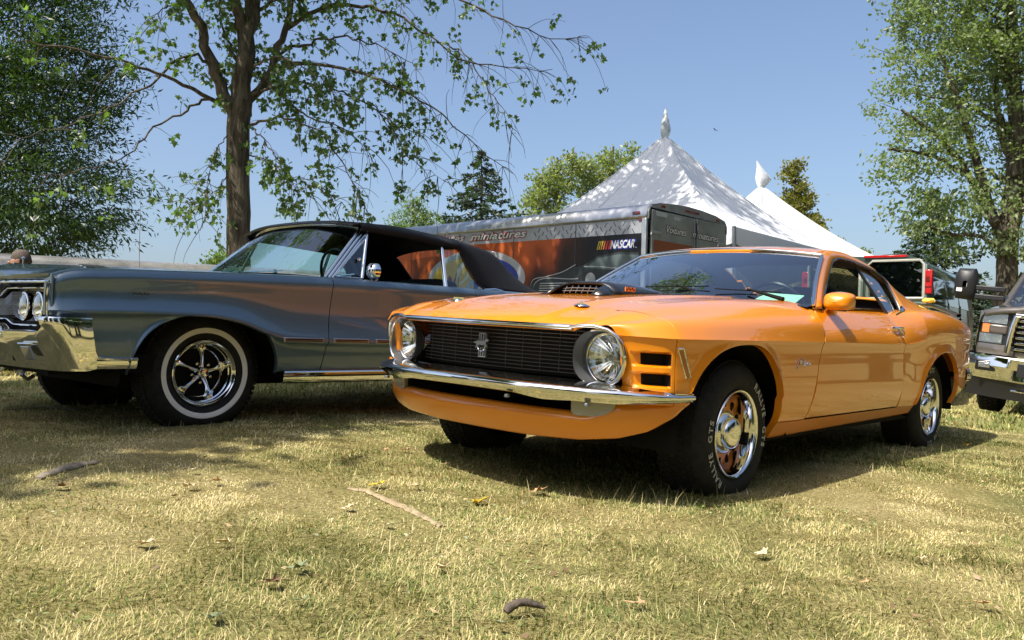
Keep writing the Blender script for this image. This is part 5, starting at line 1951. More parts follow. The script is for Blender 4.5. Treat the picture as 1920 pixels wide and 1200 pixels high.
# face panel behind lamps and grille
rows = [[(tx(y) + dx, y, z) for y in ys * .98] for dx, z in ((-.015, 1.255), (-.01, 1.20), (-.0, 1.0), (-.0, .86), (-.01, .74))]
MB().grid(rows).build('front_fascia', TRUCKP, trk, smooth=50)
for sg in (1, -1):
    rows = []
    for x in np.linspace(.80, -2.9, 50):
        y0 = 1.0 - (.03 * max(0, (x - .6) / .2))
        arch = math.sqrt(max(0, .52**2 - x * x)) if abs(x) < .52 else 0
        zb = max(.50, .42 + arch) if abs(x) < .52 else .42
        rows.append([(x, sg * (y0 + dv), z) for z, dv in zip(np.linspace(1.27, zb, 10), (-.06, -.015, 0, .008, .01, .008, .012, .015, .01, 0))])
    MB().grid(rows).build('fender', TRUCKP, trk, smooth=45)
    # C-shaped lamp
    def lampbox(nm, y0, y1, z0, z1, mat, dx=.02, th=.05):
        q = []
        yy_ = np.linspace(y0, y1, 6)
        g_ = [[(tx(y) + dx - .0, sg * y, z0) for y in yy_], [(tx(y) + dx, sg * y, z1) for y in yy_]]
        b__ = [[(tx(y) + dx - th, sg * y, z0) for y in yy_], [(tx(y) + dx - th, sg * y, z1) for y in yy_]]
        m_ = MB().grid([b__[0], g_[0], g_[1], b__[1], b__[0]])
        m_.add([g_[0][0], g_[1][0], b__[1][0], b__[0][0]], [(0, 1, 2, 3)])
        m_.add([g_[0][-1], g_[1][-1], b__[1][-1], b__[0][-1]], [(0, 1, 2, 3)])
        return m_.build(nm, mat, lampobj if nm != 'headlight' else trk, smooth=0)
    LINNER = simple('lamp_silver', (.45, .46, .46), .18, .9, bump=1.0, bscale=55, rvar=.1)
    lampobj = None
    lampobj = lampbox('headlight', .62, .955, .865, 1.235, PLASTIC, .006)
    lampbox('upper_lamp', .66, .95, 1.12, 1.225, LINNER, .016)
    lampbox('lower_lamp', .70, .95, .885, .985, LINNER, .016)
    lampbox('amber_lamp', .84, .93, 1.0, 1.105, AMBER, .018)
    lampbox('clear_cover', .66, .96, 1.115, 1.235, LENS, .026)
    lampbox('clear_cover', .69, .96, .875, .99, LENS, .026)
    MB().box((tx(.75) + .02, sg * .745, 1.05), (.06, .20, .11)).build('lamp_bar', TRUCKP, lampobj, bevel=.02)
    MB().grid([[(tx(y) + .01, sg * y, .74) for y in np.linspace(.55, .97, 8)], [(tx(y) + .03, sg * y, .80) for y in np.linspace(.55, .97, 8)], [(tx(y) + .015, sg * y, .865) for y in np.linspace(.55, .97, 8)]]).build('lower_fascia', TRUCKP, trk, smooth=30)
    # grille surround side
    MB().tube([(.965, sg * .56, 1.22), (.965, sg * .585, 1.10), (.965, sg * .60, .95), (.955, sg * .61, .78)], .035, 8).build('grille_surround', CHROME, trk, smooth=50)
    # tyre
    tt = MB().lathe([(.22, -.01), (.30, .015), (.36, .005), (.395, -.03), (.40, -.12), (.40, -.16), (.39, -.24), (.35, -.27), (.22, -.27)], (0, 0, 0), 'y', 48)
    if sg < 0:
        tt.v = [(x, -y, z) for x, y, z in tt.v]
    tt.xform(Matrix.Translation((0, sg * .95, .40)))
    ty = tt.build('wheel', RUBBER, trk, smooth=50)
    mb = MB()
    for k in range(44):
        a = k / 44 * 2 * math.pi
        for r_, yy_ in enumerate((-.045, -.10, -.155, -.21)):
            aa = a + (r_ % 2) * math.pi / 44
            mb.box((.402 * math.cos(aa), sg * (.95 + yy_), .40 + .402 * math.sin(aa)), (.022, .045, .042), Matrix.Rotation(-aa, 3, 'Y'))
    mb.build('tread', RUBBER, ty, smooth=0)['kind'] = 'stuff'
    # towing mirror
    mc = Vector((-.50, sg * 1.40, 1.62))
    mb = MB()
    sec_ = [(-.11, -.20), (-.14, -.12), (-.14, .12), (-.10, .22), (.10, .23), (.14, .14), (.14, -.16), (.10, -.21)]
    rw = [[(mc.x + dx, mc.y + a * sc, mc.z + b_ * sc) for a, b_ in sec_] for dx, sc in ((-.06, .85), (-.05, 1), (.02, .98), (.07, .75), (.085, .2))]
    mb.grid(rw, cv=True)
    mm = mb.build('towing_mirror', PLASTIC, trk, smooth=45)
    MB().poly([(mc.x - .062, mc.y + a * .86, mc.z + b_ * .86) for a, b_ in sec_], (-1, 0, 0), .003).build('mirror_glass', CHROME, mm, smooth=0)
    for dz in (.0, -.12):
        MB().box((mc.x - .02, sg * 1.12, mc.z + dz - .03), (.09, .42, .07)).build('mirror_arm', PLASTIC, mm, bevel=.012)
    MB().box((mc.x + .08, sg * 1.46, mc.z - .08), (.01, .07, .05)).build('mirror_sticker', WHITEPL, mm, smooth=0)
MB().grid([[(tx(y) + .01, y, .80) for y in np.linspace(-.6, .6, 21)], [(tx(y) + .01, y, 1.22) for y in np.linspace(-.6, .6, 21)]]).build('grille_backing', BLACK, trk)
MB().tube([(tx(y) + .04, y, 1.235) for y in np.linspace(-.57, .57, 21)], .035, 8).build('grille_surround', CHROME, trk, smooth=50)
for k in range(6):
    z = .83 + k * .068
    MB().grid([[(tx(y) + dx, y, z + dz) for y in np.linspace(-.55, .55, 21)] for dx, dz in ((.0, .016), (.035, .014), (.040, 0), (.035, -.012), (.0, -.014))]).build('grille_bar', SATIN if False else CHROME, trk, smooth=50)
# bumper with fog lamp pocket
yb = np.linspace(-1.02, 1.02, 81)
def bx(y):
    return 1.03 - .20 * abs(y)**3
rows = []
for f, dx in ((0, -.10), (0.0, -.01), (.06, .0), (.42, .012), (.50, -.01), (.92, -.03), (1.0, -.06)):
    rows.append([(bx(y) + dx - (.035 if (.12 < f < .9 and abs(y) < .55) else 0), y, .725 - f * (.30 - .02 * abs(y))) for y in yb])
bp2 = MB().grid(rows).build('front_bumper', CHROME, trk, smooth=40)
for sg in (1, -1):
    MB().box((bx(.79) + .0, sg * .79, .60), (.03, .27, .13)).build('fog_lamp_pocket', BLACKP, bp2, bevel=.015)
    MB().box((bx(.80) + .012, sg * .83, .605), (.03, .13, .075)).build('fog_lamp', LINNER, bp2, bevel=.01)
    MB().tube([(bx(.5) - .02, sg * .50, .34), (bx(.5) + .03, sg * .45, .345), (bx(.5) - .02, sg * .38, .34)], .016, 8).build('tow_hook', CHROME, bp2)
MB().box((.99, 0, .59), (.04, .95, .17)).build('bumper_step', PLASTIC, bp2, bevel=.01)
MB().grid([[(bx(y) - .06, y, .44) for y in yb], [(bx(y) - .10, y, .33) for y in yb], [(bx(y) - .12, y, .22) for y in yb]]).build('air_dam', PLASTIC, trk, smooth=60)
MB().box((-.6, 0, .45), (2.8, 1.5, .2)).build('chassis', BLACK, trk)
# cab
wsx = [[(-.22 - .75 * t - (.22 * (y * y)), y * (.88 - .13 * t), 1.37 + .60 * t - .03 * y * y) for y in np.linspace(-1, 1, 15)] for t in np.linspace(0, 1, 8)]
MB().grid(wsx).build('windshield', DARKGLASS if False else glassmat('truck_glass', (.35, .40, .40), 2.2), trk, smooth=80)
for sg in (1, -1):
    MB().tube([(-.43, sg * .91, 1.33), (-1.20, sg * .77, 1.94), (-2.2, sg * .75, 1.97)], [.04, .035, .035], 8).build('pillar', TRUCKP, trk)
    MB().grid([[(-.72, sg * .97, 1.27), (-1.2, sg * .86, 1.9)], [(-2.9, sg * .97, 1.27), (-2.7, sg * .86, 1.9)]]).build('side_window', glassmat('truck_side', (.2, .23, .23), 2), trk)
MB().grid([[(-1.17, y, 1.93), (-2.8, y, 1.96)] for y in np.linspace(-.76, .76, 9)]).build('cab_roof', TRUCKP, trk, solid=.03)
MB().box((-1.9, 0, 1.0), (2.0, 1.7, .5)).build('cab_inside', VINYL, trk)
MB().tube([(-.25, -.10, 1.40), (-.38, -.74, 1.40)], .008, 6).build('wiper', BLACK, trk)
MB().lathe([(.001, 0), (.07, 0)], (-.40, -.60, 1.43), 'z', 20).build('green_sticker', simple('green_sticker', (.05, .45, .22), .5), trk)
MB().grid([[(-.15 - .22 * y * y, y, 1.345 - .03 * y * y), (-.25 - .22 * y * y, y * .97, 1.375 - .03 * y * y)] for y in np.linspace(-.85, .85, 15)]).build('cowl', BLACKP, trk)
# ------------------------------------------------------------------ long silver trailer at the left and a man in front of it
sa = Vector((.85, .53, 0)).normalized()
sn = Vector((sa.y, -sa.x, 0))
SM = Matrix(((sa.x, -sn.x, 0, -7.6), (sa.y, -sn.y, 0, 9.1), (0, 0, 1, .20), (0, 0, 0, 1)))
stl = empty('silver_trailer', SM)
tag(stl, 'low silver grey box trailer seen over the hood of the blue convertible', 'trailer')
rows = []
for x in (0, 6.2):
    rows.append([(x, y, z) for y, z in ((0, .4), (0, 1.50), (.02, 1.60), (.08, 1.66), (.30, 1.70), (1.0, 1.73), (1.7, 1.70), (1.92, 1.66), (2.0, 1.55), (2.0, .4))])
MB().grid(rows).build('trailer_shell', simple('polished_silver_skin', (.46, .43, .40), .32, .7, var=.25, vscale=.9, rvar=.15), stl, smooth=40)
MB().box((3.1, 1.0, .38), (6.2, 1.95, .08)).build('trailer_floor', BLACK, stl)
MB().box((3.1, -.004, 1.50), (6.2, .012, .03)).build('side_trim', BLACKP, stl, smooth=0)
for x in (2.6, 3.4):
    MB().lathe([(.2, .02), (.31, 0), (.33, .1), (.31, .2), (.2, .22)], (x, -.05, .18), 'y', 24).build('wheel', RUBBER, stl)
for x0 in (0.0, 6.2):
    MB().poly([(x0, y, z) for y, z in ((0, .4), (0, 1.50), (.02, 1.60), (.08, 1.66), (.30, 1.70), (1.0, 1.73), (1.7, 1.70), (1.92, 1.66), (2.0, 1.55), (2.0, .4))], (1, 0, 0), .0).build('end_panel', ALU, stl, smooth=0)

def person():
    gx_, gy_ = at(45, 490, 9.0)[:2]
    gz_ = float(ground_z(gx_, gy_))
    hz_ = at(45, 490, 9.0)[2]
    k = 1.0
    zb = hz_ - gz_ - 1.20      # the stool brings his head to this height
    SK = simple('skin', (.34, .17, .11), .5)
    # skeleton: torso, arms hanging, legs
    V = [(0, 0, .52), (0, 0, .66), (-.02, 0, .86), (-.03, 0, 1.00), (-.03, 0, 1.06), (-.03, 0, 1.11), (-.05, 0, 1.15), (-.045, 0, 1.21), (-.04, 0, 1.26),
         (-.03, .17, .96), (-.06, .22, .72), (-.26, .19, .60), (-.36, .16, .58), (-.03, -.17, .96), (-.06, -.22, .72), (-.26, -.19, .60), (-.36, -.16, .58),
         (-.06, .09, .48), (-.44, .12, .50), (-.46, .12, .10), (-.60, .13, .04), (-.06, -.09, .48), (-.44, -.12, .50), (-.46, -.12, .10), (-.60, -.13, .04)]
    E = [(0, 1), (1, 2), (2, 3), (3, 4), (4, 5), (5, 6), (6, 7), (7, 8), (3, 9), (9, 10), (10, 11), (11, 12), (3, 13), (13, 14), (14, 15), (15, 16), (0, 17), (17, 18), (18, 19), (19, 20), (0, 21), (21, 22), (22, 23), (23, 24)]
    Rr = [.15, .14, .16, .13, .065, .06, .085, .095, .05, .07, .045, .035, .04, .07, .045, .035, .04, .095, .06, .045, .04, .095, .06, .045, .04]
    me = bpy.data.meshes.new('person')
    me.from_pydata([(x, y, z + (zb if z > .12 else 0)) for x, y, z in V], E, [])
    me.materials.append(SK)
    o = bpy.data.objects.new('person', me)
    COL.objects.link(o)
    sk = o.modifiers.new('body', 'SKIN')
    for i, r_ in enumerate(Rr):
        me.skin_vertices[0].data[i].radius = (r_ * k * (1.1 if i in (0, 1, 2) else 1), r_ * k * (.85 if i in (0, 1, 2) else 1))
    me.skin_vertices[0].data[0].use_root = True
    o.modifiers.new('smooth', 'SUBSURF').levels = 2
    o.modifiers['smooth'].render_levels = 2
    o.location = (gx_, gy_, gz_)
    o.rotation_euler = (0, 0, R(12))
    tag(o, 'seated man with short grey brown hair and dark shirt facing left, behind the blue hood', 'person')
    # hair cap, nose, ear, shirt and trousers
    hz0 = 1.205 + zb
    mb = MB().lathe([(.001, .125), (.05, .118), (.085, .085), (.100, .035), (.098, -.01), (.085, -.03)], (-.030, 0, hz0), 'z', 24)
    mb.v = [(x + (.014 if z < hz0 + .03 else 0), y * .85, z) for x, y, z in mb.v]
    mb.build('hair', simple('grey_brown_hair', (.09, .065, .05), .8, var=.4, vscale=60), o, smooth=60)
    MB().box((-.145, 0, hz0 - .02), (.035, .022, .03)).build('nose', SK, o, bevel=.008)
    for sg in (1, -1):
        MB().box((-.03, sg * .085, hz0 - .02), (.035, .012, .055)).build('ear', SK, o, bevel=.005)
    rws = []
    for z, a, b_, dx in ((.46, .17, .20, 0), (.66, .16, .19, 0), (.86, .16, .22, -.02), (.97, .13, .21, -.03), (1.03, .08, .11, -.03)):
        rws.append([(dx + a * math.cos(t), b_ * math.sin(t), z + zb) for t in np.linspace(0, 2 * math.pi, 24, endpoint=False)])
    MB().grid(rws, cv=True).build('shirt', simple('dark_shirt', (.03, .03, .04), .8), o, smooth=60)
    tr_ = simple('dark_trousers', (.02, .022, .02), .85)
    for sg in (1, -1):
        MB().tube([(-.02, sg * .09, .48 + zb), (-.42, sg * .12, .50 + zb), (-.47, sg * .12, .42 + zb), (-.46, sg * .12, .12)], [.11, .09, .085, .07], 12).build('trouser_leg', tr_, o, smooth=60)
    # folding stool under him
    st2 = empty('folding_stool', loc=(gx_, gy_, gz_))
    tag(st2, 'dark folding stool under the seated man behind the blue hood', 'stool')
    MB().box((0, 0, .36 + zb), (.36, .40, .03)).build('seat', VINYL, st2, bevel=.01)
    for sg in (1, -1):
        MB().tube([(-.16, sg * .17, .01), (.16, sg * .17, .35 + zb)], .012, 6).build('leg', SATIN, st2)
        MB().tube([(.16, sg * .19, .01), (-.16, sg * .19, .35 + zb)], .012, 6).build('leg', SATIN, st2)
person()

# ------------------------------------------------------------------ leaves and trees
def tri_mesh(name, V, F, mat, parent=None, rnd=None):
    me = bpy.data.meshes.new(name)
    nv, nf = len(V), len(F)
    me.vertices.add(nv)
    me.vertices.foreach_set('co', np.ascontiguousarray(V, np.float32).ravel())
    me.loops.add(nf * 3)
    me.loops.foreach_set('vertex_index', np.ascontiguousarray(F, np.int32).ravel())
    me.polygons.add(nf)
    me.polygons.foreach_set('loop_start', np.arange(0, nf * 3, 3, dtype=np.int32))
    me.polygons.foreach_set('loop_total', np.full(nf, 3, np.int32))
    me.update(calc_edges=True)
    if rnd is not None:
        at_ = me.attributes.new('rnd', 'FLOAT', 'POINT')
        at_.data.foreach_set('value', np.ascontiguousarray(rnd, np.float32))
    me.materials.append(mat)
    ob = bpy.data.objects.new(name, me)
    COL.objects.link(ob)
    if parent is not None:
        ob.parent = parent
    return ob

def unit(a):
    return a / (np.linalg.norm(a, axis=-1, keepdims=True) + 1e-9)

_h = [(0, 0), (.17, .06), (.44, .02), (.33, .24), (.60, .46), (.27, .47), (.20, .62), (0, 1.0)]
_o = _h + [(-x, y) for x, y in _h[::-1][1:-1]]
MAPLE_V = np.array([(0, .34, 0)] + [(x, y, -.22 * abs(x) - .10 * y * y) for x, y in _o])
MAPLE_F = np.array([(0, 1 + i, 1 + (i + 1) % len(_o)) for i in range(len(_o))])
OVAL_V = np.array([(0, 0, 0), (.27, .45, -.07), (0, 1, -.08), (-.27, .45, -.07)])
OVAL_F = np.array([(0, 1, 2), (0, 2, 3)])
NARROW_V = np.array([(0, 0, 0), (.13, .42, -.02), (0, 1, -.10), (-.13, .42, -.02)])
TRI_V = np.array([(0, 0, 0), (.26, .6, 0), (-.26, .75, .0)])
TRI_F = np.array([(0, 1, 2)])

def leaf_mesh(name, tv, tf, pos, ax, size, mat, parent, rs, rnd=None, up=.6):
    n = len(pos)
    y = unit(ax)
    z = unit(rs.normal(size=(n, 3)) * .8 + np.array([0, 0, up]))
    z = unit(z - y * (z * y).sum(1, keepdims=True))
    x = np.cross(y, z)
    size = np.broadcast_to(size, (n,))
    M = np.stack([x, y, z], 1)                # rows are axes
    V = np.einsum('kj,njd->nkd', tv, M) * size[:, None, None] + pos[:, None, :]
    F = tf[None] + (np.arange(n) * len(tv))[:, None, None]
    if rnd is None:
        rnd = rs.random(n)
    R_ = np.repeat(rnd, len(tv))
    return tri_mesh(name, V.reshape(-1, 3), F.reshape(-1, 3), mat, parent, R_)

def blob_points(blobs, n, rs, shell=.55):
    vol = np.array([r[0] * r[1] * r[2] for _, r in blobs])
    k = rs.choice(len(blobs), n, p=vol / vol.sum())
    d = unit(rs.normal(size=(n, 3)))
    rad = (shell + (1 - shell) * rs.random(n))**.6 * rs.random(n)**.16
    c = np.array([b[0] for b in blobs], float)[k]
    r = np.array([b[1] for b in blobs], float)[k]
    return c + d * rad[:, None] * r

BARK = barkmat('grey_brown_bark', (.030, .025, .019), (.155, .128, .088), 1.0)
BARKD = barkmat('dark_bark', (.025, .022, .018), (.075, .062, .045))
L_MAPLE = leafmat('maple_leaf', (.055, .095, .028), (.135, .19, .065), .45)
L_LEFT = leafmat('ash_leaf', (.016, .038, .010), (.050, .088, .021), .36)
L_RIGHT = leafmat('silver_maple_leaf', (.085, .120, .045), (.19, .225, .095), .38)
L_POPLAR = leafmat('poplar_leaf', (.11, .135, .05), (.24, .26, .11), .4)
L_SPRUCE = leafmat('spruce_needles', (.018, .034, .016), (.045, .070, .030), .12)
L_LIGHT = leafmat('willow_leaf', (.075, .120, .040), (.16, .21, .075), .4)
L_YELL = leafmat('yellowing_leaf', (.080, .090, .022), (.20, .175, .045), .4)

def smooth_path(pts, n):
    return curve(np.asarray(pts, float), n)

def limb(parent, pts, r0, r1, mat, name='limb', seg=8, n=18, wob=.02, rs=None):
    p = smooth_path(pts, n)
    if rs is not None and wob:
        w = rs.normal(size=p.shape) * wob
        w[0] = w[-1] = 0
        p = p + w
    r = r0 + (r1 - r0) * np.linspace(0, 1, n)**.85
    return MB().tube(p, r, seg).build(name, mat, parent, smooth=70)

def generic_tree(label, base, trunk, r0, blobs, nspray, spray_r, per, size, tv, tf, mat, bark, seed, group, nlimb=16, droop=.5, name='tree', shell=.5, limb_r=.05, squash=.6):
    rs = np.random.default_rng(seed)
    t = empty(name, loc=tuple(base))
    tag(t, label, 'tree', group)
    B = np.array(base, float)
    trunk = np.array(trunk, float)
    limb(t, trunk - B, r0, r0 * .35, bark, 'trunk', 12, 24, .015, rs)
    cs = blob_points(blobs, nspray, rs, shell)
    # limbs from the trunk out to some of the sprays
    tw = MB()
    pick = rs.choice(nspray, min(nlimb, nspray), replace=False)
    tp_ = smooth_path(trunk, 40)
    for q, i in enumerate(pick):
        e = cs[i]
        zt = max(trunk[0][2] + .25 * (trunk[-1][2] - trunk[0][2]), min(e[2] - .35 * np.linalg.norm(e[:2] - B[:2]), trunk[-1][2] - .1))
        s = tp_[np.abs(tp_[:, 2] - zt).argmin()]
        m = (s + e) / 2 + np.array([0, 0, .12 * np.linalg.norm(e - s)])
        pth = smooth_path([s, m, e], 10) - B
        if q < 8:
            limb(t, [s - B, m - B, e - B], limb_r, .008, bark, 'limb', 6, 12, .04, rs)
        else:
            tw.tube(pth + rs.normal(size=pth.shape) * .02, np.linspace(limb_r * .55, .004, 10), 5)
    for i in range(0, nspray, 3):       # twigs to every third spray from its nearest neighbour
        j = rs.integers(nspray)
        d = np.linalg.norm(cs - cs[i], axis=1)
        d[i] = 9
        j = d.argmin()
        c = cs[i] + (B - cs[i]) * np.array([.16, .16, 0]) - np.array([0, 0, .2])
        tw.tube(smooth_path([c - B, (c + cs[i]) / 2 - B + rs.normal(size=3) * .03, cs[i] - B], 4), np.linspace(.012, .003, 4), 4, cap=False)
    if tw.v:
        o_ = tw.build('twigs', bark, t, smooth=60)
        o_['kind'] = 'stuff'
    ctr = np.array([b[0] for b in blobs], float).mean(0)
    out_ = unit(cs - np.array([ctr[0], ctr[1], ctr[2] - 2.0]))
    k = np.repeat(np.arange(nspray), per)
    rr = spray_r * (.6 + .8 * rs.random(nspray))[k]
    pos = cs[k] + rs.normal(size=(len(k), 3)) * rr[:, None] * np.array([1, 1, squash]) * .62
    ax = out_[k] * .6 + rs.normal(size=(len(k), 3)) * .55 + np.array([0, 0, -droop])
    sz = size * (.65 + .6 * rs.random(len(k)))
    rnd = np.clip(.5 * rs.random(nspray)[k] + .5 * rs.random(len(k)), 0, 1)
    fo = leaf_mesh('foliage', tv, tf, pos - B, ax, sz, mat, t, rs, rnd)
    fo['kind'] = 'stuff'
    return t

def wp(px, py, d):
    return at(px, py, d)

# left: big dark feathery tree
b = (-11.9, 16.5, float(ground_z(-11.9, 16.5)))
generic_tree('huge dark green ash tree with feathery leaves filling the left edge', b,
             [b, (-11.8, 16.4, 3), (-11.2, 16.3, 6), (-10.6, 16.2, 10)], .34,
             [((-11.2, 16.5, 5.4), (3.5, 2.8, 2.5)), ((-8.9, 16.3, 3.75), (1.95, 2.0, 1.25)), ((-8.9, 16.2, 6.2), (1.45, 2, 1.7)), ((-9.4, 16.4, 9.0), (2.0, 2.3, 2.4)), ((-11.8, 16.4, 9.4), (3.2, 2.6, 2.6)), ((-10.6, 16.2, 2.9), (3.2, 2.2, .9))],
             2600, .34, 36, .135, NARROW_V, OVAL_F, L_LEFT, BARKD, 11, 'broadleaf trees round the lawn', nlimb=44, droop=.30, shell=.2, limb_r=.06, squash=.38)
# right: big maple with several stems
b = (10.75, 18.2, float(ground_z(10.75, 18.2)) - .1)
rt = generic_tree('tall many stemmed silver maple behind the van and the truck', b,
             [b, wp(1888, 500, 18.2), wp(1892, 430, 18.2), wp(1905, 300, 18.2), wp(1900, 150, 18.2), wp(1890, -120, 18.4)], .27,
             [((11.9, 18.5, 8.3), (3.3, 3.0, 4.6)), ((9.6, 18.2, 7.2), (1.9, 2.0, 2.9)), ((8.9, 18.0, 5.0), (1.25, 1.4, 1.05)), ((9.9, 18.0, 3.6), (1.75, 1.6, 1.15)), ((12.6, 18.0, 4.6), (2.2, 2.0, 2.0)), ((9.6, 18.0, 9.8), (1.6, 1.8, 2.0))],
             1550, .25, 40, .105, OVAL_V, OVAL_F, L_RIGHT, BARK, 12, 'broadleaf trees round the lawn', nlimb=40, droop=.5, shell=.25, limb_r=.07)
Bv = np.array(b)
rs_ = np.random.default_rng(5)
for pth, r0 in (([(1890, 478), (1868, 420), (1845, 350), (1822, 270), (1795, 180), (1760, 90)], .15), ([(1893, 450), (1912, 380), (1935, 280), (1950, 150), (1960, 20)], .16),
                ([(1868, 420), (1850, 395), (1820, 340), (1790, 290), (1740, 240), (1690, 205)], .09), ([(1845, 350), (1800, 320), (1740, 290), (1665, 280)], .06), ([(1880, 470), (1840, 445), (1790, 440), (1740, 425)], .05),
                ([(1905, 330), (1880, 260), (1868, 170), (1870, 60)], .10)):
    limb(rt, [wp(x, y, 18.0 + .3 * math.sin(i)) - Bv for i, (x, y) in enumerate(pth)], r0, .03, BARK, 'limb', 8, 20, .02, rs_)

# centre: maple with a clean trunk and open, hanging branches
cb = (-4.30, 13.0, float(ground_z(-4.3, 13.0)) - .1)
CB = np.array(cb)
ct_ = empty('tree', loc=cb)
tag(ct_, 'open crowned silver maple with a bare straight trunk just behind the blue convertible', 'tree', 'broadleaf trees round the lawn')
rs_ = np.random.default_rng(21)
limb(ct_, [np.zeros(3), wp(447, 520, 13) - CB, wp(447, 400, 13) - CB, wp(446, 300, 13) - CB, wp(447, 235, 13) - CB, wp(452, 190, 13) - CB], .185, .175, BARK, 'trunk', 20, 30, .006, rs_)
limbs_px = [
    ([(452, 215, 13), (456, 140, 13), (466, 70, 13), (474, 10, 13.1), (486, -80, 13.2), (492, -260, 13.4), (480, -480, 13.6)], .175, .05),
    ([(462, 80, 13), (448, 30, 12.9), (432, -30, 12.8), (405, -150, 12.7), (380, -300, 12.6)], .11, .03),
    ([(444, 222, 13), (420, 175, 12.9), (400, 130, 12.8), (378, 60, 12.7), (352, 0, 12.6), (330, -90, 12.5), (300, -220, 12.4)], .115, .03),
    ([(456, 200, 13), (490, 165, 13.1), (512, 115, 13.2), (535, 50, 13.3), (556, -30, 13.5), (590, -160, 13.8)], .095, .03),
    ([(440, 196, 12.95), (400, 186, 12.6), (365, 172, 12.2), (330, 150, 11.9), (280, 133, 11.6), (200, 108, 11.2), (90, 82, 10.8), (10, 70, 10.5)], .052, .008),
    ([(400, 118, 12.8), (370, 103, 12.6), (335, 112, 12.4), (300, 140, 12.1), (262, 172, 11.9), (200, 205, 11.6), (110, 240, 11.3), (20, 262, 11.1)], .034, .005),
    ([(392, 186, 12.7), (350, 205, 12.4), (310, 226, 12.2), (275, 248, 12), (240, 290, 11.8), (170, 315, 11.6), (60, 330, 11.4)], .028, .005),
    ([(505, 130, 13.2), (560, 118, 13), (640, 125, 12.8), (720, 152, 12.6), (790, 188, 12.4), (850, 232, 12.2), (905, 285, 12.1), (962, 326, 12)], .045, .005),
    ([(535, 55, 13.3), (600, 18, 13.3), (690, 14, 13.2), (760, 38, 13), (820, 80, 12.9), (880, 118, 12.8), (960, 126, 12.7), (1035, 132, 12.6)], .05, .005),
    ([(560, -40, 13.5), (680, -60, 13.5), (800, -40, 13.4), (880, 5, 13.2), (960, 45, 13.1), (1030, 72, 13), (1105, 70, 12.9)], .05, .005),
    ([(820, 80, 12.9), (870, 100, 12.6), (905, 150, 12.5), (935, 200, 12.4), (965, 255, 12.3)], .018, .004),
    ([(470, 178, 13), (530, 160, 12.9), (600, 158, 12.7), (670, 185, 12.5), (740, 230, 12.4), (800, 260, 12.3)], .034, .005),
    ([(690, 190, 12.6), (730, 230, 12.4), (760, 285, 12.3), (800, 320, 12.2), (848, 345, 12.1)], .012, .003),
    ([(468, 235, 13), (510, 222, 12.8), (560, 226, 12.6), (610, 262, 12.4), (650, 320, 12.3), (690, 402, 12.2)], .030, .004),
    ([(466, 290, 13), (500, 300, 12.7), (540, 330, 12.5), (590, 350, 12.4), (650, 388, 12.3)], .016, .003),
    ([(430, 300, 13), (418, 335, 12.8), (400, 365, 12.7), (360, 378, 12.6), (310, 378, 12.5)], .012, .003),
    ([(430, 250, 12.9), (405, 285, 12.7), (392, 330, 12.6), (385, 400, 12.5), (380, 430, 12.5)], .012, .003),
    ([(500, 150, 13), (540, 190, 12.8), (590, 225, 12.6), (640, 240, 12.5), (700, 290, 12.4)], .03, .004),
    ([(515, 100, 13.2), (580, 80, 13.1), (650, 72, 13.0), (720, 90, 12.9), (790, 130, 12.8)], .035, .005),
    ([(475, 20, 13.1), (540, -10, 13.1), (620, -25, 13.1), (700, -15, 13.0), (770, 5, 12.9)], .04, .005),
    ([(468, 130, 13), (500, 110, 12.7), (540, 112, 12.5), (600, 150, 12.3), (640, 200, 12.2)], .028, .004),
    ([(472, 240, 13), (495, 262, 12.7), (520, 300, 12.5), (560, 350, 12.4), (590, 372, 12.3)], .016, .003),
    ([(445, 120, 13), (420, 60, 13.1), (410, 10, 13.2), (400, -40, 13.2)], .04, .01),
    ([(352, 0, 12.6), (320, 12, 12.4), (300, 20, 12.3), (280, 50, 12.2)], .02, .004),
]
twg = MB()
lp, la, lr = [], [], []
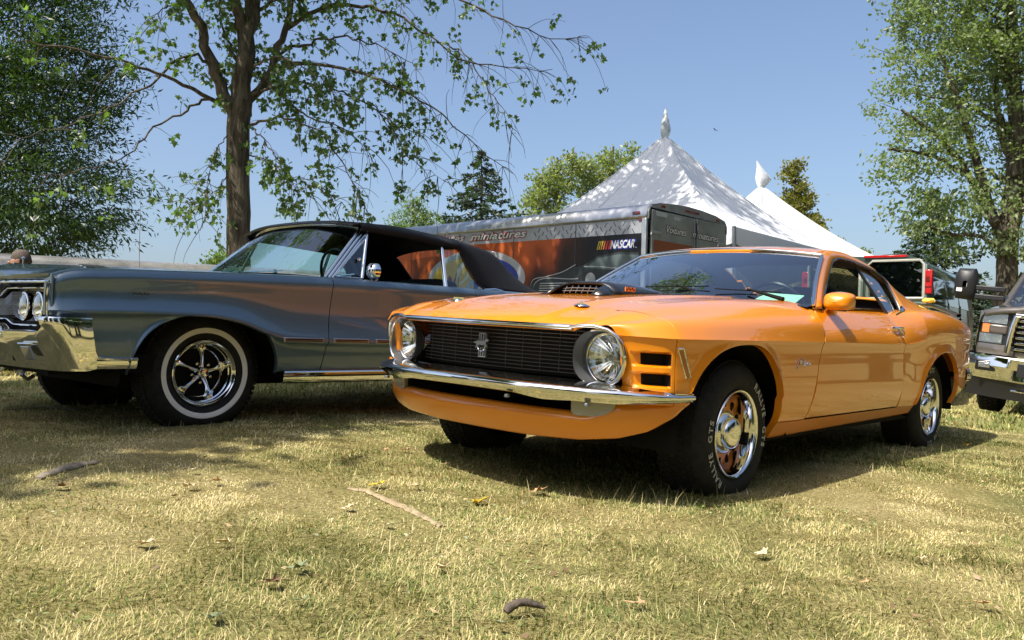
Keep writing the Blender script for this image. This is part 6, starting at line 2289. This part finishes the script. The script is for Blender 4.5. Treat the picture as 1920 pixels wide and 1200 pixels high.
for pth, r0, r1 in limbs_px:
    P = np.array([wp(*q) for q in pth])
    pc_ = smooth_path(P, 26)
    wob = rs_.normal(size=pc_.shape) * .018
    wob[0] = 0
    pc_ = pc_ + wob
    rr_ = (r0 + (r1 - r0) * np.linspace(0, 1, 26)**.7) * (.85 if r0 < .1 else 1)
    MB().tube(pc_ - CB, rr_, 10 if r0 > .05 else 6).build('limb', BARK, ct_, smooth=70)
    L = np.r_[0, np.cumsum(np.linalg.norm(np.diff(pc_, axis=0), axis=1))]
    step = .085 if r0 > .03 else .075
    s = .35 if r0 > .06 else .25
    while s < L[-1]:
        i = min(24, int(np.searchsorted(L, s)) )
        i = max(i, 1)
        c = pc_[i]
        tg_ = unit(pc_[i + 1] - pc_[i - 1])
        frac = s / L[-1]
        # keep the bare inside of the left limbs as in the picture
        d = unit(tg_ * .55 + rs_.normal(size=3) * .75 + np.array([0, 0, -.10]))
        ln = (.22 + .55 * rs_.random()) * (1.0 if frac > .3 else .6)
        tp2 = [c]
        v = d.copy()
        for q in range(6):
            v = unit(v + np.array([0, 0, -.20]) + rs_.normal(size=3) * .10)
            tp2.append(tp2[-1] + v * ln / 6)
        tp2 = np.array(tp2)
        left_bare = (pth[0][0] < 445 and pth[-1][0] < 120)
        if not (left_bare and rs_.random() < .62):
            twg.tube(tp2 - CB, np.linspace(.0055, .002, 7), 4, cap=False)
            far_right = max(0, min(1, (960 + c[0] / c[1] * 1557 - 600) / 350))
            for q in (4, 6):
                if rs_.random() < (.60 - .42 * far_right - (.15 if c[2] < 4.2 else 0) if not left_bare else .5):
                    k = rs_.integers(6, 12)
                    for _ in range(k):
                        lp.append(tp2[q] + rs_.normal(size=3) * .055)
                        la.append(unit(rs_.normal(size=3) * .6 + np.array([0, 0, -.75]) + v * .3))
                        lr.append(rs_.random() * .7 + (.3 if c[0] < -5.2 else 0) * rs_.random())
        s += step * (.7 + .6 * rs_.random())
    # long thin wands hanging from the outer ends
    for _ in range(2 if r0 > .02 else 1):
        i = rs_.integers(12, 25)
        c = pc_[i]
        v = unit(unit(pc_[i] - pc_[i - 1]) + rs_.normal(size=3) * .4)
        q_ = [c]
        for q in range(10):
            v = unit(v + np.array([0, 0, -.16]) + rs_.normal(size=3) * .10)
            q_.append(q_[-1] + v * .11)
        q_ = np.array(q_)
        twg.tube(q_ - CB, np.linspace(.006, .0025, 11), 4, cap=False)
        for _2 in range(rs_.integers(5, 9)):
            lp.append(q_[-1] + rs_.normal(size=3) * .04)
            la.append(unit(rs_.normal(size=3) * .6 + np.array([0, 0, -.75])))
            lr.append(rs_.random() * .8)
o_ = twg.build('twigs', BARK, ct_, smooth=60)
o_['kind'] = 'stuff'
lp, la, lr = np.array(lp), np.array(la), np.array(lr)
o_ = leaf_mesh('foliage', MAPLE_V, MAPLE_F, lp - CB, la, .080 * (.6 + .75 * rs_.random(len(lp))), L_MAPLE, ct_, rs_, lr, up=.4)
o_['kind'] = 'stuff'
# the high part of its crown, which throws the dappled shade on the trailer and the tent
cs = blob_points([((-4.4, 13.2, 9.9), (2.5, 2.3, 1.4)), ((-1.5, 13.4, 10.8), (2.5, 1.9, 1.3)), ((.5, 14.2, 10.9), (1.8, 1.5, 1.1)), ((-2.4, 9.9, 8.3), (2.5, 1.7, .9)), ((-4.8, 11.3, 8.4), (2.2, 1.8, .9)), ((-.6, 11.2, 9.0), (1.5, 1.3, .8))], 1000, rs_, .1)
k = np.repeat(np.arange(1000), 16)
pos = cs[k] + rs_.normal(size=(len(k), 3)) * .22
o_ = leaf_mesh('high_foliage', OVAL_V, OVAL_F, pos - CB, rs_.normal(size=(len(k), 3)) + [0, 0, -.5], .19 * (.7 + .6 * rs_.random(len(k))), L_MAPLE, ct_, rs_)
o_['kind'] = 'stuff'

# shade tree left of the picture: its crown hangs between the sun and the blue car
b = (-6.7, 3.0, float(ground_z(-6.7, 3.0)))
generic_tree('dense maple left of the picture that shades the blue convertible', b,
             [b, (-6.7, 3.0, 3), (-6.5, 3.1, 6), (-6.2, 3.4, 8)], .28,
             [((-5.78, 2.9, 6.8), (1.8, 1.8, .7)), ((-6.58, 1.5, 6.8), (1.6, 1.5, .7)), ((-6.08, 1.2, 6.8), (1.4, 1.35, .6)), ((-5.48, 1.1, 6.8), (1.1, 1.0, .5)), ((-4.83, 2.6, 6.8), (.85, .9, .5)),
              ((-5.2, 3.6, 8.2), (1.6, 1.7, .9)), ((-7.0, 3.9, 8.2), (2.0, 2.0, 1.1)), ((-4.2, 5.9, 8.2), (1.6, 1.7, .8)), ((-5.6, 6.4, 8.2), (1.7, 1.7, .9)), ((-3.3, 7.2, 8.4), (1.4, 1.5, .7))],
             2700, .32, 20, .21, OVAL_V, OVAL_F, L_MAPLE, BARK, 31, 'broadleaf trees round the lawn', nlimb=20, shell=.1)

# maples added unseen round the lawn, to darken reflections and block low sky
refl = ((5.5, -7.0, 9, 3.6, 'added broad maple behind the photographer on the right'), (-1.0, -12, 10, 4.2, 'added tall maple straight behind the photographer'), (-8.5, -8.5, 9, 3.8, 'added round maple behind the photographer on the left'),
        (12.5, -3.5, 10, 3.8, 'added maple at the right side of the lawn beside the orange car'), (-13.5, -1.5, 10, 3.6, 'added tall maple at the left side of the lawn'), (17.5, 6.0, 9, 3.4, 'added maple to the right of the pickup truck'),
        (9.5, -8.5, 11, 4.2, 'added taller maple between two others behind the photographer'), (16.0, 1.0, 10, 3.6, 'added maple across the lawn from the driver side of the orange car'),
        (15.8, 18.5, 8, 3.2, 'added low maple right of the silver maple beyond the van'), (17.5, 13.0, 8, 3.2, 'added low maple beyond the pickup truck'))
L_REFL = leafmat('maple_leaf_shade_tone', (.020, .040, .012), (.055, .085, .026), .2)  # maple leaf darkened in its colour to stand in for shade
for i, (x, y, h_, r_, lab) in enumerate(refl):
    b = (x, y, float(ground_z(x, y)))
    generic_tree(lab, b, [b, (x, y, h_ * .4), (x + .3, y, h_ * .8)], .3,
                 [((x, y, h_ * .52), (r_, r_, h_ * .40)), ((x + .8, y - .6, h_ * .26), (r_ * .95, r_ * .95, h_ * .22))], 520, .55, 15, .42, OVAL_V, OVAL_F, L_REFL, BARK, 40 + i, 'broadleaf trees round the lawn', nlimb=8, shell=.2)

# distant broadleaf trees
def far_tree(label, px_, ytop, ybot, hw_px, d, mat, seed, nspray=260, per=22, size=.16, bulge=None, tv=OVAL_V, sr=.24, lobes=None):
    p0 = at(px_, ytop, d)
    p1 = at(px_, ybot, d)
    x, zt, zb = p0[0], p0[2], p1[2]
    hw = hw_px / 1557 * d
    g_ = float(ground_z(x, d))
    bl = lobes or [((x, d, (zt + zb) / 2), (hw, hw, (zt - zb) / 2)), ((x, d, zb), (hw * 1.1, hw, (zb - g_) * .8))]
    return generic_tree(label, (x, d, g_), [(x, d, g_), (x, d, (g_ + zt) / 2), (x, d, zt - .4)], .12, bl, nspray, sr, per, size, tv, OVAL_F, mat, BARK, seed, 'trees beyond the trailer and tents', nlimb=16, droop=.2, shell=.15, limb_r=.03)
def L(px_, py, d, a, c):
    p = at(px_, py, d)
    return ((p[0], p[1], p[2]), (a / 1557 * d, a / 1557 * d, c / 1557 * d))
far_tree('loose pale green poplar behind the trailer', 1045, 275, 400, 60, 30, L_POPLAR, 61, lobes=[L(1040, 345, 30, 52, 62), L(1085, 320, 30, 42, 48), L(1010, 380, 30, 45, 45), L(1060, 430, 30, 90, 50)], nspray=420, per=20, size=.15)
far_tree('poplar clump half hidden by the large tent', 1150, 255, 400, 60, 31, L_POPLAR, 62, lobes=[L(1145, 315, 31, 38, 55), L(1185, 300, 31, 28, 42), L(1120, 345, 31, 40, 50), L(1170, 400, 31, 70, 60)], nspray=380, per=20, size=.15)
far_tree('small feathery light green willow left of the spruce', 775, 355, 430, 28, 32, L_LIGHT, 63, lobes=[L(770, 395, 32, 26, 42), L(800, 415, 32, 30, 26), L(745, 420, 32, 22, 22), L(775, 450, 32, 70, 35)], nspray=260, per=24, size=.17, tv=NARROW_V)
far_tree('narrow yellowing maple behind the second tent', 1490, 288, 420, 38, 36, L_YELL, 64, lobes=[L(1488, 330, 36, 22, 44), L(1500, 375, 36, 36, 38), L(1470, 400, 36, 34, 40), L(1510, 430, 36, 40, 40)], nspray=300, per=20, size=.19)
far_tree('low bush top peeping over the tent slope', 1568, 440, 470, 16, 40, L_YELL, 65, lobes=[L(1568, 458, 40, 16, 10), L(1560, 480, 40, 22, 16)], nspray=60, per=16, size=.2)
far_tree('small bush behind the roof end of the van', 1622, 462, 480, 9, 34, L_RIGHT, 67, lobes=[L(1620, 474, 34, 9, 9), L(1618, 490, 34, 14, 12)], nspray=40, per=12, size=.16)
far_tree('pale shrub at the foot of the maple trunk', 412, 470, 510, 14, 24, L_LIGHT, 66, lobes=[L(415, 488, 24, 20, 14), L(405, 505, 24, 30, 14)], nspray=90, per=18, size=.12)
for i, (px_, hw) in enumerate(((-40, 80), (95, 80), (215, 70), (620, 60), (905, 80))):
    far_tree(('hedge tree at the far left beyond the silver trailer', 'low round tree beyond the silver trailer', 'low round tree beyond the hood of the blue car', 'low tree hidden behind the soft top', 'low round tree behind the trailer roof')[i],
             px_, 512, 560, hw, 45, L_LEFT, 70 + i, nspray=160, per=16, size=.3, sr=.4, lobes=[L(px_, 560, 45, hw, 45)])

# spruces
def spruce(label, px_, ytop, d, height, base_r, seed, mat=L_SPRUCE, tiers=26):
    rs = np.random.default_rng(seed)
    p = at(px_, ytop, d)
    g_ = float(ground_z(p[0], d))
    h = p[2] - g_
    t = empty('spruce_tree', loc=(p[0], d, g_))
    tag(t, label, 'tree', 'spruces')
    MB().tube([(0, 0, 0), (0, 0, h * .5), (0, 0, h)], [.18, .10, .01], 8).build('trunk', BARKD, t)
    bm_ = MB()
    pos, ax, sz = [], [], []
    for k in range(tiers):
        f = (k + .5) / tiers
        z = h * (1 - f**1.0 * .86)
        R_ = base_r * f**.92 * (.85 + .3 * rs.random())
        nb = int(6 + 8 * f)
        for j in range(nb):
            a = rs.random() * 6.283
            r_ = R_ * (.72 + .45 * rs.random())
            e = np.array([math.cos(a) * r_, math.sin(a) * r_, z - .18 * r_ + .10 * r_ * rs.random()])
            s = np.array([0, 0, z + .05])
            m = (s + e) / 2 - np.array([0, 0, .10 * r_])
            pth = smooth_path([s, m, e + [0, 0, .05 * r_]], 6)
            if j % 2 == 0:
                bm_.tube(pth, np.linspace(.02, .005, 6), 4, cap=False)
            nn = int(12 + 26 * r_)
            tt = rs.random(nn)**.7
            q = np.array([np.interp(tt, np.linspace(0, 1, 6), pth[:, c]) for c in range(3)]).T
            side = np.array([-math.sin(a), math.cos(a), 0])
            q = q + side * (rs.normal(size=(nn, 1)) * .13 * r_ * (1.1 - tt)[:, None]) + np.array([0, 0, -1]) * (rs.random((nn, 1)) * .10)
            pos.append(q)
            ax.append(np.array([math.cos(a), math.sin(a), -.35]) * .8 + side * rs.normal(size=(nn, 1)) * .7 + rs.normal(size=(nn, 3)) * .3)
    pos, ax = np.concatenate(pos), np.concatenate(ax)
    o1 = bm_.build('boughs', BARKD, t, smooth=60)
    o1['kind'] = 'stuff'
    o2 = leaf_mesh('needles', TRI_V, TRI_F, pos, ax, .20 * (.6 + .7 * rs.random(len(pos))), mat, t, rs)
    o2['kind'] = 'stuff'
spruce('dark pointed spruce rising behind the trailer roof', 903, 279, 34, 9, 4.3, 81, tiers=34)
spruce('dark spruce half hidden in the silver maple on the right', 1748, 352, 25, 6, 2.6, 82, tiers=26)

# bird
bd = MB().tube([(-.10, 0, 0), (0, 0, .01), (.10, 0, 0)], [.01, .035, .008], 6)
bd.add([(-.03, 0, .02), (.05, 0, .02), (.06, .20, .07), (-.02, .26, .04), (.06, -.20, .07), (-.02, -.26, .04)], [(0, 1, 2, 3), (0, 1, 4, 5)])
bo_ = bd.build('bird', BLACK, None, matrix=Matrix.Translation(at(1341, 244, 42)) @ Matrix.Rotation(R(30), 4, 'Z') @ Matrix.Rotation(R(35), 4, 'X') @ Matrix.Scale(.75, 4))
tag(bo_, 'tiny dark bird flying in the open sky right of the tent peak', 'bird')

# ------------------------------------------------------------------ grass
_vn = {}
def vnoise(x, y, scale, seed):
    if seed not in _vn:
        _vn[seed] = np.random.default_rng(seed).random((64, 64))
    g = _vn[seed]
    X, Y = np.asarray(x) / scale + 900.3, np.asarray(y) / scale + 900.7
    i, j = np.floor(X).astype(int), np.floor(Y).astype(int)
    fx, fy = X - i, Y - j
    fx, fy = fx * fx * (3 - 2 * fx), fy * fy * (3 - 2 * fy)
    G = lambda a, b: g[a % 64, b % 64]
    return (G(i, j) * (1 - fx) + G(i + 1, j) * fx) * (1 - fy) + (G(i, j + 1) * (1 - fx) + G(i + 1, j + 1) * fx) * fy

def grass(name, n, mat, seed, dmin, dmax, hmin, hmax, lying, w0, band=.66, power=1.0):
    rs = np.random.default_rng(seed)
    u_ = rs.random(n)
    d = (dmin**power + u_ * (dmax**power - dmin**power))**(1 / power)
    x = (rs.random(n) * 2 - 1) * (band * d + .25)
    z = ground_z(x, d)
    # patchiness
    f = (vnoise(x, d, .9, 1) - .5) * 1.6 + (vnoise(x, d, .33, 2) - .5) * 1.5 + (vnoise(x, d, .11, 3) - .5) * 1.0
    h = (hmin + (hmax - hmin) * rs.random(n)**1.5) * np.clip(1 - .45 * f, .35, 1.7)
    a = vnoise(x, d, .25, 4) * 9 + rs.normal(size=n) * 1.1
    lean = np.where(rs.random(n) < lying, 1.9 + rs.random(n) * 2.2, .25 + rs.random(n) * .9)
    base = np.stack([x, d, z - .003], 1)
    dirh = np.stack([np.cos(a), np.sin(a), np.zeros(n)], 1)
    up = np.array([0, 0, 1.0])
    ca, sa_ = 1 / np.sqrt(1 + lean**2), lean / np.sqrt(1 + lean**2)
    d1 = dirh * (sa_ * .75)[:, None] + up * (np.sqrt(1 - (sa_ * .75)**2))[:, None]
    d2 = dirh * sa_[:, None] + up * (ca * .8 - .15 * (lean > 1.5))[:, None]
    w = np.cross(dirh, up) * (w0 * (1 + d * .28) * (.6 + .8 * rs.random(n)))[:, None]
    m = base + d1 * (h * .5)[:, None]
    t = m + d2 * (h * .6)[:, None]
    low = ground_z(t[:, 0], t[:, 1]) + .004
    t[:, 2] = np.maximum(t[:, 2], low)
    V = np.stack([base - w, base + w, m + w * .8, m - w * .8, t], 1).reshape(-1, 3)
    F = (np.array([(0, 1, 2), (0, 2, 3), (3, 2, 4)])[None] + (np.arange(n) * 5)[:, None, None]).reshape(-1, 3)
    f = f - .55 * np.clip((x - .3 * d + .2) / 1.6, 0, 1) * (.4 + .6 * np.clip((d - 2) / 3, 0, 1))
    rnd = np.clip(.50 + .36 * f + rs.normal(size=n) * .20, 0, 1)
    o = tri_mesh(name, V, F, mat, None, np.repeat(rnd, 5))
    return o

def grassmat(name, stops, trans=.25):
    m = bpy.data.materials.new(name)
    m.use_nodes = True
    nt = m.node_tree
    b = nt.nodes['Principled BSDF']
    at_ = nt.nodes.new('ShaderNodeAttribute')
    at_.attribute_name = 'rnd'
    r = ramp(nt, at_.outputs['Fac'], stops)
    nt.links.new(r.outputs[0], b.inputs['Base Color'])
    setin(b, Roughness=.6, Specular_IOR_Level=.25)
    tr = nt.nodes.new('ShaderNodeBsdfTranslucent')
    nt.links.new(r.outputs[0], tr.inputs['Color'])
    mix = nt.nodes.new('ShaderNodeMixShader')
    mix.inputs[0].default_value = trans
    nt.links.new(b.outputs[0], mix.inputs[1])
    nt.links.new(tr.outputs[0], mix.inputs[2])
    nt.links.new(mix.outputs[0], nt.nodes['Material Output'].inputs['Surface'])
    return m
GM = grassmat('lawn_blades', [(0, (.10, .145, .032)), (.30, (.25, .265, .070)), (.56, (.49, .42, .16)), (1, (.74, .61, .31))])
GS = grassmat('straw_blades', [(0, (.46, .40, .17)), (.6, (.70, .58, .31)), (1, (.84, .72, .45))])
g1 = grass('grass', 210000, GM, 101, .95, 7.5, .009, .025, .5, .0009)
tag(g1, 'short half dry mown lawn grass under and between the cars', 'grass', kind='stuff')
g2 = grass('dry_grass', 110000, GS, 102, .95, 7.0, .012, .030, .9, .0007)
tag(g2, 'pale dead grass blades lying matted over the lawn', 'grass', kind='stuff')
g3 = grass('far_grass', 60000, GM, 103, 7.0, 22, .03, .07, .2, .002)
tag(g3, 'lawn grass beyond the cars, running to the trailer and van', 'grass', kind='stuff')
g4 = grass('tall_grass_tufts', 3500, GS, 104, 1.2, 7.5, .035, .075, .05, .0007)
tag(g4, 'scattered taller seed stalks sticking out of the lawn', 'grass', kind='stuff')

# small litter nobody could count, and low broad-leaved weeds
def litter(name, n, size, mat, seed, tv, tf, lift, label, patch, vseed):
    rs = np.random.default_rng(seed)
    d = np.sqrt(1.0 + rs.random(n * 4) * (8.0**2 - 1.0))
    x = (rs.random(n * 4) * 2 - 1) * (.66 * d + .2)
    keep = vnoise(x, d, .45, vseed) > patch
    x, d = x[keep][:n], d[keep][:n]
    k = len(x)
    pos = np.stack([x, d, ground_z(x, d) + lift + .008 * rs.random(k)], 1)
    ax = rs.normal(size=(k, 3)) * [1, 1, .25]
    o = leaf_mesh(name, tv, tf, pos, ax, size * (.5 + rs.random(k)), mat, None, rs, up=1.6)
    tag(o, label, 'litter' if 'litter' in name else 'weeds', kind='stuff')
litter('leaf_litter', 900, .020, leafmat('litter_bits', (.13, .075, .035), (.42, .29, .16), .1, (1, 1, 1)), 301, OVAL_V, OVAL_F, .012, 'scraps of dry leaf and bark scattered thinly over the lawn', .35, 11)
litter('clover', 14000, .013, leafmat('clover_leaf', (.11, .14, .04), (.21, .25, .09), .3), 302, OVAL_V, OVAL_F, .010, 'small green clover leaves growing in patches of the lawn', .62, 12)

# ------------------------------------------------------------------ fallen leaves, twigs, roots
def fallen(px_, py, size, mat, label, kind='leaf', yaw=0, curl=.5, group='fallen leaves on the lawn'):
    p = on_ground(px_, py)
    rs = np.random.default_rng(int(px_ * 7 + py))
    V = MAPLE_V.copy()
    V[:, 2] = curl * (V[:, 0]**2 * 1.1 + (V[:, 1] - .4)**2 * .5) + rs.normal(size=len(V)) * .05
    V[:, :2] *= 1 + .22 * rs.normal(size=(len(V), 1))
    V[:, :2] *= np.array([.9, 1]) if kind == 'leaf' else np.array([.35, 1])
    c, s_ = math.cos(yaw), math.sin(yaw)
    V = V * size
    V = V @ np.array([[c, s_, 0], [-s_, c, 0], [0, 0, 1]])
    me = MB().add(V, [tuple(f) for f in MAPLE_F]) if False else MB()
    me.add(V, [tuple(f) for f in MAPLE_F])
    o = me.build('fallen_leaf', mat, None, smooth=0, solid=.0012)
    o.location = (p[0], p[1], p[2] + .026)
    o.rotation_euler = (rs.normal() * .12 - .1, rs.normal() * .15, 0)
    tag(o, label, 'leaf', group)
YL = simple('yellow_dead_leaf', (.62, .42, .03), .5, var=.15, vscale=30)
TL_ = simple('tan_dead_leaf', (.48, .29, .15), .7, var=.2, vscale=30)
PL_ = simple('pale_dead_leaf', (.60, .48, .28), .7, var=.2, vscale=30)
BL_ = simple('brown_dead_leaf', (.20, .115, .06), .7, var=.3, vscale=30)
GL_ = simple('green_fresh_leaf', (.19, .22, .11), .6, var=.2, vscale=30)
for px_, py, sz, mt, yaw, lab in (
        (905, 950, .075, YL, .6, 'bright yellow maple leaf lying in the middle of the lawn'),
        (718, 918, .06, YL, 1.2, 'curled yellow leaf at the upper end of the bare root'),
        (781, 922, .045, PL_, .2, 'small upright tan leaf to the right of the curled yellow leaf'),
        (1022, 930, .085, TL_, 1.9, 'crumpled pinkish tan maple leaf near the edge of the orange car shadow'),
        (663, 962, .05, PL_, 1.5, 'narrow pale leaf just left of the bare root'),
        (728, 996, .035, PL_, .3, 'tiny whitish leaf scrap below the bare root'),
        (833, 1080, .05, PL_, .4, 'rounded pale yellow leaf in the centre foreground'),
        (769, 851, .05, TL_, 1.6, 'flat tan leaf in front of the far tyre of the orange car'),
        (722, 853, .04, TL_, .2, 'small reddish leaf by the edge of the tree shade'),
        (834, 880, .04, PL_, .1, 'pale leaf standing between the yellow leaf and the car shadow'),
        (363, 922, .06, PL_, .9, 'pale tan leaf on sunlit grass at the edge of the shade'),
        (412, 912, .055, TL_, 1.6, 'tan leaf just right of the pale leaf at the shade edge'),
        (362, 892, .03, PL_, .5, 'small leaf in the shade in front of the whitewall tyre'),
        (125, 922, .06, BL_, 1.4, 'brown leaf lying in the shade at the left'),
        (280, 1034, .06, PL_, 1.1, 'pale torn leaf left of centre in the foreground'),
        (430, 1030, .045, PL_, 1.3, 'pale narrow leaf right of the torn leaf'),
        (525, 1108, .06, BL_, 1.5, 'brown curled leaf left of the stick'),
        (575, 1078, .055, GL_, 1.6, 'grey green leaf above the brown curled leaf'),
        (400, 1180, .04, GL_, .2, 'small fresh green leaf near the lower left'),
        (572, 1143, .04, GL_, .9, 'round green leaf below the brown curled leaf'),
        (1438, 1053, .05, PL_, .7, 'pinkish broken leaf in the right foreground'),
        (1733, 1062, .04, PL_, .3, 'pale yellow leaf in the far right foreground'),
        (1857, 1150, .035, TL_, 1.0, 'tan leaf scrap close to the lower right corner'),
        (1790, 815, .05, PL_, .4, 'pale leaf inside the shadow tip behind the rear tyre'),
        (1815, 842, .04, YL, 1.4, 'yellow leaf by the shadow tip of the orange car'),
        (1628, 1108, .03, TL_, .6, 'small reddish leaf in the lower right lawn'),
        (940, 1190, .03, GL_, .6, 'green leaf scrap at the bottom edge'),
        (1210, 1150, .04, TL_, 1.2, 'small tan leaf right of the stick'),
        (20, 750, .05, BL_, .8, 'dark leaf in the light under the left end of the blue car')):
    fallen(px_, py, sz, mt, lab, yaw=yaw)
# stick in the foreground
p = on_ground(980, 1160)
STK = simple('weathered_stick', (.085, .065, .05), .9, var=.5, vscale=40, bump=.6, bscale=60)
st_ = MB().tube([(-.042, -.006, .020), (-.030, -.002, .030), (-.010, .006, .036), (.012, .008, .036), (.035, .004, .030), (.056, .000, .022)], [.010, .012, .010, .010, .008, .004], 8).build('stick', STK, None, smooth=50)
st_.location = (p[0], p[1], p[2])
st_.rotation_euler = (0, 0, R(10))
tag(st_, 'short dark broken stick lying in the centre foreground', 'stick')
# bare roots breaking the turf
def root(pts, r0, label, mat):
    w = np.array([on_ground(a, b_) for a, b_ in pts])
    w = smooth_path(w, 24)
    w[:, 2] = ground_z(w[:, 0], w[:, 1]) + .005
    rs = np.random.default_rng(int(pts[0][0]))
    w += rs.normal(size=w.shape) * np.array([.002, .002, .001])
    rr_ = r0 * (.5 + .5 * np.sin(np.linspace(.25, 2.9, 24))) * (1 + .12 * rs.normal(size=24))
    o = MB().tube(w, rr_, 12, sq=.42).build('tree_root', mat, None, smooth=60)
    tag(o, label, 'root')
RT1 = simple('scuffed_root', (.33, .25, .145), .8, var=.35, vscale=25, bump=.5, bscale=40)
RT2 = simple('grey_root', (.20, .165, .12), .85, var=.4, vscale=25, bump=.6, bscale=30)
root([(655, 918), (688, 924), (720, 938), (760, 955), (800, 975), (828, 990)], .020, 'pale scuffed tree root surfacing in the centre of the lawn', RT1)
root([(70, 900), (100, 888), (135, 878), (180, 868)], .030, 'thick grey brown tree root in the shade at the left', RT2)
root([(20, 770), (70, 766), (150, 770)], .015, 'thin root under the front of the blue car', RT2)
